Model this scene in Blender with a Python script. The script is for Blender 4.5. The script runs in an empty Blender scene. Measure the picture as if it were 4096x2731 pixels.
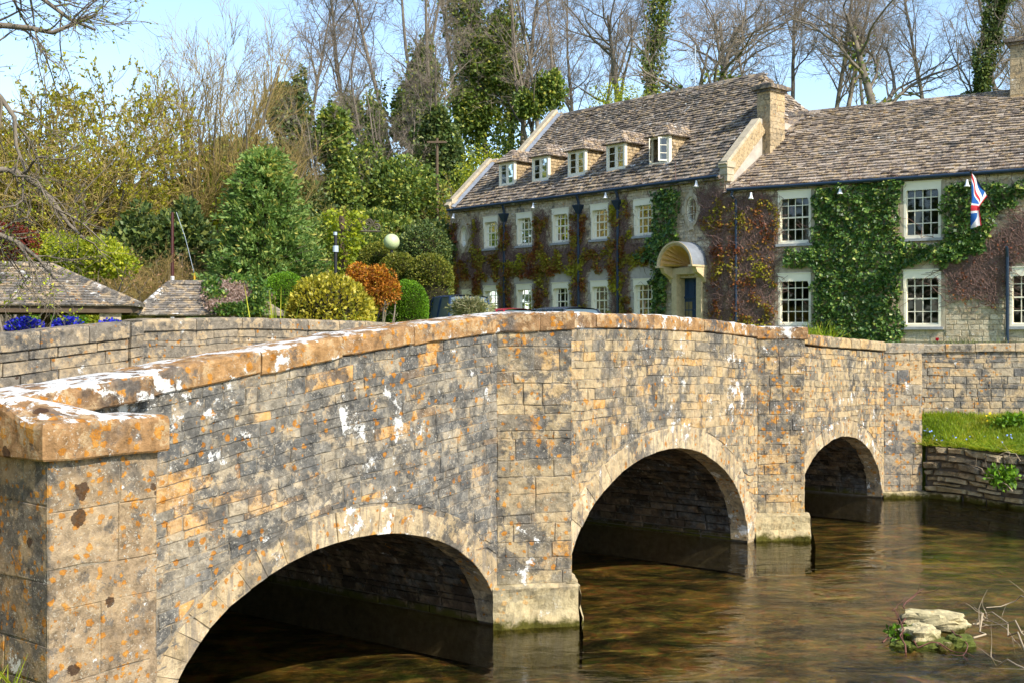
import bpy, math, random
import numpy as np
from mathutils import Vector, Matrix, noise as mnoise

R = math.radians
rng = random.Random(7)
sc = bpy.context.scene
COL = sc.collection

# ------------------------------------------------------------------ camera
cam_d = bpy.data.cameras.new('camera')
cam = bpy.data.objects.new('camera', cam_d)
COL.objects.link(cam)
cam.location = (0, 0, 2.8)
cam.rotation_euler = (R(90), 0, 0)
cam_d.sensor_width = 36
cam_d.lens = 40.56
cam_d.shift_y = -0.00935
cam_d.clip_end = 3000
sc.camera = cam

# ------------------------------------------------------------------ sky, sun, exposure
SUN_EL = R(40)
SX, SY = 0.68, -0.733
wd = bpy.data.worlds.new('World')
sc.world = wd
wd.use_nodes = True
wn = wd.node_tree
wn.nodes.clear()
sky = wn.nodes.new('ShaderNodeTexSky')
sky.sky_type = 'NISHITA'
sky.sun_disc = False
sky.sun_elevation = SUN_EL
sky.sun_rotation = math.atan2(SX, SY)
sky.air_density = 1.0
sky.dust_density = 0.6
sky.ozone_density = 1.6
bg = wn.nodes.new('ShaderNodeBackground')
bg.inputs['Strength'].default_value = 0.15
wo = wn.nodes.new('ShaderNodeOutputWorld')
wn.links.new(sky.outputs[0], bg.inputs['Color'])
wn.links.new(bg.outputs[0], wo.inputs['Surface'])
sun_d = bpy.data.lights.new('sun', 'SUN')
sun_d.energy = 3.5
sun_d.angle = R(0.6)
sun_d.color = (1.0, 0.93, 0.82)
sun = bpy.data.objects.new('sun', sun_d)
COL.objects.link(sun)
ce = math.cos(SUN_EL)
sun.rotation_euler = Vector((SX * ce, SY * ce, math.sin(SUN_EL))).to_track_quat('Z', 'Y').to_euler()
sc.view_settings.view_transform = 'Standard'
sc.view_settings.look = 'None'
sc.view_settings.gamma = 1.0
sc.view_settings.exposure = 0.95
sc.cycles.max_bounces = 8
sc.cycles.transparent_max_bounces = 16
sc.cycles.use_denoising = True
sc.cycles.use_adaptive_sampling = True
sc.cycles.adaptive_threshold = 0.02

# ------------------------------------------------------------------ helpers: meshes and objects
ORG = {}

def link(o, parent=None):
    COL.objects.link(o)
    if parent is not None:
        o.parent = parent
    return o

def tag(o, label=None, cat=None, group=None, kind=None):
    if label: o['label'] = label
    if cat: o['category'] = cat
    if group: o['group'] = group
    if kind: o['kind'] = kind
    return o

def thing(name, label, cat, loc=(0, 0, 0), group=None):
    o = bpy.data.objects.new(name, None)
    o.empty_display_size = 0.2
    o.location = loc
    link(o)
    ORG[o.name] = np.array(loc, float)
    return tag(o, label, cat, group)

def mesh(name, V, F, mat, tint=None, smooth=False):
    me = bpy.data.meshes.new(name)
    if isinstance(F, np.ndarray):
        n, k = F.shape
        me.vertices.add(len(V))
        me.vertices.foreach_set('co', np.ascontiguousarray(V, dtype=np.float32).ravel())
        me.loops.add(n * k)
        me.loops.foreach_set('vertex_index', np.ascontiguousarray(F, dtype=np.int32).ravel())
        me.polygons.add(n)
        me.polygons.foreach_set('loop_start', np.arange(0, n * k, k, dtype=np.int32))
        me.update(calc_edges=True)
    else:
        me.from_pydata([tuple(map(float, v)) for v in V], [], F)
        n = len(F)
    if mat: me.materials.append(mat)
    if tint is not None:
        a = me.attributes.new('tint', 'FLOAT', 'FACE')
        t = np.full(n, tint, np.float32) if np.isscalar(tint) else np.asarray(tint, np.float32)
        a.data.foreach_set('value', t)
    if smooth:
        me.polygons.foreach_set('use_smooth', np.ones(n, bool))
    return me

def obj(name, V, F, mat, parent=None, tint=None, smooth=False, local=False, kind=None):
    """V in world coordinates unless local; a child is stored relative to its thing's origin"""
    V = np.asarray(V, float)
    if parent is not None and not local:
        V = V - ORG[parent.name]
    o = bpy.data.objects.new(name, mesh(name, V, F, mat, tint, smooth))
    link(o, parent)
    ORG[o.name] = ORG[parent.name] if parent is not None else np.zeros(3)
    if kind: o['kind'] = kind
    return o

class MB:
    def __init__(s): s.V = []; s.F = []; s.T = []
    def add(s, V, F, t=0.5):
        b = len(s.V)
        s.V.extend(V)
        s.F.extend([tuple(i + b for i in f) for f in F])
        s.T.extend([t] * len(F))
        return s
    def box(s, p, ux, uy, uz, x0, x1, y0, y1, z0, z1, t=0.5):
        p, ux, uy, uz = map(np.asarray, (p, ux, uy, uz))
        V = [p + ux * x + uy * y + uz * z for z in (z0, z1) for y in (y0, y1) for x in (x0, x1)]
        return s.add(V, [(0, 2, 3, 1), (4, 5, 7, 6), (0, 1, 5, 4), (2, 6, 7, 3), (0, 4, 6, 2), (1, 3, 7, 5)], t)
    def tube(s, pts, rad, n=6, t=0.5, cap=True):
        V, F = tube(pts, rad, n, cap)
        return s.add(V, F, t)
    def build(s, name, mat, parent=None, smooth=False, kind=None):
        return obj(name, s.V, s.F, mat, parent, s.T, smooth, kind=kind)

def tube(pts, rad, n=6, cap=True):
    P = [np.asarray(p, float) for p in pts]
    if np.isscalar(rad): rad = [rad] * len(P)
    V = []; F = []
    for i, p in enumerate(P):
        d = P[min(i + 1, len(P) - 1)] - P[max(i - 1, 0)]
        d = d / (np.linalg.norm(d) + 1e-9)
        a = np.cross(d, (0, 0, 1.0)) if abs(d[2]) < 0.9 else np.cross(d, (1.0, 0, 0))
        a /= np.linalg.norm(a); b = np.cross(d, a)
        for k in range(n):
            q = 2 * math.pi * k / n
            V.append(p + rad[i] * (math.cos(q) * a + math.sin(q) * b))
    for i in range(len(P) - 1):
        for k in range(n):
            F.append((i * n + k, i * n + (k + 1) % n, (i + 1) * n + (k + 1) % n, (i + 1) * n + k))
    if cap:
        F.append(tuple(range(n - 1, -1, -1)))
        F.append(tuple((len(P) - 1) * n + k for k in range(n)))
    return V, F

def prism(poly, frame, out, back, bev, r=rng, rough=0.0):
    """a worked stone: outline poly in (s,z), sides back to 'back', chamfered face at 'out'"""
    n = len(poly)
    cs = sum(p[0] for p in poly) / n; cz = sum(p[1] for p in poly) / n
    V = []; F = []
    tl = [out + r.uniform(-rough, rough) for _ in range(n)]
    for (s, z) in poly: V.append(frame(s, z, back))
    for (s, z), o in zip(poly, tl): V.append(frame(s, z, o - bev))
    for (s, z), o in zip(poly, tl):
        ds, dz = cs - s, cz - z
        l = math.hypot(ds, dz) + 1e-6
        q = min(bev * 1.2, l * 0.3)
        V.append(frame(s + ds / l * q, z + dz / l * q, o))
    for i in range(n):
        j = (i + 1) % n
        F.append((i, j, n + j, n + i))
        F.append((n + i, n + j, 2 * n + j, 2 * n + i))
    F.append(tuple(range(2 * n, 3 * n)))
    return V, F

def emit(pieces, name, mat, parent, maxn=300, rest_name=None):
    """pieces: (V, F, tint, size). the largest maxn become objects, the rest one 'stuff' part"""
    pieces = sorted(pieces, key=lambda p: -p[3])
    for V, F, t, _ in pieces[:maxn]:
        obj(name, V, F, mat, parent, t)
    if len(pieces) > maxn:
        b = MB()
        for V, F, t, _ in pieces[maxn:]: b.add(V, F, t)
        b.build(rest_name or (name + 's'), mat, parent, kind='stuff')

CAMP = np.array((0, 0, 2.8))
def vsize(V, area):
    c = np.mean(np.asarray(V), axis=0)
    return area / max(1.0, (c[1]) ** 2)

# ------------------------------------------------------------------ helpers: materials
class G:
    def __init__(s, name):
        s.m = bpy.data.materials.new(name)
        s.m.use_nodes = True
        s.t = s.m.node_tree
        s.t.nodes.clear()
    def n(s, typ, out=0, props=None, **inp):
        nd = s.t.nodes.new('ShaderNode' + typ)
        for k, v in (props or {}).items(): setattr(nd, k, v)
        for k, v in inp.items():
            key = int(k[1:]) if k[0] == 'i' and k[1:].isdigit() else k.replace('_', ' ')
            s.set(nd.inputs[key], v)
        s.last = nd
        return nd.outputs[out]
    def set(s, sock, v):
        if isinstance(v, bpy.types.NodeSocket): s.t.links.new(v, sock)
        elif isinstance(v, (tuple, list)) and len(v) == 3 and sock.type == 'RGBA': sock.default_value = (*v, 1)
        else: sock.default_value = v
    def mix(s, f, a, b, blend='MIX'):
        return s.n('Mix', 2, {'data_type': 'RGBA', 'blend_type': blend}, i0=f, i6=a, i7=b)
    def math(s, op, a, b=0.0, clamp=False):
        return s.n('Math', 0, {'operation': op, 'use_clamp': clamp}, i0=a, i1=b)
    def ramp(s, f, stops, interp='LINEAR'):
        o = s.n('ValToRGB', 0, None, Fac=f)
        r = s.last.color_ramp
        r.interpolation = interp
        while len(r.elements) < len(stops): r.elements.new(0.5)
        for e, (p, c) in zip(r.elements, stops):
            e.position = p
            e.color = (*c, 1) if isinstance(c, (tuple, list)) else (c, c, c, 1)
        return o
    def pos(s): return s.n('NewGeometry', 0)
    def nz(s):
        nrm = s.n('NewGeometry', 1)
        return s.n('SeparateXYZ', 2, None, i0=nrm)
    def z(s): return s.n('SeparateXYZ', 2, None, i0=s.pos())
    def tint(s): return s.n('Attribute', 2, {'attribute_name': 'tint'})
    def objco(s): return s.n('TexCoord', 3)
    def map(s, v, sc_=(1, 1, 1), loc=(0, 0, 0), rot=(0, 0, 0)):
        return s.n('Mapping', 0, None, Vector=v, Scale=sc_, Location=loc, Rotation=rot)
    def noise(s, v, scale, detail=4.0, rough=0.6, dist=0.0, out=0):
        return s.n('TexNoise', out, None, Vector=v, Scale=scale, Detail=detail, Roughness=rough, Distortion=dist)
    def voro(s, v, scale, out=0, feature='F1', rnd=1.0):
        return s.n('TexVoronoi', out, {'feature': feature}, Vector=v, Scale=scale, Randomness=rnd)
    def warp(s, v, scale, amt):
        c = s.noise(v, scale, 3.0, 0.6, 0.0, 1)
        c = s.n('VectorMath', 0, {'operation': 'SUBTRACT'}, i0=c, i1=(0.5, 0.5, 0.5))
        c = s.n('VectorMath', 0, {'operation': 'SCALE'}, i0=c, Scale=amt)
        return s.n('VectorMath', 0, {'operation': 'ADD'}, i0=v, i1=c)
    def step(s, v, lo, hi):
        return s.n('MapRange', 0, {'interpolation_type': 'SMOOTHSTEP'}, Value=v, i1=lo, i2=hi, i3=0.0, i4=1.0)
    def bump(s, h, strength=0.5, dist=0.02):
        return s.n('Bump', 0, None, Strength=strength, Distance=dist, Height=h)
    def out(s, color=None, rough=0.9, spec=0.3, normal=None, shader=None, **kw):
        if shader is None:
            shader = s.n('BsdfPrincipled', 0, None, i0=color, Roughness=rough, i13=spec, **kw)
            if normal is not None: s.set(s.last.inputs['Normal'], normal)
        o = s.t.nodes.new('ShaderNodeOutputMaterial')
        s.t.links.new(shader, o.inputs['Surface'])
        return s.m

def plain(name, col, rough=0.7, spec=0.3, var=0.25, scale=8.0, metal=0.0, bump=0.0):
    g = G(name)
    p = g.objco()
    nz = g.noise(p, scale, 5.0, 0.65)
    v = g.ramp(nz, [(0.25, 1.0 - var), (0.75, 1.0 + var * 0.4)])
    c = g.mix(1.0, col, v, 'MULTIPLY')
    nrm = g.bump(g.noise(p, scale * 6, 3.0), bump, 0.01) if bump else None
    return g.out(c, rough, spec, nrm, Metallic=metal)

def stone_mat(name, stops, orange=0.5, white=0.4, grey=0.5, speck=0.5, top_white=0.0, algae=False, mottled=1.0, brown=0.0, pale=0.5, streak=False, osc=15.0, lime_on=True):
    """weathered limestone: block colour from tint, cream and grey-black crusts, orange / white / brown lichen, water-line algae"""
    g = G(name)
    p = g.pos()
    n1 = g.noise(p, 11.0, 6.0, 0.74)                       # shared fine relief noise
    nc = g.noise(p, 11.0, 6.0, 0.74, 0.0, 1)
    off = g.n('VectorMath', 0, {'operation': 'SUBTRACT'}, i0=nc, i1=(0.5, 0.5, 0.5))
    w = g.n('VectorMath', 0, {'operation': 'ADD'}, i0=p, i1=g.n('VectorMath', 0, {'operation': 'SCALE'}, i0=off, Scale=0.13))
    w2 = g.n('VectorMath', 0, {'operation': 'ADD'}, i0=p, i1=g.n('VectorMath', 0, {'operation': 'SCALE'}, i0=off, Scale=0.085))
    big = g.noise(p, 0.95, 4.0, 0.62, 0.4, 1)               # three slow masks in one
    bs = g.n('SeparateColor', 0, None, i0=big); bsn = g.last
    bR, bG, bB = bsn.outputs[0], bsn.outputs[1], bsn.outputs[2]
    med = g.noise(w, 5.5, 5.0, 0.70, 0.0, 1)
    ms = g.n('SeparateColor', 0, None, i0=med); msn = g.last
    mR, mG, mB = msn.outputs[0], msn.outputs[1], msn.outputs[2]
    c = g.ramp(g.tint(), stops, 'LINEAR')
    c = g.mix(1.0, c, g.ramp(n1, [(0.28, 0.38), (0.5, 1.0), (0.72, 1.5)]), 'MULTIPLY')
    # cream bloom
    pm = g.math('MULTIPLY', g.step(mR, 0.54 - 0.06 * pale, 0.60 - 0.05 * pale), 0.75 * mottled)
    c = g.mix(pm, c, g.mix(n1, (0.34, 0.22, 0.10), (0.56, 0.435, 0.265)))
    # grey-black crust in drifts
    lo = 0.60 - 0.24 * grey
    gm = g.math('MULTIPLY', g.step(bR, lo, lo + 0.10), g.step(mG, 0.44, 0.53))
    gm = g.math('MAXIMUM', gm, g.math('MULTIPLY', g.step(mG, 0.60 - 0.06 * grey, 0.66 - 0.06 * grey), 0.85))
    c = g.mix(g.math('MULTIPLY', gm, 0.82), c, g.ramp(n1, [(0.3, (0.030, 0.031, 0.032)), (0.55, (0.105, 0.103, 0.096)), (0.75, (0.26, 0.245, 0.21))]))
    if streak:
        sv = g.noise(g.map(p, (9.0, 9.0, 0.9)), 1.6, 4.0, 0.6)
        c = g.mix(g.math('MULTIPLY', g.step(sv, 0.52, 0.64), 0.6), c, (0.165, 0.145, 0.12))
    # pale speckle
    vs = g.voro(w, 40.0)
    sm = g.math('MULTIPLY', g.math('LESS_THAN', vs, 0.27), g.step(mB, 0.62 - 0.22 * speck, 0.68 - 0.18 * speck))
    c = g.mix(g.math('MULTIPLY', sm, 0.55), c, (0.52, 0.47, 0.37))
    # orange lichen: discs and ragged films
    vo = g.n('TexVoronoi', 0, {'feature': 'F1'}, Vector=w2, Scale=osc); von = g.last
    rad = g.n('SeparateColor', 0, None, i0=von.outputs[1])
    om = g.math('LESS_THAN', vo, g.math('MULTIPLY', g.math('SUBTRACT', rad, 0.42 - 0.18 * orange), 0.60))
    om = g.math('MULTIPLY', om, g.step(bG, 0.60 - 0.26 * orange, 0.66 - 0.24 * orange))
    fil = g.math('MULTIPLY', g.step(mR, 0.645 - 0.05 * orange, 0.67 - 0.05 * orange), g.step(bG, 0.58 - 0.20 * orange, 0.66 - 0.18 * orange))
    om = g.math('MAXIMUM', om, fil)
    c = g.mix(g.math('MULTIPLY', om, 0.88), c, g.ramp(n1, [(0.3, (0.20, 0.075, 0.012)), (0.5, (0.42, 0.165, 0.018)), (0.72, (0.60, 0.31, 0.06))]))
    if brown:
        bc = g.n('SeparateColor', 1, None, i0=g.voro(w2, 5.0, 1))
        bm = g.math('LESS_THAN', g.voro(w2, 5.0), g.math('MULTIPLY', g.math('SUBTRACT', bc, 1.0 - brown), 0.5))
        c = g.mix(g.math('MULTIPLY', bm, 0.85), c, (0.045, 0.022, 0.012))
    # white lichen crusts
    thr = 0.74 - 0.11 * white
    wv = g.math('ADD', g.math('MULTIPLY', mB, 0.62), g.math('MULTIPLY', bB, 0.38))
    wv = g.math('ADD', wv, g.math('MULTIPLY', g.math('SUBTRACT', n1, 0.5), 0.22))
    if top_white:
        wv = g.math('ADD', wv, g.math('MULTIPLY', g.step(g.nz(), 0.25, 0.75), top_white))
    wm = g.step(wv, thr - 0.10, thr - 0.075)
    c = g.mix(g.math('MULTIPLY', wm, 0.92), c, g.ramp(n1, [(0.3, (0.50, 0.485, 0.44)), (0.6, (0.78, 0.77, 0.72))]))
    if algae:
        zz = g.math('ADD', g.z(), g.math('MULTIPLY', g.math('SUBTRACT', mR, 0.5), 0.30))
        lime = 0.0 if not lime_on else g.math('SUBTRACT', 1.0, g.step(zz, 0.2, 0.6))
        c = g.mix(g.math('MULTIPLY', lime, 0.5), c, g.mix(n1, (0.30, 0.23, 0.10), (0.62, 0.52, 0.28)))
        al = g.math('SUBTRACT', 1.0, g.step(zz, 0.03, 0.11))
        c = g.mix(al, c, g.mix(n1, (0.015, 0.022, 0.004), (0.12, 0.10, 0.014)))
    h = g.math('ADD', n1, g.math('MULTIPLY', g.math('ADD', wm, om), 0.10))
    return g.out(c, 0.93, 0.15, g.bump(h, 0.8, 0.035))

TAN = [(0.0, (0.19, 0.165, 0.125)), (0.25, (0.28, 0.225, 0.14)), (0.5, (0.36, 0.275, 0.155)), (0.75, (0.43, 0.33, 0.19)), (0.95, (0.47, 0.29, 0.11)), (1.0, (0.50, 0.27, 0.085))]
GREYTAN = [(0.0, (0.13, 0.13, 0.12)), (0.3, (0.20, 0.185, 0.155)), (0.6, (0.28, 0.24, 0.175)), (0.88, (0.38, 0.31, 0.21)), (1.0, (0.50, 0.28, 0.10))]
M_foot = stone_mat('water_worn_footing', [(0, (0.26, 0.21, 0.13)), (1, (0.44, 0.36, 0.22))], orange=0.3, white=0.3, grey=0.55, speck=0.5, algae=True, pale=.2)
M_wall1 = stone_mat('weathered_grey_limestone', GREYTAN, orange=0.50, white=0.46, grey=1.0, speck=0.9, mottled=.75, pale=.3)
M_wall2 = stone_mat('limestone', TAN, orange=0.55, white=0.42, grey=0.70, speck=0.8)
M_wall3 = stone_mat('warm_limestone', TAN, orange=0.45, white=0.28, grey=0.48, speck=0.5)
M_wall4 = stone_mat('grey_block_limestone', [(0, (0.13, 0.125, 0.115)), (0.5, (0.29, 0.25, 0.185)), (1.0, (0.46, 0.34, 0.19))], orange=0.75, white=0.2, grey=0.30, speck=0.4)
M_pier = stone_mat('lichened_pier_limestone', TAN, orange=0.80, white=0.38, grey=0.95, speck=0.9, algae=True, mottled=.8, pale=.35)
M_pier0 = stone_mat('rough_pier_limestone', [(0, (0.20, 0.145, 0.09)), (0.5, (0.29, 0.205, 0.12)), (1, (0.36, 0.27, 0.17))], orange=1.0, white=0.55, grey=0.72, speck=0.9, brown=0.6, osc=20.0, mottled=.45)
M_vous = stone_mat('pale_arch_limestone', [(0, (0.35, 0.265, 0.15)), (0.6, (0.46, 0.355, 0.21)), (1, (0.54, 0.43, 0.27))], orange=0.65, white=0.52, grey=0.34, speck=0.4, mottled=0.7, streak=True)
M_cope = stone_mat('lichened_coping_limestone', [(0, (0.19, 0.12, 0.065)), (0.5, (0.29, 0.165, 0.075)), (1, (0.38, 0.215, 0.085))], orange=1.05, white=0.66, grey=0.35, speck=0.6, top_white=0.075, brown=0.5)
M_cope3 = stone_mat('plain_coping_limestone', TAN, orange=0.55, white=0.25, grey=0.25, speck=0.3)
M_far = stone_mat('far_parapet_limestone', [(0, (0.16, 0.14, 0.11)), (0.5, (0.24, 0.20, 0.145)), (1, (0.33, 0.26, 0.17))], orange=0.45, white=0.3, grey=0.35, speck=0.6, brown=0.25)
M_mortar = plain('lime_mortar', (0.17, 0.145, 0.11), 0.95, 0.1, 0.5, 12.0, bump=0.5)
M_joint = stone_mat('weathered_joints', [(0, (0.22, 0.185, 0.13)), (1, (0.30, 0.25, 0.18))], orange=0.6, white=0.4, grey=0.6, speck=0.7)
M_barrel = stone_mat('shade_dark_vault_limestone', [(0, (0.025, 0.019, 0.013)), (0.5, (0.065, 0.046, 0.03)), (1, (0.11, 0.075, 0.048))], orange=0.0, white=0.0, grey=0.5, speck=0.1, algae=True, mottled=.25, lime_on=False)  # stone darkened so its colour carries the shade inside the arches
M_dry = stone_mat('dry_laid_mossy_stone', [(0, (0.14, 0.115, 0.07)), (0.5, (0.29, 0.235, 0.145)), (1, (0.45, 0.36, 0.22))], orange=0.1, white=0.32, grey=0.45, speck=0.5, algae=True)
def smooth(a, b, x):
    t = min(1, max(0, (x - a) / (b - a)))
    return t * t * (3 - 2 * t)
# ------------------------------------------------------------------ bridge frame: S along the wall, N outward to the river, z up (water = 0)
D2 = np.array((0.6, 0.8)); N2 = np.array((0.8, -0.6)); A1 = np.array((-0.147, 10.95))
def W(S, N, z):
    p = A1 + S * D2 + N * N2
    return np.array((p[0], p[1], z))
def toSN(x, y):
    q = np.array((x, y)) - A1
    return q @ D2, q @ N2
CT = np.array([(-9, 1.95), (-6, 2.28), (-4.6, 2.45), (-3.79, 2.543), (-2.2, 2.755), (-0.9, 2.89), (0, 2.965), (0.55, 3.0), (1.25, 3.005), (2.96, 3.0), (4.0, 2.975), (4.9, 2.935),
               (5.77, 2.88), (6.55, 2.825), (6.6, 2.80), (8.5, 2.72), (10.75, 2.63), (11.6, 2.60), (14, 2.59)])
def ctop(S): return float(np.interp(S, CT[:, 0], CT[:, 1]))
CTH = 0.175
ARCH = [(-1.86, 1.88, 1.12, 0.25), (3.30, 2.17, 1.42, 0.27), (8.80, 1.85, 1.17, 0.25)]   # centre, half span, rise, ring depth
def ell(S, c, a, b):
    u = (S - c) / a
    return b * math.sqrt(1 - u * u) if abs(u) < 1 else -9
def zext(S): return max(ell(S, c, a + t, b + t) for c, a, b, t in ARCH)
def zint(S): return max(ell(S, c, a, b) for c, a, b, t in ARCH)

bridge = thing('stone_bridge', 'old humped stone bridge with three arches crossing the shallow river', 'bridge', tuple(W(3, 0, 0)))

def courses(sA, sB, ztop, zlow, frame, hr, wr, gap=0.012, proud=(-0.001, 0.008), r=rng, tfun=None, zmin=-0.3, bev=0.005, rough=0.004, big=0.0):
    out = []
    dep = 0.0
    while True:
        h = r.uniform(*hr) * r.choice((.75, 1, 1, 1.2))
        wb = lambda q, dd: .022 * mnoise.noise((q * 1.1, dd * 2.7, sA)) + .010 * mnoise.noise((q * 3.7, dd * 5, sA))
        if max(ztop(sA), ztop(sB), ztop((sA + sB) / 2)) - dep < zmin + 0.03: break
        s = sA
        first = True
        while s < sB - 0.02:
            w = r.uniform(*wr)
            k_ = r.random(); w *= 1.55 if k_ < .14 else (.6 if k_ > .85 else 1)
            if first: w *= r.uniform(0.4, 1.0); first = False
            e = min(s + w, sB)
            if sB - e < wr[0] * 0.5: e = sB
            g = gap / 2 * r.uniform(0.7, 1.6)
            s0, s1 = s + g, e - g
            sm = (s0 + s1) / 2
            if s1 - s0 > 0.03:
                j = lambda: r.uniform(-0.006, 0.006)
                t0, t1 = ztop(s0) - dep - g + j() + (wb(s0, dep) if dep else 0), ztop(s1) - dep - g + j() + (wb(s1, dep) if dep else 0)
                b0, bm, b1 = [max(ztop(q) - dep - h + g + j() + wb(q, dep + h), zlow(q) + 0.012, zmin) for q in (s0, sm, s1)]
                tm = (t0 + t1) / 2
                if max(t0 - b0, t1 - b1, tm - bm) > 0.035:
                    b0 = min(b0, t0 - 0.012); b1 = min(b1, t1 - 0.012); bm = min(bm, tm - 0.012)
                    poly = [(s0 + j(), b0), (sm, bm), (s1 + j(), b1), (s1 + j(), t1), (s0 + j(), t0)]
                    V, F = prism(poly, frame, r.uniform(*proud), -0.05, bev, r, rough)
                    t = r.random() if tfun is None else tfun(sm, (tm + bm) / 2, r)
                    out.append((V, F, min(1, max(0, t)), vsize(V, (s1 - s0) * (tm - bm))))
            s = e
        dep += h
    return out

def sheet(fs, lo, hi, frame, o):
    V = []; F = []
    for s in fs:
        V.append(frame(s, lo(s), o)); V.append(frame(s, hi(s), o))
    for i in range(len(fs) - 1):
        F.append((2 * i, 2 * i + 2, 2 * i + 3, 2 * i + 1))
    return V, F

fr0 = lambda s, z, o: W(s, o, z)
zc = lambda s: ctop(s) - CTH
def t_grey(s, z, r):
    n = mnoise.noise((s * 0.55, z * 1.3, 3.1))
    v = 0.45 + 0.45 * n + r.uniform(-0.3, 0.3)
    if r.random() < 0.05: v = 1.0
    # a repaired band of warm stones low in the near spandrel
    if -3.9 < s < -2.1 and 1.35 < z < 1.75 - 0.1 * (s + 3): v = r.choice((0.88, 0.97, 1.0, 0.5))
    return v
walls = [(-4.25, 0.02, M_wall1, (0.068, 0.115), (0.13, 0.34), t_grey), (1.08, 5.765, M_wall2, (0.075, 0.13), (0.13, 0.32), None), (6.565, 10.75, M_wall3, (0.075, 0.13), (0.12, 0.30), None)]
core = MB()
allst = []
for sA, sB, mt, hr, wr, tf in walls:
    fs = np.linspace(sA - 0.3, sB + 0.3, 220)
    core.add(*sheet(fs, lambda s: max(zint(s) if zint(s) > -1 else -0.6, -0.6), zc, fr0, -0.004))
    st = courses(sA, sB, zc, zext, fr0, hr, wr, gap=0.005 if mt is M_wall1 else 0.007, tfun=tf, zmin=-0.3)
    for p in st: allst.append(p + (mt,))
# inner parapet face, end of wall to the left, far outer face
fs = np.linspace(-9, 12, 60)
core.add(*sheet(fs, lambda s: ctop(s) - 1.0, zc, fr0, -0.40))
core.add(*sheet(np.linspace(-9, -4.2, 12), lambda s: -0.6, zc, fr0, -0.022))
core.add(*sheet(np.linspace(-9, 12, 220), lambda s: zint(s) if zint(s) > -1 else -0.6, lambda s: ctop(s) - 0.1, fr0, -6.42))
core.build('wall_core', M_joint, bridge)
allst.sort(key=lambda p: -p[3])
for V, F, t, a, mt in allst[:300]: obj('stone', V, F, mt, bridge, t)
for mt in (M_wall1, M_wall2, M_wall3):
    b = MB()
    for V, F, t, a, m2 in allst[300:]:
        if m2 is mt: b.add(V, F, t)
    if b.V: b.build('small_stones', mt, bridge, kind='stuff')

# arch rings (voussoirs) and vaults
for c, a, b, t in ARCH:
    q = 0.02
    while q < math.pi - 0.02:
        dq = rng.uniform(0.085, 0.15) * (1.9 / a)
        e = min(q + dq, math.pi - 0.02)
        g = 0.0009
        tt = t * rng.uniform(0.82, 1.08)
        P = lambda w, k: (c - (a + k) * math.cos(w), (b + k) * math.sin(w))
        poly = [P(q + g, 0.0), P(e - g, 0.0), P(e - g, tt), P(q + g, tt)]
        poly = [(s + rng.uniform(-.006, .006), z + rng.uniform(-.006, .006)) for s, z in poly]
        V, F = prism(poly, fr0, rng.uniform(0.002, 0.010), -0.25, 0.004, rng, 0.003)
        obj('voussoir', V, F, M_vous, bridge, rng.random())
        q = e
    vb = MB(); nb = 40
    Vv = [W(c - (a + 0.03) * math.cos(math.pi * i / nb), nn, (b + 0.03) * math.sin(math.pi * i / nb) - (0.42 if i in (0, nb) else 0)) for i in range(nb + 1) for nn in (-0.02, -6.42)]
    vb.add(Vv, [(2 * i, 2 * i + 1, 2 * i + 3, 2 * i + 2) for i in range(nb)])
    vb.build('vault', M_mortar, bridge)
    # vault stones
    vs = MB(); k = 0
    q = 0.0
    while q < math.pi - 0.03:
        dq = rng.uniform(0.05, 0.10) * (1.9 / a)
        e = min(q + dq, math.pi)
        y = -0.22 if k % 2 else -0.24
        while y > -6.3:
            l = rng.uniform(0.2, 0.5)
            y1 = max(y - l, -6.35)
            def fb(s, z, o, c=c, a=a, b=b):
                return W(c - (a - o) * math.cos(s), z, (b - o) * math.sin(s))
            V, F = prism([(q + .006, y1 + .008), (e - .006, y1 + .008), (e - .006, y - .008), (q + .006, y - .008)], fb, rng.uniform(-0.012, 0.014), -0.03, 0.01, rng, 0.006)
            vs.add(V, F, rng.random())
            y = y1
        q = e; k += 1
    vs.build('vault_stones', M_barrel, bridge, kind='stuff')

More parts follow.
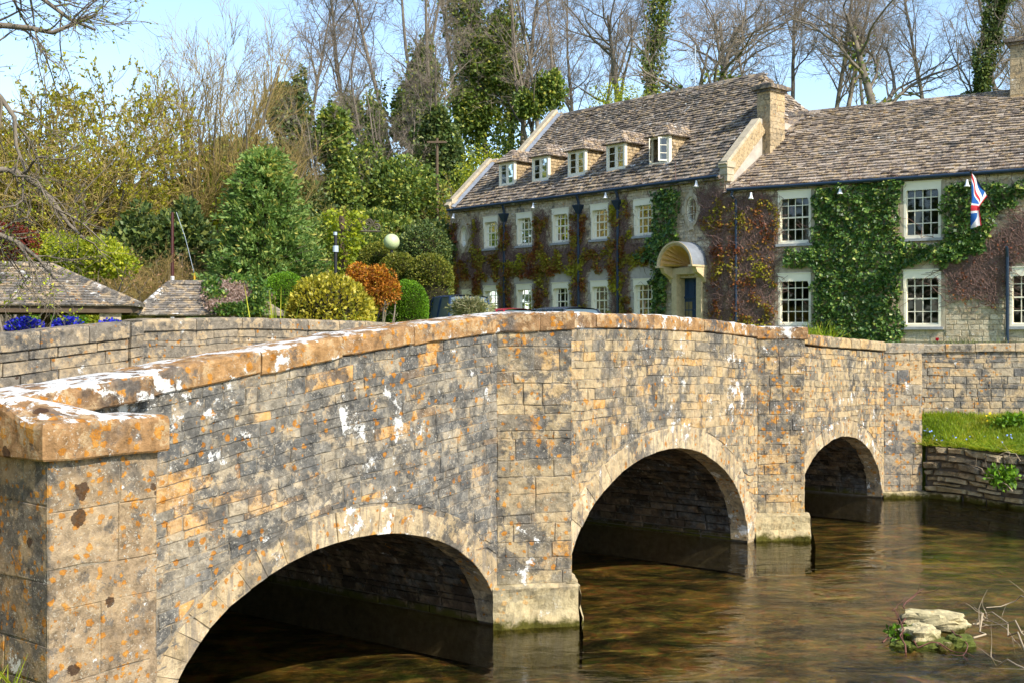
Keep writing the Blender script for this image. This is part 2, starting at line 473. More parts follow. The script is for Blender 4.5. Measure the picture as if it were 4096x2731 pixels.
# cutwaters: three-sided piers carried up to the parapet
def cutwater(sA, sB, nap, ztop, mt, hr, wr, plinth, bottom=-0.6):
    A = np.array((sA, 0.0)); B = np.array(((sA + sB) / 2, nap)); C = np.array((sB, 0.0))
    out = []
    cw = MB()
    for P, Q in ((A, B), (B, C)):
        L = np.linalg.norm(Q - P); u = (Q - P) / L; nn = np.array((-u[1], u[0]))
        fr = lambda s, z, o, P=P, u=u, nn=nn: W(*(P + u * s + nn * o), z)
        cw.add(*sheet([0, L], lambda s: bottom, lambda s: ztop, fr, -0.004))
        out += courses(0.0, L, lambda s: ztop, lambda s: -9, fr, hr, wr, gap=0.006, zmin=plinth, proud=(0.0, 0.009), bev=0.006)
    cw.build('pier_core', M_joint, bridge)
    for V, F, t, a in out: obj('pier_stone', V, F, mt, bridge, t)
    # plinth: rough blocks, wider than the pier
    e = 0.075
    for P, Q in ((A, B), (B, C)):
        L = np.linalg.norm(Q - P); u = (Q - P) / L; nn = np.array((-u[1], u[0]))
        ks = 22
        V = []; F = []
        zs = [-0.6, -0.1, 0.0, 0.06, plinth * 0.4, plinth * .65, plinth * .85, plinth - 0.03, plinth]
        for iz, z in enumerate(zs):
            for i in range(ks):
                s = -0.05 + (L + 0.10) * i / (ks - 1)
                o = e + 0.035 * mnoise.noise((s * 4, z * 6, sA)) + 0.022 * mnoise.noise((s * 13, z * 15, sA)) + (0.035 if iz < 4 else 0) - (0.05 if iz == len(zs) - 1 else 0)
                V.append(W(*(P + u * s + nn * o), z + 0.015 * mnoise.noise((s * 4, 2.2, sA))))
        for i in range(ks): 
            s = -0.05 + (L + 0.10) * i / (ks - 1)
            V.append(W(*(P + u * s - nn * 0.05), plinth + 0.004))
        for iz in range(len(zs)):
            for i in range(ks - 1):
                b0 = iz * ks + i
                F.append((b0, b0 + 1, b0 + ks + 1, b0 + ks))
        obj('plinth_block', V, F, M_foot, bridge, 0.6, False)

cutwater(0.0, 1.10, 0.485, ctop(0.5) - CTH, M_pier, (0.09, 0.20), (0.18, 0.42), 0.40)
cutwater(5.765, 6.585, 0.496, 2.70, M_pier, (0.09, 0.22), (0.16, 0.40), 0.36)
cutwater(10.75, 11.65, 0.498, ctop(11) - CTH, M_wall4, (0.12, 0.22), (0.2, 0.45), 0.10)

# copings
def coping(s0, s1, n0, n1, zt, th, mt, name='coping_stone', rr=0.025, fold=None):
    """one long stone following the hump; rounded section"""
    sec = [(n0, -th), (n1 - 0.012, -th), (n1, -th + 0.012), (n1, -rr * 1.3), (n1 - rr * 0.35, -rr * 0.4), (n1 - rr * 1.3, 0.0), ((n0 + n1) / 2, 0.006), (n0 + rr, 0.0), (n0, -rr)]
    k = max(3, int((s1 - s0) / 0.09))
    V = []; F = []; m = len(sec)
    for i in range(k + 1):
        s = s0 + (s1 - s0) * i / k
        ed = 0.010 if i in (0, k) else 0.0
        for (n, dz) in sec:
            jn = 0.010 * mnoise.noise((s * 6, n * 5, dz * 8 + 1)) + 0.006 * mnoise.noise((s * 21, n * 20, dz * 20))
            jz = 0.010 * mnoise.noise((s * 5 + 9, n * 5, dz * 9))
            V.append(W(s, n + jn - ed * (1 if n > -0.2 else -1), zt(s) + dz + jz - (ed * 0.6 if dz > -0.05 else 0)))
    for i in range(k):
        for j in range(m):
            F.append((i * m + j, i * m + (j + 1) % m, (i + 1) * m + (j + 1) % m, (i + 1) * m + j))
    F.append(tuple(range(m))); F.append(tuple(k * m + j for j in range(m - 1, -1, -1)))
    return obj(name, V, F, mt, bridge, rng.random(), False)

def run(s0, s1, lens, n0, n1, zt, th, mt, name='coping_stone', rr=0.025):
    s = s0
    while s < s1 - 0.05:
        e = min(s + rng.uniform(*lens), s1)
        if s1 - e < 0.2: e = s1
        dz = rng.uniform(-0.006, 0.006)
        coping(s + 0.004, e - 0.004, n0, n1 + rng.uniform(-0.008, 0.008), lambda q: zt(q) + dz, th * rng.uniform(0.95, 1.05), mt, name, rr)
        s = e
run(-9.0, -4.45, (0.7, 1.0), -0.44, 0.115, ctop, 0.19, M_cope)
run(-4.45, -3.90, (0.6, 0.7), -0.44, 0.115, ctop, 0.19, M_cope, rr=0.03)
run(-3.90, -0.02, (0.75, 1.05), -0.44, 0.035, ctop, CTH, M_cope)
run(1.12, 5.75, (0.45, 0.85), -0.44, 0.03, ctop, CTH * 0.95, M_cope)
run(6.60, 10.74, (0.36, 0.6), -0.42, 0.05, ctop, 0.15, M_cope3)

def polycap(pts, zt, th, mt, name, tint=0.5, bev=0.02, base=None):
    """a slab of polygonal plan with a chamfered top edge; zt(S,N) top height"""
    n = len(pts)
    c = np.mean(np.array(pts), axis=0)
    sub = []
    for i in range(n):
        a = np.array(pts[i], float); b = np.array(pts[(i + 1) % n], float)
        k = max(1, int(np.linalg.norm(b - a) / 0.10))
        for q in range(k): sub.append(a + (b - a) * q / k)
    rings = []
    for inset, dz in ((0.012, -th), (0.0, -th + 0.012), (0.0, -bev * 1.2), (bev * 0.5, -bev * 0.35), (bev * 1.8, 0.0)):
        ring = []
        for p in sub:
            d = c - p; l = np.linalg.norm(d)
            q = p + d / l * (inset + 0.014 * mnoise.noise((p[0] * 6, p[1] * 6, dz * 9)))
            ring.append(W(q[0], q[1], ((base + th) if base is not None and dz < -th * .5 else zt(q[0], q[1])) + dz + 0.012 * mnoise.noise((p[0] * 5, p[1] * 5, dz * 7 + 4))))
        rings.append(ring)
    V = [v for r_ in rings for v in r_]; m = len(sub); F = []
    for i in range(len(rings) - 1):
        for j in range(m):
            F.append((i * m + j, i * m + (j + 1) % m, (i + 1) * m + (j + 1) % m, (i + 1) * m + j))
    F.append(tuple((len(rings) - 1) * m + j for j in range(m)))
    F.append(tuple(range(m - 1, -1, -1)))
    return obj(name, V, F, mt, bridge, tint)

e = 0.03
polycap([(-0.02 - e, 0.01), (0.30, 0.30), (0.30, -0.44), (-0.015, -0.44)], lambda s, n: ctop(s) + 0.0, CTH, M_cope, 'cap_stone', 0.4)
polycap([(0.306, 0.30), (0.55, 0.485 + e + 0.01), (1.12, 0.02), (1.115, -0.44), (0.306, -0.44)], lambda s, n: ctop(s), CTH + 0.01, M_cope, 'cap_stone', 0.25)
polycap([(5.755 - e, 0.02), (5.93, 0.225), (5.93, -0.44), (5.755, -0.44)], lambda s, n: 2.872, 0.17, M_cope, 'cap_stone', 0.5)
polycap([(5.936, 0.23), (6.175, 0.496 + e + 0.02), (6.60, 0.02), (6.595, -0.44), (5.936, -0.44)], lambda s, n: 2.868, 0.17, M_cope, 'cap_stone', 0.35)
polycap([(10.745, 0.03), (11.2, 0.52), (11.62, 0.03), (11.62, -0.44), (10.745, -0.44)], lambda s, n: ctop(s) - 0.01, CTH, M_wall4, 'cap_stone', 0.45)

# the near end pier: square, big rough blocks and a thick cap
def boxpier():
    S0, S1, NO = -4.97, -4.23, 0.58
    r = random.Random(3)
    sides = [((S0, NO), (S1, NO)), ((S0, -0.4), (S0, NO)), ((S1, NO), (S1, 0.0))]
    cw = MB()
    zt = 2.06
    for (P, Q) in sides:
        P = np.array(P); Q = np.array(Q)
        L = np.linalg.norm(Q - P); u = (Q - P) / L; nn = np.array((-u[1], u[0]))
        fr = lambda s, z, o, P=P, u=u, nn=nn: W(*(P + u * s + nn * o), z)
        cw.add(*sheet([0, L], lambda s: -0.6, lambda s: zt, fr, -0.006))
        for V, F, t, a in courses(0.0, L, lambda s: zt, lambda s: -9, fr, (0.26, 0.44), (0.5, 0.8), gap=0.004, zmin=-0.4, proud=(-0.002, 0.006), bev=0.006, rough=0.004, r=r):
            obj('pier_stone', V, F, M_pier0, bridge, 0.35 + 0.4 * t)
    cw.build('pier_core', M_joint, bridge)
    polycap([(S0 - 0.07, 0.12), (S0 - 0.07, NO + 0.06), (S1 + 0.05, NO + 0.06), (S1 + 0.04, 0.118)], lambda s, n: 2.285 + (ctop(s) - 2.275) * min(1, max(0, (.46 - n) / .34)) * smooth(-4.42, -4.80, s), 0.225, M_cope, 'cap_stone', 0.6, 0.03, 2.06)
    # rough footing of loose rubble at the bank
    for i in range(7):
        s = S0 - 0.25 + i * 0.18
    return
boxpier()

# far parapet (its road side faces us)
fp = lambda s, z, o: W(s, -6.0 + o, z)
FT = np.array([(-6, 2.50), (-3, 2.68), (-1.58, 2.775), (0.1, 2.93), (0.35, 2.96), (2.0, 3.0), (4.4, 2.965), (6, 2.90), (8, 2.8), (11, 2.65), (14, 2.5)])
ftop = lambda s: float(np.interp(s, FT[:, 0], FT[:, 1]))
fc = MB()
fc.add(*sheet(np.linspace(-9, 12, 60), lambda s: ftop(s) - 1.1, lambda s: ftop(s) - 0.1, fp, -0.006))
fc.build('far_parapet_core', M_joint, bridge)
pc = courses(-4.0, 0.10, lambda s: ftop(s) - 0.215, lambda s: -9, lambda s, z, o: fp(s, z, o + 0.05), (0.15, 0.19), (0.28, 0.75), zmin=1.7, gap=0.014)
pc += courses(0.30, 9.0, lambda s: ftop(s) - 0.16, lambda s: -9, fp, (0.09, 0.15), (0.2, 0.5), zmin=1.8, gap=0.014)
pc += courses(0.10, 0.30, lambda s: ftop(s) - 0.02, lambda s: -9, lambda s, z, o: fp(s, z, o + 0.09), (0.16, 0.2), (0.2, 0.3), zmin=1.7)
emit(pc, 'parapet_stone', M_far, bridge, 220, 'small_parapet_stones')
def frun(s0, s1, lens, n1, th, mt):
    s = s0
    while s < s1 - 0.05:
        e = min(s + rng.uniform(*lens), s1)
        coping(s + 0.006, e - 0.006, -6.45, n1, ftop, th, mt, 'parapet_coping_stone')
        s = e
frun(-6.5, 0.10, (0.55, 0.75), -5.92, 0.215, M_far)
frun(0.31, 12, (0.5, 0.9), -5.97, 0.16, M_far)

# ------------------------------------------------------------------ river wall and roadside wall on the right bank
def wallrun(name, label, P, Q, ztop, zb, mt, hr, wr, thick, cope, gap=0.014, proud=(0, 0.02), bev=0.014, rough=0.008, zmin=None, copemat=None, cope_len=(0.4, 0.7), core=-0.025, cmat=None):
    P = np.array(P, float); Q = np.array(Q, float)
    L = np.linalg.norm(Q - P); u = (Q - P) / L; nn = np.array((u[1], -u[0]))
    t = thing(name, label, 'wall', (P[0], P[1], zb(0)))
    fr = lambda s, z, o: np.array((*(P + u * s + nn * o), z))
    cw = MB()
    fs = np.linspace(0, L, 30)
    cw.add(*sheet(fs, zb, lambda s: ztop(s) - cope * 0.5, fr, core))
    cw.add(*sheet(fs, zb, lambda s: ztop(s) - cope * 0.5, fr, -thick))
    cw.add(*sheet([-thick, -0.025], lambda s: zb(0), lambda s: ztop(0) - cope * 0.5, lambda o, z, s: fr(s, z, o), 0.0))
    cw.add([fr(s, ztop(s) - cope * 0.5, o) for s in fs for o in (-0.025, -thick)], [(2 * i, 2 * i + 1, 2 * i + 3, 2 * i + 2) for i in range(len(fs) - 1)])
    cw.build('core', cmat or M_mortar, t)
    st = courses(0, L, lambda s: ztop(s) - cope, lambda s: zb(s), fr, hr, wr, gap, proud, zmin=min(zb(0), zb(L)), bev=bev, rough=rough)
    emit(st, 'stone', mt, t, 300, 'small_stones')
    if cope:
        s = 0.0
        while s < L - 0.05:
            e = min(s + rng.uniform(*cope_len), L)
            if L - e < 0.2: e = L
            b = MB()
            dz = rng.uniform(-0.012, 0.008)
            z0, z1 = ztop(s) + dz, ztop(e) + dz
            rr = 0.02
            V = []
            for q, zz in ((s + .006, z0), (e - .006, z1)):
                for n_, d_ in ((-thick - 0.04, -cope), (0.05, -cope), (0.055, -rr), (0.035, 0.0), (-thick - 0.02, 0.0), (-thick - 0.04, -rr)):
                    V.append(fr(q, zz + d_ + rng.uniform(-.006, .006), n_ + rng.uniform(-.008, .008)))
            F = [(j, (j + 1) % 6, 6 + (j + 1) % 6, 6 + j) for j in range(6)] + [tuple(range(6)), tuple(range(11, 5, -1))]
            obj('coping_stone', V, F, copemat or mt, t, rng.random())
            s = e
    return t
wallrun('roadside_wall', 'grey block stone wall with flat coping above the grassy bank at right', (6.86, 20.05), (13.5, 19.55), lambda s: 2.595 + 0.004 * s, lambda s: 1.0, M_wall4, (0.10, 0.155), (0.16, 0.36), 0.36, 0.135, gap=0.012, proud=(0, 0.008), bev=0.006, rough=0.004, core=-0.006, cmat=M_joint)
BK = [(7.02, 19.62), (8.30, 18.0), (9.6, 16.2), (11.5, 13.0)]
for (P, Q, zt, lab) in ((BK[0], BK[2], lambda s: 0.86 + 0.03 * math.sin(s * 3), 'low dry stone river wall holding up the grassy bank beside the bridge'),):
    wallrun('river_wall', lab, P, Q, zt, lambda s: -0.45, M_dry, (0.06, 0.16), (0.18, 0.55), 0.3, 0.0, gap=0.026, proud=(-0.04, 0.08), bev=0.032, rough=0.028, core=-0.06)
wallrun('river_wall', 'dry stone river wall running on past the right edge of the picture', BK[2], BK[3], lambda s: 0.84, lambda s: -0.45, M_dry, (0.06, 0.12), (0.2, 0.45), 0.3, 0.0, gap=0.02, proud=(-0.03, 0.06), bev=0.022, rough=0.015)

# ------------------------------------------------------------------ ground, road, water, bed
def smooth(a, b, x):
    t = min(1, max(0, (x - a) / (b - a)))
    return t * t * (3 - 2 * t)
W4A = np.array((6.86, 20.05)); W4U = np.array((6.64, -0.5)) / np.linalg.norm((6.64, -0.5)); W4N = np.array((W4U[1], -W4U[0]))
def hill(x, y):
    # a wooded slope behind the inn; rises to the left and back
    a = y + 0.45 * (x + 5)
    h = 11.5 * smooth(54, 92, a) + 0.012 * max(0, a - 92)
    h += 2.2 * smooth(44, 58, y - 0.2 * x) * smooth(4, -6, x)
    return h
def gz(x, y):
    S, N = toSN(x, y)
    z = 2.02
    # left side beyond the bridge is lower
    z -= 0.55 * smooth(-2, -9, x) * smooth(32, 22, y)
    z += hill(x, y)
    cen = 3.4
    if N < -6.4: cen = 3.4 - 1.3 * (-6.4 - N)
    half_l, half_r = 7.5, 7.6
    if N > -0.3:
        # our bank and the grass wedge in front of the roadside wall
        if S < 3:
            b = 0.98 * smooth(-4.5, -5.4, S) - 0.45 * (1 - smooth(-4.5, -5.4, S))
            b += 0.45 * smooth(-6.5, -9, S)
            return b + 0.06 * mnoise.noise((x * 1.5, y * 1.5, 0))
        w = (np.array((x, y)) - W4A) @ W4N
        if w > -0.25: return -0.45 + 0.05 * mnoise.noise((x * 2, y * 2, 0))
        return 2.02 + hill(x, y)
    if -6.4 <= N <= -0.3:
        rz = -0.45 if -4.3 < S < 11.2 else 1.0 + (0.9 if S > 11.2 else 0.4)
        if S > 12: rz = 2.02
        return rz
    # upstream
    k = smooth(half_l, half_l - 1.2, abs(S - cen))
    if N < -16: k = k
    return z * (1 - k) - 0.45 * k if k > 0 else z

g = G('meadow_ground')
p = g.pos()
c1 = g.ramp(g.noise(p, 0.8, 6.0, 0.65), [(0.3, (0.07, 0.12, 0.015)), (0.55, (0.13, 0.19, 0.02)), (0.8, (0.22, 0.20, 0.06))])
pw = g.map(p, (1.0, 1.7, 1.0), rot=(0, 0, R(-20)))
bn = g.noise(pw, 1.1, 9.0, 0.74, 0.5)
bed = g.ramp(bn, [(0.38, (0.022, 0.024, 0.010)), (0.46, (0.085, 0.072, 0.024)), (0.54, (0.25, 0.165, 0.05)), (0.66, (0.50, 0.31, 0.10))])
weed = g.step(g.noise(pw, 0.7, 5.0, 0.6, 0.3), 0.60, 0.68)
bed = g.mix(g.math('MULTIPLY', weed, 0.8), bed, (0.05, 0.085, 0.012))
peb = g.voro(g.warp(p, 6.0, 0.1), 9.0, 1)
bed = g.mix(0.5, bed, g.mix(1.0, bed, g.mix(0.4, peb, (0.6, 0.55, 0.5)), 'MULTIPLY'))
c1 = g.mix(g.step(g.z(), 0.15, -0.05), c1, bed)
M_ground = g.out(c1, 0.95, 0.1, g.bump(g.noise(p, 9.0, 6.0), 0.6, 0.05))

def axis(lo, hi, fine0, fine1, df, grow=1.25):
    v = list(np.arange(fine0, fine1, df))
    d = df; x = v[-1]
    while x < hi: d *= grow; x += d; v.append(x)
    d = df; x = v[0]
    left = []
    while x > lo: d *= grow; x -= d; left.append(x)
    return left[::-1] + v
ax = axis(-900, 900, -12, 16, 0.4, 1.18); ay = axis(-600, 1500, 0, 26, 0.4, 1.12)
V = [(x, y, gz(x, y)) for y in ay for x in ax]
nx = len(ax)
F = [(j * nx + i, j * nx + i + 1, (j + 1) * nx + i + 1, (j + 1) * nx + i) for j in range(len(ay) - 1) for i in range(nx - 1)]
tag(obj('ground', V, F, M_ground, None, 0.5, True), kind='structure')

def bank_pt(u, v):
    # ruled surface from the top of the river wall to the foot of the roadside wall
    L = [np.linalg.norm(np.array(BK[i + 1]) - np.array(BK[i])) for i in range(3)]
    d = u * sum(L); i = 0
    while i < 2 and d > L[i]: d -= L[i]; i += 1
    A = np.array(BK[i]) + (np.array(BK[i + 1]) - np.array(BK[i])) * d / L[i] + np.array((.04, .05))
    B = W4A + W4U * 6.6 * u - W4N * .03
    p = A + (B - A) * v
    return np.array((p[0], p[1], 0.85 + (0.06 + 0.46 * smooth(0, 1, v)) * min(1, v * 8) + 0.05 * mnoise.noise((p[0] * 2.5, p[1] * 2.5, 0))))
V = [bank_pt(i / 40, j / 14) for i in range(41) for j in range(15)]
F = [(i * 15 + j, i * 15 + j + 1, (i + 1) * 15 + j + 1, (i + 1) * 15 + j) for i in range(40) for j in range(14)]
tag(obj('grass_bank', V, F, M_ground, None, 0.5, True), kind='structure')

M_road = plain('worn_asphalt', (0.06, 0.058, 0.055), 0.9, 0.2, 0.4, 6.0, bump=0.4)
fs = np.linspace(-12, 16, 80)
V = [W(s, n, (ctop(s) - 0.95 if s < 11 else ctop(11) - 0.95 + 0.05 * (s - 11) * 0 + 0.42 * smooth(11, 15, s))) for s in fs for n in (-0.40, -6.0)]
F = [(2 * i, 2 * i + 1, 2 * i + 3, 2 * i + 2) for i in range(len(fs) - 1)]
tag(obj('road', V, F, M_road), kind='structure')

g = G('clear_stream_water')
p = g.pos()
pm = g.map(p, (1.0, 2.2, 1.0), rot=(0, 0, R(-18)))
calm = g.step(g.noise(p, 0.35, 3.0), 0.42, 0.62)
rp = g.math('ADD', g.math('MULTIPLY', g.noise(pm, 1.3, 3.0, 0.5, 0.6), 0.8), g.math('MULTIPLY', g.noise(pm, 6.0, 3.0, 0.55, 0.9), g.math('MULTIPLY', calm, 0.30)))
nr = g.bump(rp, 0.22, 0.10)
fres = g.n('Fresnel', 0, None, IOR=1.33, Normal=nr)
tr = g.n('BsdfTransparent', 0, None, Color=(0.94, 0.90, 0.72, 1))
gl = g.n('BsdfGlossy', 0, None, Color=(1, 1, 1, 1), Roughness=0.03, Normal=nr)
M_water = g.out(shader=g.n('MixShader', 0, None, i0=g.math('MULTIPLY', fres, 0.75, True), i1=tr, i2=gl))
V = [(-60, -30, 0), (60, -30, 0), (60, 40, 0), (-60, 40, 0)]
tag(obj('water', V, [(0, 1, 2, 3)], M_water), kind='structure')
# ------------------------------------------------------------------ the inn: left range (with dormers) and right wing
M_slate = stone_mat('stone_roof_slates', [(0, (0.075, 0.062, 0.052)), (0.35, (0.15, 0.122, 0.10)), (0.7, (0.225, 0.185, 0.15)), (1, (0.36, 0.30, 0.235))], orange=0.08, white=0.30, grey=0.35, speck=0.35)
M_slate2 = stone_mat('warm_stone_roof_slates', [(0, (0.10, 0.08, 0.066)), (0.35, (0.215, 0.17, 0.135)), (0.7, (0.30, 0.245, 0.195)), (1, (0.42, 0.345, 0.27))], orange=0.05, white=0.28, grey=0.18, speck=0.35)
M_rubble = stone_mat('inn_rubble_limestone', [(0, (0.40, 0.325, 0.215)), (0.5, (0.54, 0.445, 0.30)), (1, (0.65, 0.55, 0.385))], orange=0.0, white=0.2, grey=0.05, speck=0.2)
M_cheek = stone_mat('dormer_cheek_slates', [(0, (0.22, 0.16, 0.095)), (0.5, (0.36, 0.26, 0.14)), (1, (0.46, 0.35, 0.20))], orange=0.25, white=0.3, grey=0.1, speck=0.2)
M_ashlar = plain('inn_ashlar', (0.50, 0.42, 0.29), 0.9, 0.15, 0.35, 5.0, bump=0.3)
M_hood = plain('golden_door_stone', (0.62, 0.37, 0.135), 0.85, 0.2, 0.3, 6.0, bump=0.3)
M_hoodp = plain('pale_door_stone', (0.60, 0.47, 0.27), 0.85, 0.2, 0.35, 7.0, bump=0.3)
M_lead = plain('sheet_lead', (0.33, 0.36, 0.40), 0.38, 0.5, 0.35, 5.0, metal=0.35)
M_cream = plain('cream_paint', (0.86, 0.79, 0.60), 0.45, 0.4, 0.06, 3.0)
M_sill = plain('grey_stone_sill', (0.36, 0.36, 0.36), 0.85, 0.2, 0.3, 9.0)
M_pipe = plain('dark_blue_paint', (0.012, 0.028, 0.055), 0.42, 0.5, 0.2, 6.0)
M_door = plain('blue_door_paint', (0.012, 0.045, 0.10), 0.4, 0.5, 0.15, 6.0)
M_render = plain('lime_render', (0.48, 0.43, 0.355), 0.9, 0.1, 0.3, 4.0, bump=0.2)
M_curtain = plain('pale_curtain', (0.5, 0.46, 0.40), 0.9, 0.1, 0.2, 3.0)
M_white = plain('white_enamel', (0.75, 0.76, 0.78), 0.35, 0.5, 0.05, 3.0)
M_dark = plain('dark_interior', (0.03, 0.027, 0.024), 0.9, 0.1, 0.3, 2.0)
g = G('window_glass')
fres = g.n('Fresnel', 0, None, IOR=1.5, Normal=g.bump(g.noise(g.pos(), 2.0, 2.0), 0.05, 0.02))
M_glass = g.out(shader=g.n('MixShader', 0, None, i0=g.math('ADD', g.math('MULTIPLY', fres, 1.2), 0.02, True), i1=g.n('BsdfTransparent', 0, None, Color=(0.75, 0.78, 0.78, 1)), i2=g.n('BsdfGlossy', 0, None, Color=(0.9, 0.95, 1, 1), Roughness=0.02)))

F1 = np.array((7.16, 38.8)); U1 = np.array((-0.66, 0.7513)); V1 = np.array((0.7513, 0.66))
U2 = np.array((0.846, -0.5332)); V2 = np.array((0.5332, 0.846))
def f1(s, z, o): q = F1 + U1 * s - V1 * o; return np.array((q[0], q[1], z))
def f2(s, z, o): q = F1 + U2 * s - V2 * o; return np.array((q[0], q[1], z))
GZ = 1.95
inn = thing('stone_inn', 'long stone inn range with five dormers and a shell-hooded blue door', 'building', (7.16, 38.8, GZ))
wing = thing('stone_inn_wing', 'lower stone inn wing with wide sash windows and thick green ivy', 'building', (10, 37, GZ))

def wall_holes(L0, L1, z0, z1, holes, fr, o=0.0, reveal=0.16):
    ss = sorted({L0, L1, *[h[0] for h in holes], *[h[1] for h in holes]})
    zs = sorted({z0, z1, *[h[2] for h in holes], *[h[3] for h in holes]})
    V = []; F = []
    for i in range(len(ss) - 1):
        for j in range(len(zs) - 1):
            a, b, c, d = ss[i], ss[i + 1], zs[j], zs[j + 1]
            m, n = (a + b) / 2, (c + d) / 2
            if any(h[0] < m < h[1] and h[2] < n < h[3] for h in holes): continue
            k = len(V)
            V += [fr(a, c, o), fr(b, c, o), fr(b, d, o), fr(a, d, o)]
            F.append((k, k + 1, k + 2, k + 3))
    for a, b, c, d in holes:
        k = len(V)
        V += [fr(x, y, q) for q in (o, o - reveal - 0.1) for x, y in ((a, c), (b, c), (b, d), (a, d))]
        F += [(k + i, k + (i + 1) % 4, k + 4 + (i + 1) % 4, k + 4 + i) for i in range(4)]
    return V, F

def hole_courses(L0, L1, z0, z1, holes, fr, hr, wr, r, gap=0.016, proud=(0.0, 0.016), bev=0.01):
    out = []; z = z0
    while z < z1 - 0.03:
        h = min(r.uniform(*hr), z1 - z)
        spans = [(L0, L1)]
        for a, b, c, d in holes:
            if c - 0.02 < z + h and d + 0.02 > z:
                spans = [q for x, y in spans for q in (((x, min(y, a)), (max(x, b), y)) if a < y and b > x else ((x, y),))]
        for x, y in spans:
            s = x
            while s < y - 0.04:
                e = min(s + r.uniform(*wr), y)
                if y - e < wr[0] * 0.5: e = y
                q = gap / 2
                j = lambda: r.uniform(-.005, .005)
                V, F = prism([(s + q + j(), z + q + j()), (e - q + j(), z + q + j()), (e - q + j(), z + h - q + j()), (s + q + j(), z + h - q + j())], fr, r.uniform(*proud), -0.03, bev, r, 0.004)
                out.append((V, F, r.random(), vsize(V, (e - s) * h)))
                s = e
        z += h
    return out

def window(parent, fr, s, z0, z1, w, cols, rows, name='window', rec=0.13, pelmet=0.2, sill=True, curtain=0, face=0.015, fw=0.075):
    a, b = s - w / 2, s + w / 2
    X = lambda q, z, o: fr(q, z, o)
    def bx(m, q0, q1, y0, y1, o0, o1):
        V = [X(q, z, o) for o in (o0, o1) for z in (y0, y1) for q in (q0, q1)]
        m.add(V, [(0, 2, 3, 1), (4, 5, 7, 6), (0, 1, 5, 4), (2, 6, 7, 3), (0, 4, 6, 2), (1, 3, 7, 5)])
    m = MB()
    bx(m, a, a + fw, z0, z1, -rec - .06, face); bx(m, b - fw, b, z0, z1, -rec - .06, face)
    bx(m, a + fw, b - fw, z1 - fw, z1, -rec - .06, face - .002); bx(m, a + fw, b - fw, z0, z0 + fw, -rec - .06, face - .002)
    win = m.build(name, M_cream, parent)
    ia, ib, ja, jb = a + fw, b - fw, z0 + fw, z1 - fw
    m = MB()
    st = 0.028
    bx(m, ia, ia + st, ja, jb, -rec - .04, -rec); bx(m, ib - st, ib, ja, jb, -rec - .04, -rec)
    bx(m, ia + st, ib - st, ja, ja + st * 1.6, -rec - .04, -rec); bx(m, ia + st, ib - st, jb - st, jb, -rec - .04, -rec)
    jm = (ja + jb) / 2
    if rows > 2: bx(m, ia + st, ib - st, jm - .024, jm + .024, -rec - .04, -rec + .012)
    gb = 0.013
    for i in range(1, cols):
        q = ia + (ib - ia) * i / cols
        bx(m, q - gb, q + gb, ja + st, jb - st, -rec - .035, -rec - .006)
    for j in range(1, rows):
        q = ja + (jb - ja) * j / rows
        if rows > 2 and abs(q - jm) < 0.02: continue
        bx(m, ia + st, ib - st, q - gb, q + gb, -rec - .034, -rec - .007)
    m.build('glazing_bars', M_cream, win)
    for i in range(cols):
        for j in range(rows):
            q0, q1 = ia + (ib - ia) * i / cols, ia + (ib - ia) * (i + 1) / cols
            y0, y1 = ja + (jb - ja) * j / rows, ja + (jb - ja) * (j + 1) / rows
            tl = rng.uniform(-.003, .003); t2 = rng.uniform(-.003, .003)
            obj('pane', [X(q0, y0, -rec - .022 + tl), X(q1, y0, -rec - .022 + t2), X(q1, y1, -rec - .022 - tl), X(q0, y1, -rec - .022 - t2)], [(0, 1, 2, 3)], M_glass, win)
    if pelmet:
        # shaped head board: scalloped lower edge and swept ends
        n = 14; P = [(a - .01, z1 + .012), (a - .01, z1 - pelmet * 2.3), (a + .035, z1 - pelmet * 2.2), (a + .07, z1 - pelmet * 1.35)]
        for i in range(n * 3 + 1):
            f = i / (n * 3)
            P.append((a + .10 + (w - .20) * f, z1 - pelmet + 0.018 * abs(math.sin(math.pi * f * n)) - 0.012))
        P += [(b - .07, z1 - pelmet * 1.35), (b - .035, z1 - pelmet * 2.2), (b + .01, z1 - pelmet * 2.3), (b + .01, z1 + .012)]
        k = len(P)
        # built as a strip between head line and lower line
        V = []; F = []
        for q, z in P[1:-1]:
            V += [X(q, z, face + .003), X(q, z1 + .012, face + .003), X(q, z, face + .028), X(q, z1 + .012, face + .028)]
        for i in range(k - 3):
            c = 4 * i
            F += [(c + 2, c + 6, c + 7, c + 3), (c, c + 1, c + 5, c + 4), (c, c + 4, c + 6, c + 2), (c + 1, c + 3, c + 7, c + 5)]
        obj('pelmet', V, F, M_cream, win)
        m = MB(); bx(m, a - .03, b + .03, z1 + .012, z1 + .04, face - 0.01, face + .05); m.build('head_moulding', M_cream, win)
    if sill:
        m = MB(); bx(m, a - .07, b + .07, z0 - .085, z0 - .002, -.05, .09); m.build('sill', M_sill, win)
    if curtain:
        V = []; F = []
        for (q0, q1) in ((ia, ia + (ib - ia) * curtain), (ib - (ib - ia) * curtain, ib)):
            n = 14; k = len(V)
            for i in range(n + 1):
                q = q0 + (q1 - q0) * i / n
                o = -rec - .16 + .025 * math.sin(i * 1.9)
                V += [X(q, ja, o), X(q, jb, o)]
            F += [(k + 2 * i, k + 2 * i + 2, k + 2 * i + 3, k + 2 * i + 1) for i in range(n)]
        obj('curtain', V, F, M_curtain, win)
    return win

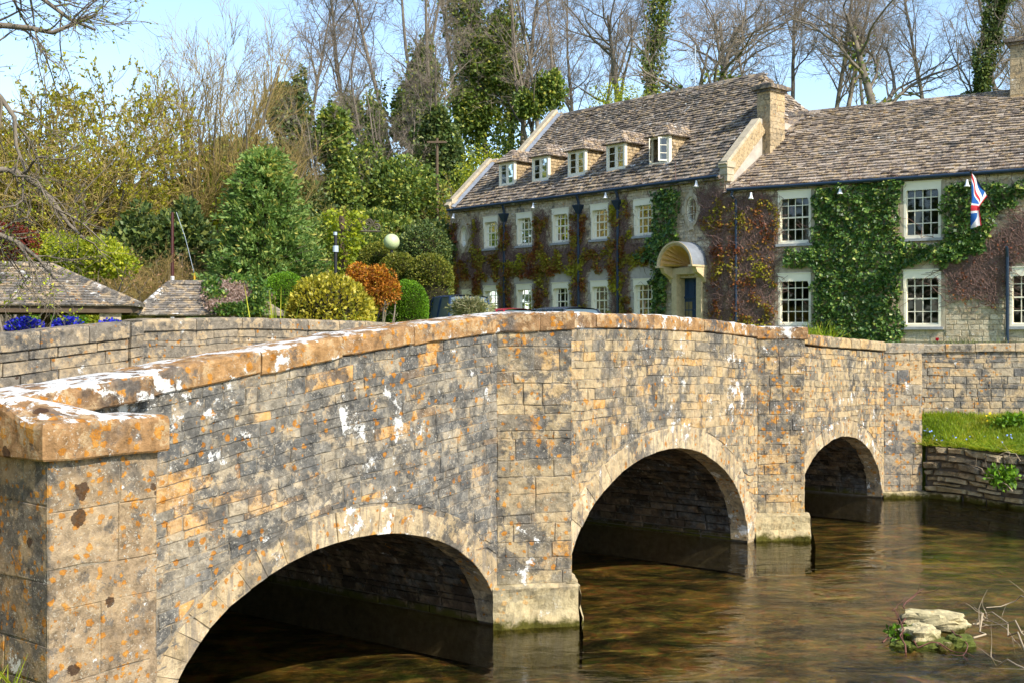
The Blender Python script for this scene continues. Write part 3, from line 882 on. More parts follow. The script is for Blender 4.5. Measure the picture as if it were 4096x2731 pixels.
def oval(parent, fr, s, zc_, rw, rh):
    n = 24
    m = MB(); V = []; F = []
    for i in range(n):
        q = 2 * math.pi * i / n
        for k, o in ((1.0, -.14), (1.0, .02), (0.87, .02), (0.87, -.14)):
            V.append(fr(s + rw * k * math.cos(q), zc_ + rh * k * math.sin(q), o - .02))
    for i in range(n):
        j = (i + 1) % n
        F += [(4 * i + a, 4 * i + (a + 1) % 4, 4 * j + (a + 1) % 4, 4 * j + a) for a in range(4)]
    win = obj('oval_window', V, F, M_cream, parent)
    # dressed stone surround: a ring of blocks with four keystones
    for i in range(12):
        q0, q1 = 2 * math.pi * i / 12 - .26, 2 * math.pi * (i + 1) / 12 - .275
        kk = 1.75 if i % 3 == 0 else 1.45
        P = [(s + rw * k * math.cos(q), zc_ + rh * (1 + (k - 1) * .75) * math.sin(q)) for q, k in ((q0, 1.0), (q1, 1.0), (q1, kk), (q0, kk))]
        V, F = prism(P, fr, 0.07, -0.05, 0.012)
        obj('surround_block', V, F, M_ashlar, win)
    obj('pane', [fr(s + rw * .88 * math.cos(2 * math.pi * i / n), zc_ + rh * .88 * math.sin(2 * math.pi * i / n), -.10) for i in range(n)], [tuple(range(n))], M_glass, win)
    m = MB()
    for a, b, c, d in ((s - .012, s + .012, zc_ - rh * .8, zc_ + rh * .8), (s - rw * .8, s + rw * .8, zc_ - .012 + rh * .3, zc_ + .012 + rh * .3), (s - rw * .8, s + rw * .8, zc_ - .012 - rh * .3, zc_ + .012 - rh * .3)):
        V = [fr(x, y, o) for o in (-.095, -.08) for y in (c, d) for x in (a, b)]
        m.add(V, [(0, 2, 3, 1), (4, 5, 7, 6), (0, 1, 5, 4), (2, 6, 7, 3), (0, 4, 6, 2), (1, 3, 7, 5)])
    m.build('glazing_bars', M_cream, win)

COLS = [12.16, 10.08, 7.98, 5.86, 3.67]
WT, WB, LT, LB = 7.55, 6.25, 4.68, 3.25
holes = []
for s in COLS:
    holes += [(s - .46, s + .46, WB, WT), (s - .46, s + .46, LB, LT)]
holes += [(13.75 - .3, 13.75 + .3, 3.4, 4.55), (1.05, 2.05, GZ, 4.66)]
ov = [(13.93, 6.85, .24, .46), (1.42, 7.0, .24, .46)]
for s, z, a, b in ov: holes.append((s - a * .95, s + a * .95, z - b * .95, z + b * .95))
EAVE1, EAVE2 = 8.1, 7.59
V, F = wall_holes(-0.05, 14.88, GZ, EAVE1, holes, f1, -0.012)
obj('wall', V, F, M_rubble, inn, 0.45)
m = MB()
for q in ((0, 14.88), (9.0, 14.88)): pass
m.add([f1(14.88, GZ, -.012), f1(14.88, GZ, -9), f1(14.88, EAVE1, -9), f1(14.88, EAVE1 + 2.2, -2.35), f1(14.88, EAVE1, -.012)], [(0, 1, 2, 3, 4)])
m.add([f1(0, GZ, -9), f1(14.88, GZ, -9), f1(14.88, EAVE1, -9), f1(0, EAVE1, -9)], [(0, 1, 2, 3)])
m.add([f1(0, GZ, -.4), f1(0, GZ, -9), f1(0, EAVE1, -9), f1(0, 10.2, -6.7), f1(0, 10.2, -1.9), f1(0, EAVE1, -.012)], [(0, 1, 2, 3, 4, 5)])
m.add([f1(12.96, EAVE1, -.5), f1(12.96, EAVE1, -8.6), f1(12.96, EAVE1 + .955 * 4.5, -4.5)], [(0, 1, 2)])
m.add([f1(0, GZ + .1, -.3), f1(14.88, GZ + .1, -.3), f1(14.88, GZ + .1, -9), f1(0, GZ + .1, -9)], [(0, 1, 2, 3)])
m.add([f1(0, 5.4, -.3), f1(14.88, 5.4, -.3), f1(14.88, 5.4, -9), f1(0, 5.4, -9)], [(0, 1, 2, 3)])
m.build('end_and_rear_walls', M_render, inn)
rr = random.Random(21)
st = hole_courses(0.0, 14.88, GZ + .4, EAVE1 - .05, [(a - .10, b + .10, c - .12, d + .06) if b - a > .7 else (a - .12, b + .12, c - .12, d + .12) for a, b, c, d in holes], f1, (0.085, 0.15), (0.14, 0.36), rr)
emit(st, 'wall_stone', M_rubble, inn, 300, 'wall_stones')
cset = [.3, .28, .4, .34, .2]
for i, s in enumerate(COLS):
    window(inn, f1, s, WB, WT, 0.92, 3, 4, curtain=cset[i], rec=.09, fw=.065)
    window(inn, f1, s, LB, LT, 0.92, 3, 4, curtain=cset[-1 - i] * .7, rec=.09, fw=.065)
    # smooth render flat over each lower window
    P = [(s - .62, LB), (s - .47, LB), (s - .47, LT + .05), (s + .47, LT + .05), (s + .47, LB), (s + .62, LB), (s + .62, LT + .25), (s + .35, LT + .45), (s - .35, LT + .45), (s - .62, LT + .25)]
    V = [f1(a, b, .021) for a, b in P] + [f1(a, b, -.01) for a, b in P]; k = len(P)
    obj('render_panel', V, [(0, 1, 2, 9), (2, 3, 7, 8, 9), (3, 6, 7), (3, 4, 5, 6)] + [(i, (i + 1) % k, k + (i + 1) % k, k + i) for i in range(k)], M_render, inn)
window(inn, f1, 13.75, 3.4, 4.55, 0.6, 2, 3, rec=.14, pelmet=.14)
for s, z, a, b in ov: oval(inn, f1, s, z, a, b)

# ---- roofs
def slates(fr, s0, s1, d0, d1, ch, wr, r, inside=None, th=0.042, grade=0.5, maxn=300, mat=None, parent=None, name='roof_slate', tf=None):
    """fr(s, d, o): d up the slope, o off the roof plane"""
    out = []; d = d0; D = d1 - d0
    while d < d1 - .02:
        k = 1 - grade * (d - d0) / D
        h = ch * k * r.uniform(.92, 1.08)
        e = min(d + h, d1)
        s = s0 + r.uniform(-.2, 0)
        while s < s1:
            w = r.uniform(*wr) * (0.55 + .45 * k)
            a, b = max(s, s0), min(s + w, s1)
            s += w
            if b - a < .04: continue
            if inside and not inside((a + b) / 2, (d + e) / 2): continue
            q = 0.006
            l = th * r.uniform(.75, 1.5); dj = r.uniform(-.02, .012); dk = dj + r.uniform(-.012, .012)
            V = [fr(a + q, d + dj, l * 1.3), fr(b - q, d + dk, l * 1.3 + r.uniform(-.006, .006)), fr(b - q, e + .03, l * .35), fr(a + q, e + .03, l * .35),
                 fr(a + q, d + dj, -.01), fr(b - q, d + dk, -.01), fr(b - q, e + .03, -.02), fr(a + q, e + .03, -.02)]
            F = [(0, 1, 2, 3), (4, 5, 1, 0), (5, 6, 2, 1), (7, 4, 0, 3)]
            t = r.random() if tf is None else tf((a + b) / 2, d, r)
            out.append((V, F, t, vsize(V, (b - a) * (e - d))))
        d = e
    emit(out, name, mat, parent, maxn, name + 's_small')

PIT = 0.955; RL = math.hypot(1, PIT)
def fr_roof(s, d, o):
    r_ = d / RL
    z = EAVE1 + PIT * r_
    # gentle sag of the old roof
    z -= 0.06 * math.sin(min(1, max(0, d / 6.2)) * math.pi) * (0.6 + 0.4 * math.sin(s * 0.9))
    q = f1(s, z, -r_)
    nrm = np.array((-V1[0] * PIT, -V1[1] * PIT, 1.0)) / RL
    return q + nrm * o
D_MAX = 4.5 * RL
roof_b = MB()
# deck under the slates
def deck(s0, s1, d0, d1, fr, n=10):
    V = []; F = []
    for i in range(n + 1):
        for j in range(n + 1):
            V.append(fr(s0 + (s1 - s0) * i / n, d0 + (d1 - d0) * j / n, -.012))
    for i in range(n):
        for j in range(n):
            a = i * (n + 1) + j
            F.append((a, a + n + 1, a + n + 2, a + 1))
    return V, F
roof_b.add(*deck(0.0, 12.96, -.25, 1.9 * RL, fr_roof)); roof_b.add(*deck(1.7, 12.96, 1.9 * RL, D_MAX, fr_roof)); roof_b.add(*deck(12.96, 14.88, -.25, 2.35 * RL, fr_roof))
ZR = EAVE1 + PIT * 4.5
ZH = EAVE1 + PIT * 1.9
roof_b.add([fr_roof(0, 1.9 * RL, -.012), fr_roof(1.7, 1.9 * RL, -.012), fr_roof(1.7, D_MAX, -.012)], [(0, 1, 2)])
roof_b.add([f1(0.0, ZH, -1.9), f1(0.0, ZH, -7.1), f1(1.7, ZR, -4.5)], [(0, 1, 2)])
roof_b.add([f1(1.7, ZR, -4.5), f1(12.96, ZR, -4.5), f1(12.96, EAVE1, -9), f1(0.0, EAVE1, -9), f1(0.0, ZH, -7.1)], [(0, 1, 2, 3, 4)])
roof_b.add([f1(12.96, EAVE1 + PIT * 2.35, -2.35), f1(14.88, EAVE1 + PIT * 2.35, -2.35), f1(14.88, EAVE1, -4.7), f1(12.96, EAVE1, -4.7)], [(0, 1, 2, 3)])
roof1 = roof_b.build('roof', M_slate, inn)
DW = 0.46; DR0 = 0.86   # dormer half width, front plane set-back
def in_roof(s, d):
    r_ = d / RL
    if s > 12.96 and r_ > 2.32: return False
    if s < 1.7 and r_ > 1.9 + 2.6 * s / 1.7: return False
    for c in COLS:
        if abs(s - c) < DW + .02 and DR0 + .02 < r_ < 2.0: return False
    return True
rr = random.Random(5)
slates(fr_roof, 0.12, 14.75, -.22, D_MAX, 0.215, (0.18, 0.40), rr, in_roof, parent=roof1, mat=M_slate, grade=.42)
# hip face towards the wing
def fr_hip(s, d, o):
    # s along the gable foot (0..5.2), d up
    t = d / math.hypot(1.7, ZR - ZH)
    base = f1(1.7 * t, ZH + (ZR - ZH) * t, -1.9 - s)
    return base + np.array((U1[0] * -.8, U1[1] * -.8, .6)) * o
slates(fr_hip, 0, 5.2, 0, 2.9, .17, (.18, .34), rr, lambda s, d: 2.6 * d / 2.95 < s < 5.2 - 2.6 * d / 2.95, parent=roof1, mat=M_slate2, maxn=0, name='hip_slate')
# ridge tiles
def ridge(fr, L0, L1, parent, mat, step=.42, hw=.16):
    s = L0
    while s < L1 - .05:
        e = min(s + step, L1)
        V = [fr(q, dz, o) for q in (s + .005, e - .005) for dz, o in ((-hw * .8, -hw), (-hw * .1, -hw * .45), (0.07, 0), (-hw * .1, hw * .45), (-hw * .8, hw))]
        F = [(i, i + 1, 6 + i, 5 + i) for i in range(4)] + [(0, 1, 2, 3, 4), (9, 8, 7, 6, 5)]
        obj('ridge_tile', V, F, mat, parent, rng.random())
        s = e
ridge(lambda q, dz, o: f1(q, ZR + dz + .02 + .02 * mnoise.noise((q, 0, 0)), -4.5 + o), 1.7, 12.96, roof1, M_slate)

def verge(parent, A, B, w, up, side, mat=M_ashlar, name='verge_coping', n=7):
    """sloping gable coping of separate stones; A,B foot and top points, side = unit vector across"""
    A = np.array(A); B = np.array(B); sd = np.array(side)
    L = np.linalg.norm(B - A); d = (B - A) / L; nrm = np.cross(sd, d); nrm = nrm if nrm[2] > 0 else -nrm
    for i in range(n):
        a, b = A + d * (L * i / n + .004), A + d * (L * (i + 1) / n - .004)
        V = [q + sd * x + nrm * y for q in (a, b) for x, y in ((-w, up - .1), (w, up - .1), (w, up - .015), (w - .02, up), (-w + .02, up), (-w, up - .015))]
        F = [(j, (j + 1) % 6, 6 + (j + 1) % 6, 6 + j) for j in range(6)] + [tuple(range(6)), tuple(range(11, 5, -1))]
        obj(name, V, F, mat, parent, rng.random())
    # the upstand below
    V = [q + sd * x + nrm * y for q in (A, B) for x in (-w * .72, w * .72) for y in (-.25, up - .1)]
    obj('verge_wall', V, [(0, 1, 5, 4), (2, 6, 7, 3), (0, 2, 3, 1), (4, 5, 7, 6)], M_cheek, parent, .75)
u3 = np.array((U1[0], U1[1], 0.0))
verge(roof1, fr_roof(14.86, -.1, 0), fr_roof(14.86, 2.35 * RL, 0), .17, .30, u3)
verge(roof1, fr_roof(12.96, 2.30 * RL, 0), fr_roof(12.96, D_MAX + .1, 0), .17, .30, u3)
verge(roof1, f1(14.86, EAVE1 + PIT * 2.35, -2.35), f1(14.86, EAVE1 + PIT * 1.4, -3.3), .17, .28, u3, n=2)
verge(roof1, f1(12.96, ZR, -4.5), f1(12.96, ZR - .9, -5.4), .17, .28, u3, n=2)
verge(roof1, fr_roof(0.02, .12, 0), fr_roof(0.02, 1.95 * RL, 0), .18, .34, u3)
# kneelers
for s in (14.86, .02):
    m = MB()
    q = f1(s, 0, 0)
    for (w, o0, o1, z0, z1) in ((.2, -.35, .10, EAVE1 + .22, EAVE1 + .42), (.16, -.3, .05, EAVE1 - .25, EAVE1 + .22), (.18, -.3, .08, EAVE1 - .02, EAVE1 + .08)):
        V = [f1(s + a, z, o) for o in (o0, o1) for z in (z0, z1) for a in (-w, w)]
        m.add(V, [(0, 2, 3, 1), (4, 5, 7, 6), (0, 1, 5, 4), (2, 6, 7, 3), (0, 4, 6, 2), (1, 3, 7, 5)])
    m.build('kneeler', M_ashlar, inn)
# lead flashing strips beside verges
for fr_, a, b, s in ((fr_roof, .0, 2.3 * RL, 14.62), (fr_roof, 2.4 * RL, D_MAX, 12.72)):
    V = [fr_(s + x, d, .055 + (.10 if x > 0 else 0)) for d in (a, b) for x in (-.07, .09)]
    obj('flashing', V, [(0, 1, 3, 2)], M_lead, roof1)

# ---- chimney stacks
def chimney(parent, c, hw, hd, z0, z1, ux, uy, name='chimney'):
    ux = np.array((*ux, 0.0)); uy = np.array((*uy, 0.0)); c = np.array((*c, 0.0))
    m = MB(); m.box(c, ux, uy, (0, 0, 1.0), -hw + .012, hw - .012, -hd + .012, hd - .012, z0, z1)
    ch = m.build(name, M_ashlar, parent)
    r = random.Random(9)
    for (o, a, b, L) in ((c - uy * hd - ux * hw, ux, -uy, 2 * hw), (c + ux * hw - uy * hd, uy, ux, 2 * hd), (c - ux * hw - uy * hd, uy, -ux, 2 * hd)):
        fr = lambda s, z, q, o=o, a=a, b=b: o + a * s + b * q + np.array((0, 0, z))
        for V, F, t, _ in hole_courses(0, L, z0, z1 - .22, [], fr, (.16, .24), (.25, .5), r, gap=.008, proud=(0, .008), bev=.006):
            obj('chimney_block', V, F, M_chim, ch, t)
    m = MB()
    m.box(c, ux, uy, (0, 0, 1.0), -hw - .06, hw + .06, -hd - .06, hd + .06, z1 - .22, z1 - .13, .4)
    m.box(c, ux, uy, (0, 0, 1.0), -hw - .16, hw + .16, -hd - .16, hd + .16, z1 - .128, z1, .4)
    m.box(c, ux, uy, (0, 0, 1.0), -hw - .02, hw + .02, -hd - .02, hd + .02, z1 + .002, z1 + .07, .4)
    m.build('chimney_cap', M_slate, ch)
    return ch
M_chim = stone_mat('chimney_ashlar', [(0, (0.30, 0.23, 0.14)), (0.6, (0.44, 0.34, 0.21)), (1, (0.48, 0.33, 0.16))], orange=0.05, white=0.15, grey=0.15, speck=0.1)
cc = F1 + V1 * 2.5 + U1 * (-.05)
chimney(inn, cc, .28, .42, 8.6, 11.35, -U1, V1)

# ---- dormers
def dormer(c):
    r0 = DR0
    zb = EAVE1 + PIT * r0
    H = 1.03; zt = zb + H
    RB = r0 + H / PIT + .15
    m = MB()
    # carcass cheeks
    for sg in (-1, 1):
        s = c + sg * (DW - .02)
        m.add([f1(s, zb - .1, -r0), f1(s, zt, -r0), f1(s, zt, -RB)], [(0, 1, 2)])
    m.add([f1(c - DW + .02, zt, -r0), f1(c + DW - .02, zt, -r0), f1(c + DW - .02, zt, -RB), f1(c - DW + .02, zt, -RB)], [(0, 1, 2, 3)])
    d = m.build('dormer', M_cheek, inn, False)
    d.data.materials[0] = M_cheek
    # slate-hung cheeks
    r = random.Random(int(c * 100))
    for sg in (-1, 1):
        pcs = []
        z = zb
        while z < zt - .03:
            h = .13
            y = -r0
            yend = -(r0 + (z - zb) / PIT) - .02
            q = -r0 - .02
            rmax = r0 + (z + h * .5 - zb) / PIT
            a = r0 + .02
            while a < min(rmax + .12, RB):
                w = r.uniform(.11, .2)
                so = c + sg * (DW - .015)
                l0 = .03
                V = [f1(so + sg * l0, z - .01, -a), f1(so + sg * l0, z - .01, -a - w + .008), f1(so + sg * .008, z + h, -a - w + .008), f1(so + sg * .008, z + h, -a),
                     f1(so, z - .01, -a), f1(so, z - .01, -a - w + .008)]
                obj('cheek_slate', V, [(0, 1, 2, 3), (4, 5, 1, 0), (0, 3, 4), (1, 5, 2)], M_cheek, d, r.random()) if sg < 0 else pcs.append((V, [(0, 1, 2, 3), (4, 5, 1, 0), (0, 3, 4), (1, 5, 2)]))
                a += w
            z += h
        if pcs:
            b = MB()
            for V, F in pcs: b.add(V, F, r.random())
            b.build('far_cheek_slates', M_cheek, d, kind='stuff')
    # window with two casements
    fr = lambda s, z, o: f1(s, z, o - r0)
    def bx(m, q0, q1, y0, y1, o0, o1):
        V = [fr(q, z, o) for o in (o0, o1) for z in (y0, y1) for q in (q0, q1)]
        m.add(V, [(0, 2, 3, 1), (4, 5, 7, 6), (0, 1, 5, 4), (2, 6, 7, 3), (0, 4, 6, 2), (1, 3, 7, 5)])
    m = MB()
    a, b = c - DW, c + DW
    bx(m, a - .02, a + .06, zb - .05, zt, -.12, .02); bx(m, b - .06, b + .02, zb - .05, zt, -.12, .02)
    bx(m, a + .06, b - .06, zt - .10, zt, -.12, .018); bx(m, a + .06, b - .06, zb - .05, zb + .06, -.12, .03)
    bx(m, c - .02, c + .02, zb + .06, zt - .10, -.10, .004)
    m.build('window_frame', M_cream, d)
    opened = abs(c - 3.67) < .01
    for sg in (-1, 1):
        hinge = c + sg * (DW - .062)
        ang = R(62) if opened else 0
        def fc(q, z, o, sg=sg, hinge=hinge, ang=ang):
            # q: distance from hinge towards the middle
            return fr(hinge - sg * (q * math.cos(ang)) , z, q * math.sin(ang) + o - .03)
        L = DW - .084
        y0, y1 = zb + .064, zt - .104
        m = MB()
        def cb(q0, q1, z0, z1, o0=-.018, o1=.018):
            V = [fc(q, z, o) for o in (o0, o1) for z in (z0, z1) for q in (q0, q1)]
            m.add(V, [(0, 2, 3, 1), (4, 5, 7, 6), (0, 1, 5, 4), (2, 6, 7, 3), (0, 4, 6, 2), (1, 3, 7, 5)])
        cb(0, .045, y0, y1); cb(L - .045, L, y0, y1); cb(.045, L - .045, y0, y0 + .055); cb(.045, L - .045, y1 - .045, y1)
        for k in (1, 2):
            zz = y0 + (y1 - y0) * k / 3
            cb(.045, L - .045, zz - .011, zz + .011, -.012, .012)
        m.build('casement', M_cream, d)
        for k in range(3):
            za, zb_ = y0 + (y1 - y0) * k / 3, y0 + (y1 - y0) * (k + 1) / 3
            obj('pane', [fc(.03, za, 0), fc(L - .03, za, 0), fc(L - .03, zb_, 0), fc(.03, zb_, 0)], [(0, 1, 2, 3)], M_glass, d)
    V = [fr(q, zb + .06 if z == 0 else zt - .08, -.2 + .02 * math.sin(q * 50)) for q in np.linspace(a + .05, c - .15, 12) for z in (0, 1)]
    obj('curtain', V, [(2 * i, 2 * i + 2, 2 * i + 3, 2 * i + 1) for i in range(11)], M_curtain, d)
    # hipped slate roof
    ov_ = .14; rz = .52; hip = .48
    A = (c - DW - ov_, zt - .05); 
    RBK = r0 + (H + rz) / PIT + .2
    eL = lambda o: f1(c - DW - ov_, zt - .04, o); eR = lambda o: f1(c + DW + ov_, zt - .04, o)
    top = lambda o: f1(c, zt + rz, o)
    fo = -r0 + .16
    V = [eL(fo), eR(fo), top(fo - hip), eL(-r0 - H / PIT - .3), eR(-r0 - H / PIT - .3), top(-RBK)]
    dr = obj('dormer_roof', V, [(0, 1, 2), (0, 2, 5, 3), (1, 4, 5, 2), (0, 3, 4, 1)], M_slate, d, .35)
    def tri_slates(P0, P1, T0, T1, ch=.145):
        # quad P0 P1 (eave) to T0 T1 (ridge); courses of small slates
        b = MB()
        n = max(3, int(np.linalg.norm((P0 + P1) / 2 - (T0 + T1) / 2) / ch))
        nrm = np.cross(P1 - P0, (T0 + T1) / 2 - P0); nrm /= np.linalg.norm(nrm)
        if nrm[2] < 0: nrm = -nrm
        for k in range(n):
            a0, a1 = P0 + (T0 - P0) * k / n, P1 + (T1 - P1) * k / n
            b0, b1 = P0 + (T0 - P0) * (k + 1) / n, P1 + (T1 - P1) * (k + 1) / n
            L = np.linalg.norm(a1 - a0); mm = max(1, int(L / r.uniform(.17, .24)))
            cut = [0] + sorted(min(.97, max(.03, (i + r.uniform(-.25, .25)) / mm)) for i in range(1, mm)) + [1]
            for i in range(len(cut) - 1):
                f, h = cut[i] + .01, cut[i + 1] - .01
                l = r.uniform(.03, .05)
                dn = (a0 - b0) / (np.linalg.norm(a0 - b0) + 1e-6) * r.uniform(0, .025)
                w0, w1, w2, w3 = a0 + (a1 - a0) * f + dn, a0 + (a1 - a0) * h + dn, b0 + (b1 - b0) * h, b0 + (b1 - b0) * f
                V = [w0 + nrm * l, w1 + nrm * l, w2 + nrm * .012, w3 + nrm * .012, w0 - nrm * .01, w1 - nrm * .01]
                obj('roof_slate', V, [(0, 1, 2, 3), (4, 5, 1, 0), (0, 3, 4), (1, 5, 2)], M_slate2, d, r.random())
    tri_slates(eL(fo), eR(fo), top(fo - hip), top(fo - hip))
    tri_slates(eR(-r0 - H / PIT - .05), eR(fo), top(-RBK + .1), top(fo - hip))
    tri_slates(eL(fo), eL(-r0 - H / PIT - .05), top(fo - hip), top(-RBK + .1))
    # lead apron
    V = [f1(c - DW - .12, zb - .14, -r0 + .16), f1(c + DW + .12, zb - .14, -r0 + .16), f1(c + DW + .12, zb + .0, -r0 + .035), f1(c - DW - .12, zb + .0, -r0 + .035)]
    obj('lead_apron', V, [(0, 1, 2, 3)], M_lead, d)
for c in COLS: dormer(c)

# ---- gutters, downpipes, spotlights
def gutter(parent, fr, a, b, z, o):
    m = MB()
    m.tube([fr(a, z, o), fr((a + b) / 2, z - .015, o), fr(b, z, o)], .055, 8)
    s = a + .5
    while s < b:
        m.tube([fr(s, z - .02, o), fr(s, z - .12, .02)], .012, 4)
        s += 1.1
    m.build('gutter', M_pipe, parent)
gutter(inn, f1, .18, 14.85, EAVE1 - .07, .20)
def pipe(parent, fr, s, ztop, zbot, hopper=True, r=.055):
    m = MB()
    m.tube([fr(s, ztop, .20), fr(s, ztop - .12, .16), fr(s, ztop - .3, .10), fr(s, zbot, .10)], r, 8)
    if hopper:
        zz = ztop - .42
        V = []
        for z, w, o1 in ((zz - .30, .06, .16), (zz - .20, .10, .2), (zz - .05, .17, .24), (zz, .19, .26), (zz + .04, .19, .26)):
            V += [fr(s - w, z, .0), fr(s + w, z, .0), fr(s + w, z, o1), fr(s - w, z, o1)]
        F = [(4 * k + i, 4 * k + (i + 1) % 4, 4 * k + 4 + (i + 1) % 4, 4 * k + 4 + i) for k in range(4) for i in range(4)] + [(0, 1, 2, 3), (16, 17, 18, 19)]
        m.add(V, F)
    for z in np.arange(zbot + .6, ztop - .8, 1.3):
        m.tube([fr(s, z, .10), fr(s, z + .07, .10)], r * 1.25, 8)
    m.build('downpipe', M_pipe, parent)
for x in (11.22, 6.9, 4.85): pipe(inn, f1, x, EAVE1 - .1, GZ)
def spot(parent, fr, s, z):
    m = MB()
    m.tube([fr(s, z + .10, 0), fr(s, z + .13, .12), fr(s, z + .10, .22)], .014, 5)
    m.tube([fr(s, z + .14, .22), fr(s, z + .06, .22), fr(s, z - .02, .22), fr(s, z - .08, .23)], [.03, .04, .06, .095], 8)
    m.build('spotlight', M_white, parent)
for s, z in ((14.4, 7.72), (9.32, 7.75), (5.35, 7.8), (1.05, 7.82), (14.7, 5.4)): spot(inn, f1, s, z)

# ---- doorway with shell hood
def doorway(c=1.55):
    fr = f1
    def bx(m, q0, q1, y0, y1, o0, o1, t=.5):
        V = [fr(q, z, o) for o in (o0, o1) for z in (y0, y1) for q in (q0, q1)]
        m.add(V, [(0, 2, 3, 1), (4, 5, 7, 6), (0, 1, 5, 4), (2, 6, 7, 3), (0, 4, 6, 2), (1, 3, 7, 5)], t)
    m = MB()
    for sg in (-1, 1):
        a, b = sorted((c + sg * .44, c + sg * .66))
        bx(m, a, b, GZ, 4.68, -.3, .16)
        bx(m, a - .03, b + .03, 4.68, 4.78, -.3, .20)
    bx(m, c - .66, c + .66, 4.782, 5.0, -.1, .18)
    surround = m.build('doorway', M_hoodp, inn)
    m = MB(); bx(m, c - .5, c + .5, GZ, 4.68, -.34, -.29)
    dr = m.build('door', M_door, surround)
    m = MB()
    bx(m, c - .42, c - .05, 2.1, 2.75, -.29, -.275); bx(m, c + .05, c + .42, 2.1, 2.75, -.29, -.275)
    bx(m, c - .5, c + .5, 3.95, 4.03, -.29, -.25)
    for q in (-.3, 0, .3): bx(m, c + q - .012, c + q + .012, 4.06, 4.6, -.29, -.268)
    m.build('door_panels', M_door, surround, kind='stuff')
    for i in range(2):
        for j in range(3):
            for sg in (-1, 1):
                a = c + sg * .25 + (i - .5) * .17; z = 2.95 + j * .31
                obj('door_pane', [fr(a - .07, z, -.282), fr(a + .07, z, -.282), fr(a + .07, z + .27, -.282), fr(a - .07, z + .27, -.282)], [(0, 1, 2, 3)], M_doorglass, surround)
    # consoles
    for sg in (-1, 1):
        P = [(0, 4.45), (.10, 4.5), (.16, 4.62), (.30, 4.72), (.52, 4.82), (.62, 5.0), (0, 5.0)]
        s0, s1 = c + sg * .62, c + sg * .80
        V = [fr(s, z, o) for s in (s0, s1) for o, z in P]; k = len(P)
        obj('hood_bracket', V, [tuple(range(k)), tuple(range(2 * k - 1, k - 1, -1))] + [(i, (i + 1) % k, k + (i + 1) % k, k + i) for i in range(k)], M_hoodp, surround)
    # lead-covered half barrel with a rounded back, moulded front arch
    RH = .80; n = 24
    V = []; F = []
    os_ = [.78, .74, .5, .25, .0]
    for o in os_:
        for i in range(n + 1):
            q = math.pi * i / n
            V.append(fr(c + RH * math.cos(q), 5.04 + RH * 1.06 * math.sin(q), o))
    for k in range(len(os_) - 1):
        for i in range(n): a = k * (n + 1) + i; F.append((a, a + 1, a + n + 2, a + n + 1))
    obj('hood_roof', V, F, M_lead, surround, None, True)
    V = []; F = []
    for R_, o in ((RH - .005, .77), (RH - .01, .80), (RH - .07, .80), (RH - .09, .74), (RH - .14, .74)):
        for i in range(n + 1):
            q = math.pi * i / n
            V.append(fr(c + R_ * math.cos(q), 5.04 + R_ * 1.06 * math.sin(q), o))
    for k in range(4):
        for i in range(n): a = k * (n + 1) + i; F.append((a, a + 1, a + n + 2, a + n + 1))
    obj('hood_arch', V, F, M_hoodp, surround)
    # scalloped shell: ribs radiate from the lower back
    V = []; F = []; nr = 44; nk = 8
    Ri = RH - .14
    for k in range(nk + 1):
        f = k / nk
        for i in range(nr + 1):
            q = math.pi * i / nr
            fl = .07 * f * (1 - .3 * f) * math.cos(q * 22)
            r_ = Ri * (f + (fl if k < nk else 0))
            dep = .74 * (f ** 2.2) + .02
            V.append(fr(c + r_ * math.cos(q), 5.06 + r_ * 1.06 * math.sin(q), dep - (0 if k in (0, nk) else fl)))
    for k in range(nk):
        for i in range(nr): a = k * (nr + 1) + i; F.append((a, a + 1, a + nr + 2, a + nr + 1))
    obj('hood_shell', V, F, M_hood, surround, None, False)
    m = MB(); bx(m, c - RH - .03, c - RH + .16, 5.0, 5.06, -.02, .82); bx(m, c + RH - .16, c + RH + .03, 5.0, 5.06, -.02, .82)
    bx(m, c - RH + .16, c + RH - .16, 5.002, 5.05, -.02, .06)
    m.build('hood_shelf', M_hoodp, surround)
M_doorglass = plain('warm_door_glass', (0.25, 0.20, 0.10), 0.1, 0.5, 0.3, 6.0)
doorway()

# ---- right wing
WX = [(2.40, 1.08, 5.66, 7.36, 3.0, 4.67), (6.41, 1.10, 5.66, 7.38, 2.95, 4.67), (9.45, 1.10, 5.66, 7.38, 2.95, 4.67), (12.5, 1.1, 5.66, 7.38, 2.95, 4.67)]
holes2 = []
for s, w, a, b, c, d in WX:
    if s != 9.45: holes2.append((s - w / 2, s + w / 2, a, b))
    holes2.append((s - w / 2, s + w / 2, c, d))
V, F = wall_holes(0, 15, GZ, EAVE2, holes2, f2, -.012)
obj('wall', V, F, M_rubble, wing, .4)
H2 = 3.1; R2 = 4.3; P2_ = H2 / R2; RL2 = math.hypot(1, P2_)
m = MB()
m.add([f2(15, GZ, 0), f2(15, GZ, -8.6), f2(15, EAVE2, -8.6), f2(15, EAVE2 + H2, -R2), f2(15, EAVE2, 0)], [(0, 1, 2, 3, 4)])
m.add([f2(0, GZ, -8.6), f2(15, GZ, -8.6), f2(15, EAVE2, -8.6), f2(0, EAVE2, -8.6)], [(0, 1, 2, 3)])
for z in (GZ + .1, 5.2): m.add([f2(0, z, -.3), f2(15, z, -.3), f2(15, z, -8.6), f2(0, z, -8.6)], [(0, 1, 2, 3)])
m.build('end_and_rear_walls', M_render, wing)
rr = random.Random(33)
st = hole_courses(0.15, 11.5, GZ + .55, EAVE2 - .05, [(a - .13, b + .13, c - .1, d + .16) for a, b, c, d in holes2], f2, (.12, .19), (.22, .48), rr)
emit(st, 'wall_stone', M_rubble, wing, 300, 'wall_stones')
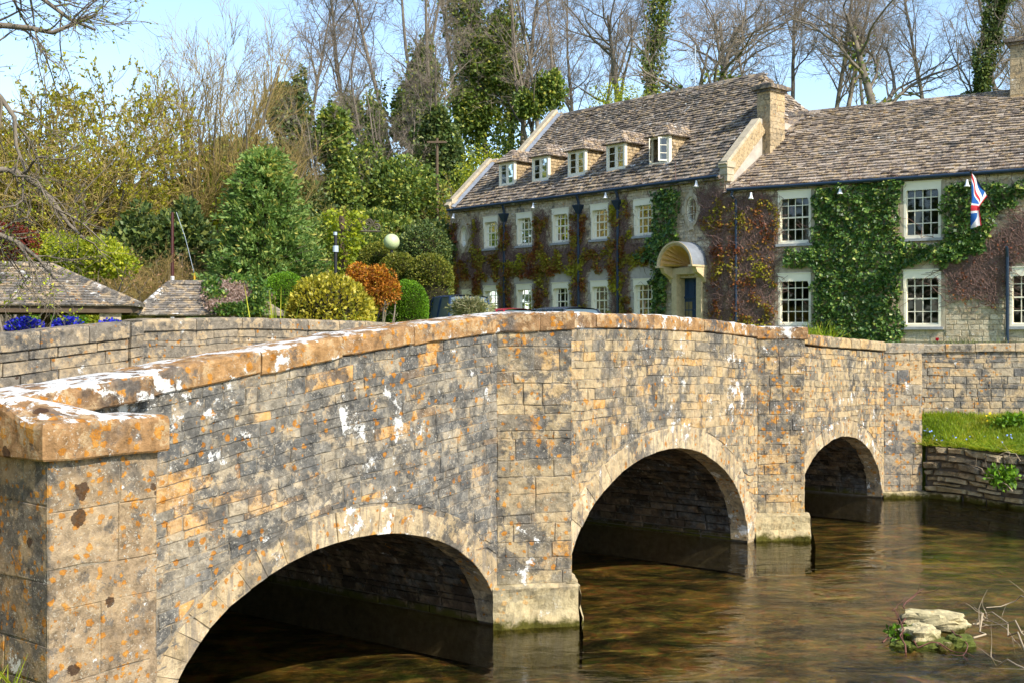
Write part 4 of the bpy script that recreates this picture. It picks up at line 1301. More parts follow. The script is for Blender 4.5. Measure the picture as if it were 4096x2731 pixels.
for a, b, c, d in holes2:
    # dressed stone jambs and lintel
    for (x0, x1, y0, y1) in ((a - .13, a, c - .1, d + .15), (b, b + .13, c - .1, d + .15), (a, b, d + .02, d + .16)):
        V, F = prism([(x0 + .003, y0), (x1 - .003, y0), (x1 - .003, y1), (x0 + .003, y1)], f2, .012, -.05, .006)
        obj('dressed_stone', V, F, M_ashlar, wing)
for s, w, a, b, c, d in WX:
    if s != 9.45: window(wing, f2, s, a, b, w, 4, 4, curtain=.18 if s < 3 else 0, rec=.07, pelmet=.24, fw=.07)
    window(wing, f2, s, c, d, w, 4, 4, curtain=0, rec=.07, pelmet=.24, fw=.07)
def fr_roof2(s, d, o):
    r_ = d / RL2
    q = f2(s, EAVE2 + P2_ * r_ - .05 * math.sin(min(1, max(0, d / 5.3)) * math.pi) * (.6 + .4 * math.sin(s * .8)), -r_)
    return q + np.array((-V2[0] * P2_, -V2[1] * P2_, 1.0)) / RL2 * o
roof_b = MB()
D2M = R2 * RL2
roof_b.add(*deck(0, 15.2, -.22, D2M, fr_roof2))
roof_b.add([f2(0, EAVE2 + H2, -R2), f2(15.2, EAVE2 + H2, -R2), f2(15.2, EAVE2, -8.6), f2(0, EAVE2, -8.6)], [(0, 1, 2, 3)])
roof2 = roof_b.build('roof', M_slate2, wing)
def in2(s, d):
    # cut back along the range's gable (bisecting line)
    q = fr_roof2(s, d, 0)[:2] - F1
    return q @ (-U1) > .20
slates(fr_roof2, -2.2, 12.2, -.2, D2M, .205, (.17, .38), rr, in2, parent=roof2, mat=M_slate2, grade=.40)
ridge(lambda q, dz, o: f2(q, EAVE2 + H2 + dz + .02, -R2 + o), -1.0, 13, roof2, M_slate)
gutter(wing, f2, .15, 13, EAVE2 - .06, .2)
m = MB(); m.tube([f2(.35, EAVE2 - .1, .2), f2(.3, EAVE2 - .25, .18), f2(.42, EAVE2 - .42, .08), f2(.42, GZ, .08)], .045, 8); m.build('downpipe', M_pipe, wing)
pipe(wing, f2, 8.85, 5.3, GZ, False, .05)
for s, z in ((1.0, 7.25), (3.95, 7.22), (7.75, 7.2)): spot(wing, f2, s, z)
chimney(wing, F1 + U2 * 8.85 + V2 * 4.3, .55, .4, 9.6, 12.35, U2, V2)
# lead flashing along the junction
V = [fr_roof2(s, d, .07) for d, s in ((0.0, .12), (0.0, .30))] + [f1(-.22, EAVE2 + .4 + .25, -.35)]
# ------------------------------------------------------------------ vegetation materials
def leaf_mat(name, stops, transl=0.3, rough=0.55, spec=0.3, nz=0.35):
    g = G(name)
    c = g.ramp(g.tint(), stops)
    c = g.mix(1.0, c, g.ramp(g.noise(g.objco(), 0.9, 3.0), [(0.3, 1 - nz), (0.7, 1 + nz * .5)]), 'MULTIPLY')
    b = g.n('BsdfPrincipled', 0, None, i0=c, Roughness=rough, i13=spec)
    t = g.n('BsdfTranslucent', 0, None, Color=g.mix(1.0, c, (1.3, 1.25, 0.7), 'MULTIPLY'))
    return g.out(shader=g.n('MixShader', 0, None, i0=transl, i1=b, i2=t))
L_ivy = leaf_mat('ivy_leaves', [(0, (0.028, 0.072, 0.013)), (0.5, (0.083, 0.171, 0.029)), (0.85, (0.176, 0.286, 0.044)), (1, (0.396, 0.418, 0.077))], .22, .42, .45)
L_ivyfar = leaf_mat('woodland_ivy_leaves', [(0, (0.050, 0.094, 0.022)), (0.5, (0.144, 0.219, 0.040)), (0.85, (0.300, 0.362, 0.062)), (1, (0.550, 0.500, 0.088))], .3, .5, .35)
L_ever = leaf_mat('dark_evergreen_leaves', [(0, (0.039, 0.072, 0.023)), (0.6, (0.104, 0.163, 0.042)), (1, (0.286, 0.312, 0.078))], .25, .5, .35)
L_olive = leaf_mat('olive_spring_leaves', [(0, (0.17, 0.165, 0.018)), (0.5, (0.34, 0.32, 0.026)), (1, (0.55, 0.50, 0.04))], .45)
L_yg = leaf_mat('yellow_green_leaves', [(0, (0.133, 0.187, 0.016)), (0.5, (0.312, 0.374, 0.022)), (1, (0.655, 0.624, 0.047))], .4)
L_yellow = leaf_mat('golden_variegated_leaves', [(0, (0.115, 0.138, 0.014)), (0.4, (0.345, 0.310, 0.023)), (0.8, (0.598, 0.506, 0.046)), (1, (0.713, 0.632, 0.161))], .3)
L_lime = leaf_mat('fresh_yew_leaves', [(0, (0.047, 0.115, 0.007)), (0.5, (0.115, 0.257, 0.011)), (1, (0.230, 0.405, 0.020))], .25)
L_topi = leaf_mat('clipped_olive_hedge_leaves', [(0, (0.07, 0.095, 0.014)), (0.5, (0.155, 0.185, 0.024)), (1, (0.32, 0.29, 0.04))], .3)
L_orange = leaf_mat('orange_spring_leaves', [(0, (0.175, 0.075, 0.013)), (0.5, (0.475, 0.163, 0.018)), (0.85, (0.625, 0.275, 0.025)), (1, (0.500, 0.425, 0.037))], .35)
L_red = leaf_mat('dark_red_leaves', [(0, (0.065, 0.013, 0.010)), (1, (0.260, 0.046, 0.026))], .35)
L_con = leaf_mat('conifer_sprays', [(0, (0.05, 0.115, 0.028)), (0.5, (0.13, 0.23, 0.05)), (0.85, (0.26, 0.36, 0.09)), (1, (0.44, 0.40, 0.09))], .3, nz=.2)
L_creep = leaf_mat('virginia_creeper_leaves', [(0, (0.17, 0.045, 0.02)), (0.35, (0.30, 0.11, 0.022)), (0.6, (0.26, 0.20, 0.022)), (1, (0.44, 0.42, 0.03))], .35)
L_tan = leaf_mat('dry_seed_clusters', [(0, (0.338, 0.182, 0.091)), (1, (0.624, 0.390, 0.221))], .3)
L_grass = leaf_mat('grass_blades', [(0, (0.12, 0.23, 0.014)), (0.6, (0.32, 0.42, 0.02)), (1, (0.58, 0.52, 0.07))], .45)
L_blue = leaf_mat('blue_petals', [(0, (0.015, 0.015, 0.30)), (1, (0.05, 0.06, 0.75))], .3)
L_pink = leaf_mat('dry_pinkish_blossom', [(0, (0.26, 0.16, 0.12)), (1, (0.55, 0.42, 0.36))], .3)
L_lav = leaf_mat('grey_green_lavender', [(0, (0.156, 0.182, 0.065)), (0.6, (0.312, 0.325, 0.156)), (1, (0.546, 0.468, 0.260))], .3)
M_bark = plain('grey_brown_bark', (0.22, 0.185, 0.14), 0.95, 0.1, 0.5, 3.0, bump=0.5)
M_bark2 = plain('pale_bark', (0.20, 0.165, 0.12), 0.95, 0.1, 0.5, 3.0, bump=0.4)
M_twig = plain('brown_twigs', (0.27, 0.22, 0.17), 0.9, 0.1, 0.4, 2.0)
M_twigw = plain('warm_twigs', (0.35, 0.26, 0.095), 0.9, 0.1, 0.4, 2.0)
M_vine = plain('bare_vine_stems', (0.25, 0.155, 0.125), 0.9, 0.1, 0.4, 3.0)

def unit(a): return a / (np.linalg.norm(a, axis=-1, keepdims=True) + 1e-9)

def leaf_quads(P, D, size, r, aspect=0.6, tint=None, cup=0.0):
    """diamond leaves at P, blade direction D, random roll"""
    n = len(P)
    D = unit(D)
    up = unit(r.normal(size=(n, 3)))
    B = unit(np.cross(D, up))
    L = (size * r.uniform(0.65, 1.35, n))[:, None]
    Wd = L * aspect
    V = np.stack([P, P + D * L * .5 + B * Wd * .5, P + D * L, P + D * L * .5 - B * Wd * .5], 1).reshape(-1, 3)
    F = np.arange(n * 4, dtype=np.int32).reshape(-1, 4)
    t = r.uniform(0, 1, n) if tint is None else np.clip(tint, 0, 1)
    return V, F, t

def tubes_np(pts, rad, n):
    """pts (B,K,3), rad (B,K) -> verts, quads"""
    B, K, _ = pts.shape
    d = np.empty_like(pts)
    d[:, 1:-1] = pts[:, 2:] - pts[:, :-2]; d[:, 0] = pts[:, 1] - pts[:, 0]; d[:, -1] = pts[:, -1] - pts[:, -2]
    d = unit(d)
    ref = np.where(np.abs(d[..., 2:3]) < .9, np.array((0, 0, 1.0)), np.array((1.0, 0, 0)))
    a = unit(np.cross(d, ref)); b = np.cross(d, a)
    q = np.arange(n) * 2 * math.pi / n
    V = pts[:, :, None, :] + rad[:, :, None, None] * (np.cos(q)[None, None, :, None] * a[:, :, None, :] + np.sin(q)[None, None, :, None] * b[:, :, None, :])
    V = V.reshape(-1, 3)
    base = (np.arange(B) * K * n)[:, None, None]
    i = np.arange(K - 1)[None, :, None] * n; k = np.arange(n)[None, None, :]; k2 = (k + 1) % n
    F = np.stack([base + i + k, base + i + k2, base + i + n + k2, base + i + n + k], -1).reshape(-1, 4)
    return V, F.astype(np.int32)

def children(pts, rad, n, K, r, f0, f1_, ang, ln, wig, up, rscale=.6, rmin=.006, rmax=9, taper=.3, flat=0.0):
    B, k, _ = pts.shape
    seg = np.linalg.norm(np.diff(pts, axis=1), axis=2).sum(1)
    pi = r.choice(B, n, p=seg / seg.sum())
    f = r.uniform(f0, f1_, n)
    x = f * (k - 1); i = np.minimum(x.astype(int), k - 2); w = (x - i)[:, None]
    p0 = pts[pi, i] * (1 - w) + pts[pi, i + 1] * w
    pr = rad[pi, i] * (1 - w[:, 0]) + rad[pi, i + 1] * w[:, 0]
    d = unit(pts[pi, i + 1] - pts[pi, i])
    q = unit(r.normal(size=(n, 3)) * np.array((1, 1, 1 - flat)))
    q = unit(q - d * (q * d).sum(1, keepdims=True))
    a = np.radians(r.uniform(ang[0], ang[1], n))[:, None]
    d = unit(d * np.cos(a) + q * np.sin(a))
    L = (r.uniform(ln[0], ln[1], n) * (1 - .45 * f))[:, None]
    P = np.empty((n, K, 3)); P[:, 0] = p0
    for s in range(1, K):
        d = unit(d + r.normal(size=(n, 3)) * wig + np.array((0, 0, up)))
        P[:, s] = P[:, s - 1] + d * L / (K - 1)
    r0 = np.clip(pr * rscale * r.uniform(.7, 1.1, n), rmin, rmax)
    Rd = r0[:, None] * np.linspace(1, taper, K)[None]
    return P, Rd

class Tree:
    """levels[0] trunk(s); children by level; level data kept for ivy and leaves"""
    def __init__(s, seed): s.r = np.random.default_rng(seed); s.L = []
    def trunk(s, H, r0, lean=(0, 0), K=12, wig=.05, n=1, spread=0.0, base=(0, 0, 0)):
        P = np.zeros((n, K, 3)); Rr = np.zeros((n, K))
        for b in range(n):
            az = s.r.uniform(0, 2 * math.pi)
            d = unit(np.array((lean[0] + spread * math.cos(az), lean[1] + spread * math.sin(az), 1.0)))
            p = np.array(base, float); h = H * s.r.uniform(.85, 1.05)
            for k in range(K):
                P[b, k] = p
                Rr[b, k] = r0 * (1 - .78 * k / (K - 1)) * (1.25 if k == 0 else 1)
                d = unit(d + s.r.normal(size=3) * wig + np.array((0, 0, .03)))
                p = p + d * h / (K - 1)
        s.L.append((P, Rr)); return s
    def limbs(s, polys, r0):
        K = 8
        P = []
        for q in polys:
            q = np.array(q, float)
            t = np.linspace(0, len(q) - 1, K)
            P.append(np.stack([np.interp(t, np.arange(len(q)), q[:, c]) for c in range(3)], 1))
        P = np.array(P) + s.r.normal(size=(len(P), K, 3)) * .03
        s.L.append((P, r0 * np.linspace(1, .3, K)[None].repeat(len(P), 0))); return s
    def sub(s, n, K, f0, f1, ang, ln, wig, up, **kw):
        P, Rr = s.L[-1]
        s.L.append(children(P, Rr, n, K, s.r, f0, f1, ang, ln, wig, up, **kw)); return s
    def wood(s, lv, sides):
        V = []; F = []; o = 0
        for l in lv:
            v, f = tubes_np(*s.L[l], sides[l])
            V.append(v); F.append(f + o); o += len(v)
        return np.concatenate(V), np.concatenate(F)
    def tips(s, n, lv=-1, f0=.2):
        P = s.L[lv][0]; B, K, _ = P.shape
        b = s.r.integers(0, B, n); x = s.r.uniform(f0, 1, n) * (K - 1); i = np.minimum(x.astype(int), K - 2); w = (x - i)[:, None]
        return P[b, i] * (1 - w) + P[b, i + 1] * w, unit(P[b, i + 1] - P[b, i])

def ivy_on(tree, n, r, hmax, size, rad=.55, levels=(0, 1), fmax=.5):
    Ps = []
    for l in levels:
        P, Rr = tree.L[l]
        B, K, _ = P.shape
        m = int(n * (0.65 if l == levels[0] else 0.35 / max(1, len(levels) - 1)))
        b = r.integers(0, B, m); x = r.uniform(0, 1 if l == 0 else fmax, m) * (K - 1); i = np.minimum(x.astype(int), K - 2); w = (x - i)[:, None]
        q = P[b, i] * (1 - w) + P[b, i + 1] * w
        q = q[q[:, 2] < hmax * r.uniform(.75, 1.0, len(q))]
        # clumps: offset radius from a slow noise so the sleeve is lumpy
        d = unit(r.normal(size=(len(q), 3)) * np.array((1, 1, .5)))
        k = np.array([.55 + 1.2 * max(-.3, mnoise.noise(Vector((v[0] * .7 + dd[0] * .8 + 5, v[1] * .7 + dd[1] * .8, v[2] * .55)))) for v, dd in zip(q, d)])
        rr_ = (rad * k * (1.15 - .5 * q[:, 2] / (hmax + 1e-6)))[:, None]
        Ps.append((q + d * rr_ * r.uniform(.55, 1.05, (len(q), 1)), d))
    P = np.concatenate([a for a, b in Ps]); D = np.concatenate([b for a, b in Ps])
    D = unit(D + r.normal(size=D.shape) * .5 + np.array((0, 0, -.5)))
    return leaf_quads(P, D, size, r, .75)

def foliage(c, rad, n, size, r, lobes=26, lob=.34, fill=.25, aspect=.6, up=.2, flatbase=True):
    """lobed leaf mass in an ellipsoid; returns verts, quads, tint (brighter on lobe crowns comes from light, tint is only leaf age)"""
    c = np.array(c, float); rad = np.array(rad, float)
    u = unit(r.normal(size=(lobes, 3)))
    if flatbase: u[:, 2] = np.abs(u[:, 2]) * 1.0 - .25
    C = u * r.uniform(.45, .85, (lobes, 1))
    li = r.integers(0, lobes, n)
    d = unit(r.normal(size=(n, 3)))
    rr_ = lob * (r.uniform(.75, 1.08, n) ** .7)[:, None] * r.uniform(.7, 1.25, lobes)[li][:, None]
    P = C[li] + d * rr_
    k = r.random(n) < fill
    P[k] = unit(r.normal(size=(k.sum(), 3))) * (r.random((k.sum(), 1)) ** .4) * .8
    D = unit(d + r.normal(size=(n, 3)) * .6 + np.array((0, 0, up)))
    return leaf_quads(c + P * rad, D, size, r, aspect)

def dome(c, rad, n, size, r, rough=.04, aspect=.6, skin=.10, low=-.2, tall=0.0):
    """clipped dome or ball of small leaves"""
    c = np.array(c, float); rad = np.array(rad, float)
    u = unit(r.normal(size=(int(n * 1.6), 3))); u = u[u[:, 2] > low][:n]
    k = np.array([1 + rough * mnoise.noise(Vector(v * 3.1) + Vector((c[0], c[1], 0))) * 2 for v in u])[:, None]
    P = u * k * r.uniform(1 - skin, 1.02, (len(u), 1))
    D = unit(u + r.normal(size=u.shape) * .7 + np.array((0, 0, .2)))
    return leaf_quads(c + P * rad, D, size, r, aspect)

def core_ball(c, rad, k=.9, n=12, m=8, low=-.25):
    V = []; F = []
    for j in range(m + 1):
        t = math.asin(low) + (math.pi / 2 - math.asin(low)) * j / m
        for i in range(n):
            q = 2 * math.pi * i / n
            V.append((c[0] + rad[0] * k * math.cos(t) * math.cos(q), c[1] + rad[1] * k * math.cos(t) * math.sin(q), c[2] + rad[2] * k * math.sin(t)))
    for j in range(m):
        for i in range(n):
            F.append((j * n + i, j * n + (i + 1) % n, (j + 1) * n + (i + 1) % n, (j + 1) * n + i))
    return V, F

def at(px, Y): return (px - 1176) / 2650 * Y      # bearing of a plant measured on the photograph, at its own distance

# ------------------------------------------------------------------ climbers on the inn
def in_poly(p, poly):
    x, y = p[:, 0], p[:, 1]
    c = np.zeros(len(p), bool)
    j = len(poly) - 1
    for i in range(len(poly)):
        xi, yi = poly[i]; xj, yj = poly[j]
        if yi != yj: c ^= ((yi > y) != (yj > y)) & (x < (xj - xi) * (y - yi) / (yj - yi) + xi)
        j = i
    return c
def area_pts(polys, dens, r, edge=.10, sc_=2.5):
    out = []
    for poly in polys:
        a = np.array(poly); lo = a.min(0) - .2; hi = a.max(0) + .2
        n = int((hi - lo).prod() * dens)
        p = r.uniform(lo, hi, (n, 2))
        w = np.array([(mnoise.noise((q[0] * sc_, q[1] * sc_, 1.0)), mnoise.noise((q[0] * sc_, q[1] * sc_, 7.0))) for q in p]) * edge * 2
        out.append(p[in_poly(p + w, poly)])
    return np.concatenate(out)
def wall_leaves(pts, fr, r, size, obase, oamp, nscale, dirz=-.6, aspect=.85, tint=None):
    n = len(pts)
    k = np.array([mnoise.noise((q[0] * nscale, q[1] * nscale, 3.0)) + .5 * mnoise.noise((q[0] * nscale * 2.3, q[1] * nscale * 2.3, 8.0)) for q in pts])
    o = obase + oamp * np.clip(.5 + .8 * k, 0, 1.3) * r.uniform(.55, 1.0, n)
    P = np.array([fr(a, b, c) for (a, b), c in zip(pts, o)])
    x = fr(1, 0, 0) - fr(0, 0, 0); y = fr(0, 0, 1) - fr(0, 0, 0)
    D = (x[None] * r.normal(size=(n, 1)) * .6 + y[None] * r.uniform(.15, 1.0, (n, 1)) + np.array((0, 0, 1.0)) * (dirz + r.normal(size=(n, 1)) * .35))
    D = unit(D)
    # blades face mostly outward: use a controlled side vector
    B = unit(np.cross(D, y[None] + r.normal(size=(n, 3)) * .55 + np.array((0, 0, .35))))
    L = (size * r.uniform(.6, 1.35, n))[:, None]
    V = np.stack([P, P + D * L * .45 + B * L * aspect * .5, P + D * L, P + D * L * .45 - B * L * aspect * .5], 1).reshape(-1, 3)
    return V, np.arange(4 * n, dtype=np.int32).reshape(-1, 4), (r.uniform(0, 1, n) if tint is None else tint(pts, r))
def vines(polys, fr, n, r, length=(0.6, 2.0), rad=.008, up=.8, wig=.45):
    P = []
    for poly in polys:
        a = np.array(poly); lo, hi = a.min(0), a.max(0)
        m = max(2, int(n * (hi - lo).prod()))
        p = r.uniform(lo, hi, (m * 2, 2)); p = p[in_poly(p, poly)][:m]
        for q in p:
            d = np.array((r.normal() * .5, up)); L = r.uniform(*length); K = 7; pts = []
            q = q.copy()
            for k in range(K):
                pts.append(fr(q[0], q[1], .03 + r.uniform(0, .05)))
                d = d + r.normal(size=2) * wig; d = d / np.linalg.norm(d)
                q = q + d * L / K
            P.append(pts)
    P = np.array(P); Rd = (rad * r.uniform(.5, 1.6, len(P)))[:, None] * np.linspace(1, .5, P.shape[1])[None]
    return tubes_np(P, Rd, 4)

rv = np.random.default_rng(11)
ivy_main = [[(3.12, 7.47), (4.3, 7.49), (5.80, 7.49), (5.80, 5.72), (5.84, 4.98), (5.80, 2.0), (3.10, 2.0), (3.02, 4.79), (2.97, 5.08), (3.02, 5.63)], [(2.03, 5.50), (3.12, 5.58), (3.12, 4.88), (2.18, 4.96)], [(5.70, 5.55), (7.01, 5.55), (8.06, 5.63), (8.25, 5.16), (7.57, 4.95), (6.94, 4.84), (5.70, 4.84)]]
ivy_right = [[(7.09, 7.25), (7.82, 7.38), (8.55, 7.28), (8.82, 6.56), (8.55, 6.19), (8.31, 5.68), (7.94, 5.20), (7.05, 5.30), (7.05, 6.53)], [(8.55, 7.15), (9.4, 7.36), (9.5, 6.79), (8.67, 6.44)]]
ivy_inn = [[(3.13, 7.83), (1.85, 7.74), (1.98, 6.48), (1.85, 5.95), (2.4, 5.95), (2.75, 3.91), (3.15, 3.4), (3.18, 5.32), (4.05, 5.52), (3.42, 5.95), (3.18, 6.25)], [(3.15, 4.7), (2.55, 5.28), (2.55, 2.0), (3.15, 2.0)]]
def climber(name, label, loc, polys, fr, dens, size, o, mat, stems=True, nsc=2.6, edge=.10):
    t = thing(name, label, 'ivy' if 'ivy' in name else 'creeper', loc)
    p = area_pts(polys, dens, rv, edge)
    obj('leaves', *wall_leaves(p, fr, rv, size, *o, nsc)[:2], mat, t, rv.uniform(0, 1, len(p)))
    if stems: obj('stems', *vines(polys, fr, 5, rv), M_vine, t)
    return t
climber('wall_ivy', 'thick glossy green ivy climbing between the two columns of wing windows', tuple(f2(4.5, GZ, .1)), ivy_main, f2, 560, .115, (.03, .20), L_ivy)
climber('wall_ivy', 'green ivy around the hanging flag on the inn wing', tuple(f2(8, GZ, .1)), ivy_right, f2, 520, .115, (.03, .20), L_ivy)
climber('wall_ivy', 'green ivy left of the shell hooded doorway', tuple(f1(2.6, GZ, .1)), ivy_inn, f1, 480, .12, (.03, .20), L_ivy)
cw = [[(0.15, 7.15), (1.74, 7.12), (1.78, 5.68), (1.67, 2.0), (0.15, 2.0)]]
cr = [[(7.01, 4.75), (8.19, 5.04), (9.6, 6.3), (9.6, 4.87), (8.79, 4.6), (8.67, 3.34), (7.94, 3.74), (7.2, 3.62)]]
ci = [[(1.05, 7.53), (0.02, 7.3), (0.02, 2.0), (0.70, 2.0), (.55, 4.9), (.55, 5.9), (.95, 6.2)]]
cl = [[(14.85, 7.4), (14.42, 7.4), (14.27, 2.2), (14.85, 2.2)], [(13.39, 7.5), (12.9, 7.5), (12.75, 4.3), (13.4, 4.3)], [(11.6, 7.15), (10.9, 7.1), (10.8, 2.2), (11.6, 2.2)], [(9.45, 7.5), (8.65, 7.3), (8.65, 2.2), (9.45, 2.2)], [(7.35, 7.3), (6.6, 7.25), (6.55, 2.2), (7.35, 2.2)], [(5.25, 7.55), (4.35, 7.55), (4.4, 2.2), (5.25, 2.2)],
      [(14.85, 5.85), (12.67, 6.0), (10.21, 5.95), (7.69, 5.9), (5.36, 5.85), (3.42, 5.95), (3.42, 5.17), (5.36, 5.12), (7.69, 5.05), (10.21, 5.0), (12.67, 5.0), (14.85, 4.82)]]
def creeper(label, loc, polys, fr, nv, dl, edge=.14, bias=0.0, size=.085, vl=(.3, 1.3)):
    t = thing('wall_creeper', label, 'creeper', loc)
    obj('stems', *vines(polys, fr, nv * 2.7, rv, vl, .0075), M_vine, t)
    p = area_pts(polys, dl * 2.2, rv, edge)
    k = np.array([mnoise.noise((q[0] * 1.9, q[1] * 1.6, 12.0)) for q in p])
    p = p[k + rv.uniform(-.25, .25, len(p)) > .02]
    t_ = np.array([.5 + .75 * mnoise.noise((q[0] * 1.1, q[1] * 1.1, 31.0)) for q in p]) + rv.normal(size=len(p)) * .16 + bias
    V, F, _ = wall_leaves(p, fr, rv, size, .03, .12, 2.2)
    obj('leaves', V, F, L_creep, t, np.clip(t_, 0, 1))
creeper('mostly bare brown creeper with orange and yellow leaves right of the doorway', tuple(f1(.5, GZ, .1)), ci, f1, 80, 210, bias=-.05)
creeper('brown creeper with tangled bare stems left of the first wing window', tuple(f2(1, GZ, .1)), cw, f2, 80, 210, bias=-.05)
creeper('thin leafless reddish creeper under the flag on the wing wall', tuple(f2(8.3, GZ, .1)), cr, f2, 60, 40, bias=-.5, size=.06)
creeper('patchy yellow-green and rust creeper trained between the inn windows and pipes', tuple(f1(9, GZ, .1)), cl, f1, 95, 420, bias=.08, size=.10, vl=(.2, .65))

# ------------------------------------------------------------------ woodland
def make_tree(kind, seed):
    t = Tree(seed); r = t.r
    if kind == 'tall':      # forest-grown, long clean stem
        t.trunk(17, .20, K=14, wig=.045).sub(20, 9, .32, 1, (22, 58), (3.5, 7.5), .14, .10, rscale=.5).sub(150, 7, .2, 1, (25, 65), (1.2, 3.2), .16, .06, rscale=.55).sub(1000, 5, .15, 1, (20, 65), (.5, 1.5), .18, .03, rscale=.6, rmin=.010).sub(2100, 3, .1, 1, (20, 60), (.3, .8), .15, .02, rscale=.7, rmin=.008, taper=.5)
    elif kind == 'fork':    # several leaning stems from one stool
        t.trunk(16, .15, K=12, wig=.06, n=4, spread=.22).sub(34, 8, .35, 1, (20, 55), (2.5, 6), .15, .08, rscale=.5).sub(190, 6, .2, 1, (25, 65), (1.0, 2.8), .17, .05, rscale=.55).sub(1100, 5, .15, 1, (20, 65), (.5, 1.4), .18, .03, rscale=.6, rmin=.010).sub(2100, 3, .1, 1, (20, 60), (.3, .75), .15, .02, rscale=.7, rmin=.008, taper=.5)
    elif kind == 'vase':    # fan of fine upright twigs
        t.trunk(4, .22, K=6, wig=.05, n=3, spread=.25).sub(26, 9, .3, 1, (12, 42), (5, 9), .07, .07, rscale=.55).sub(200, 7, .2, 1, (12, 40), (1.6, 3.8), .09, .08, rscale=.5, rmax=.03).sub(1400, 5, .15, 1, (15, 45), (.7, 1.8), .12, .06, rscale=.6, rmin=.008).sub(3000, 3, .1, 1, (15, 50), (.35, .9), .12, .04, rscale=.7, rmin=.006, taper=.5)
    elif kind == 'wide':    # spreading crown, heavy crooked limbs
        t.trunk(11, .36, K=12, wig=.06).sub(12, 10, .40, 1, (35, 75), (5, 9), .20, .05, rscale=.6).sub(110, 8, .25, 1, (25, 70), (1.8, 4.2), .22, .05, rscale=.55).sub(900, 5, .2, 1, (25, 65), (.7, 1.8), .2, .04, rscale=.55, rmin=.010).sub(2100, 3, .1, 1, (20, 60), (.3, .9), .16, .03, rscale=.7, rmin=.008, taper=.5)
    elif kind == 'bushy':   # dense twiggy small tree
        t.trunk(3.2, .16, K=6, wig=.08, n=5, spread=.45).sub(60, 8, .2, 1, (15, 55), (2.4, 5.2), .13, .09, rscale=.6).sub(420, 6, .15, 1, (18, 60), (.9, 2.2), .16, .06, rscale=.55).sub(2600, 4, .1, 1, (20, 60), (.4, 1.1), .16, .05, rscale=.6, rmin=.009).sub(2600, 3, .1, 1, (20, 60), (.2, .6), .15, .02, rscale=.7, rmin=.007, taper=.5)
    return t
PROTO = {}
def proto(kind, seed, leaf=None, nleaf=0, lsize=.1, twig=None, bark=None):
    key = (kind, seed, leaf.name if leaf else '', nleaf)
    if key in PROTO: return PROTO[key]
    t = make_tree(kind, seed)
    sides = [8, 5, 4, 3, 3]
    tm = mesh('trunk', *t.wood([0, 1], sides), bark or M_bark, None, True)
    cm = mesh('crown', *t.wood([2, 3, 4], sides), twig or M_twig)
    lm = None
    if nleaf:
        P, D = t.tips(nleaf)
        D = unit(D + t.r.normal(size=D.shape) * .7)
        V, F, ti = leaf_quads(P, D, lsize, t.r)
        lm = mesh('leaves', V, F, leaf, ti)
    PROTO[key] = (t, tm, cm, lm)
    return PROTO[key]
def part(name, me, parent):
    o = bpy.data.objects.new(name, me); link(o, parent); return o
def plant_tree(x, y, sc_, rot, pr, label, name='bare_tree', group=None, ivy=0, ivy_h=8, ivy_rad=.6, ivy_size=.2, ivy_mat=None, z=None, lean=(0, 0), szz=1.0, fmax=.4, mass=None):
    t, tm, cm, lm = pr
    o = thing(name, label, 'tree', (x, y, (gz(x, y) if z is None else z) - .15), group)
    o.rotation_euler = (lean[0], lean[1], rot); o.scale = (sc_, sc_, sc_ * szz)
    part('trunk', tm, o); part('crown', cm, o)
    if lm: part('leaves', lm, o)
    if ivy:
        r = np.random.default_rng(int(abs(x * 71 + y * 13)) + 1)
        V, F, ti = ivy_on(t, ivy, r, ivy_h, ivy_size, ivy_rad, fmax=fmax)
        part('ivy', mesh('ivy', V, F, ivy_mat or L_ivyfar, ti), o)
    for k, (mx, my, mw, mz0, mz1, mn) in enumerate(mass or []):
        # a swollen ivy head round the stem, given as centre x,y, width, foot and top heights
        r = np.random.default_rng(int(abs(x * 31 + y * 7)) + 5 + k)
        V, F, ti = foliage((mx, my, (mz0 + mz1) / 2), (mw / 2, mw / 2.4, (mz1 - mz0) / 2), mn, .21, r, 34, .30, .2, .75, -.3, False)
        MI = np.array(Matrix.LocRotScale(o.location, o.rotation_euler, o.scale).inverted())
        V = V @ MI[:3, :3].T + MI[:3, 3]
        part('ivy_head', mesh('ivy_head', V, F, ivy_mat or L_ivyfar, ti), o)
    return o
# ------------------------------------------------------------------ trees, placed on the hillside behind the inn and along the lane
T_tall = [proto('tall', 101), proto('tall', 102), proto('tall', 103)]
T_fork = [proto('fork', 201), proto('fork', 202)]
T_wide = [proto('wide', 301), proto('wide', 302)]
T_vase = [proto('vase', 401, twig=M_twigw)]
GT = 'bare woodland trees behind the inn'
def hd(px, Y, wpx, ytop, ybot, n):
    q = Y / 2650
    return (at(px, Y), Y - .8, wpx * q, 2.8 + (762 - ybot) * q, 2.8 + (762 - ytop) * q, n)
def bt(px, Y, sc_, rot, pr, label, **kw): return plant_tree(at(px, Y), Y, sc_, rot, pr, label, group=GT, **kw)
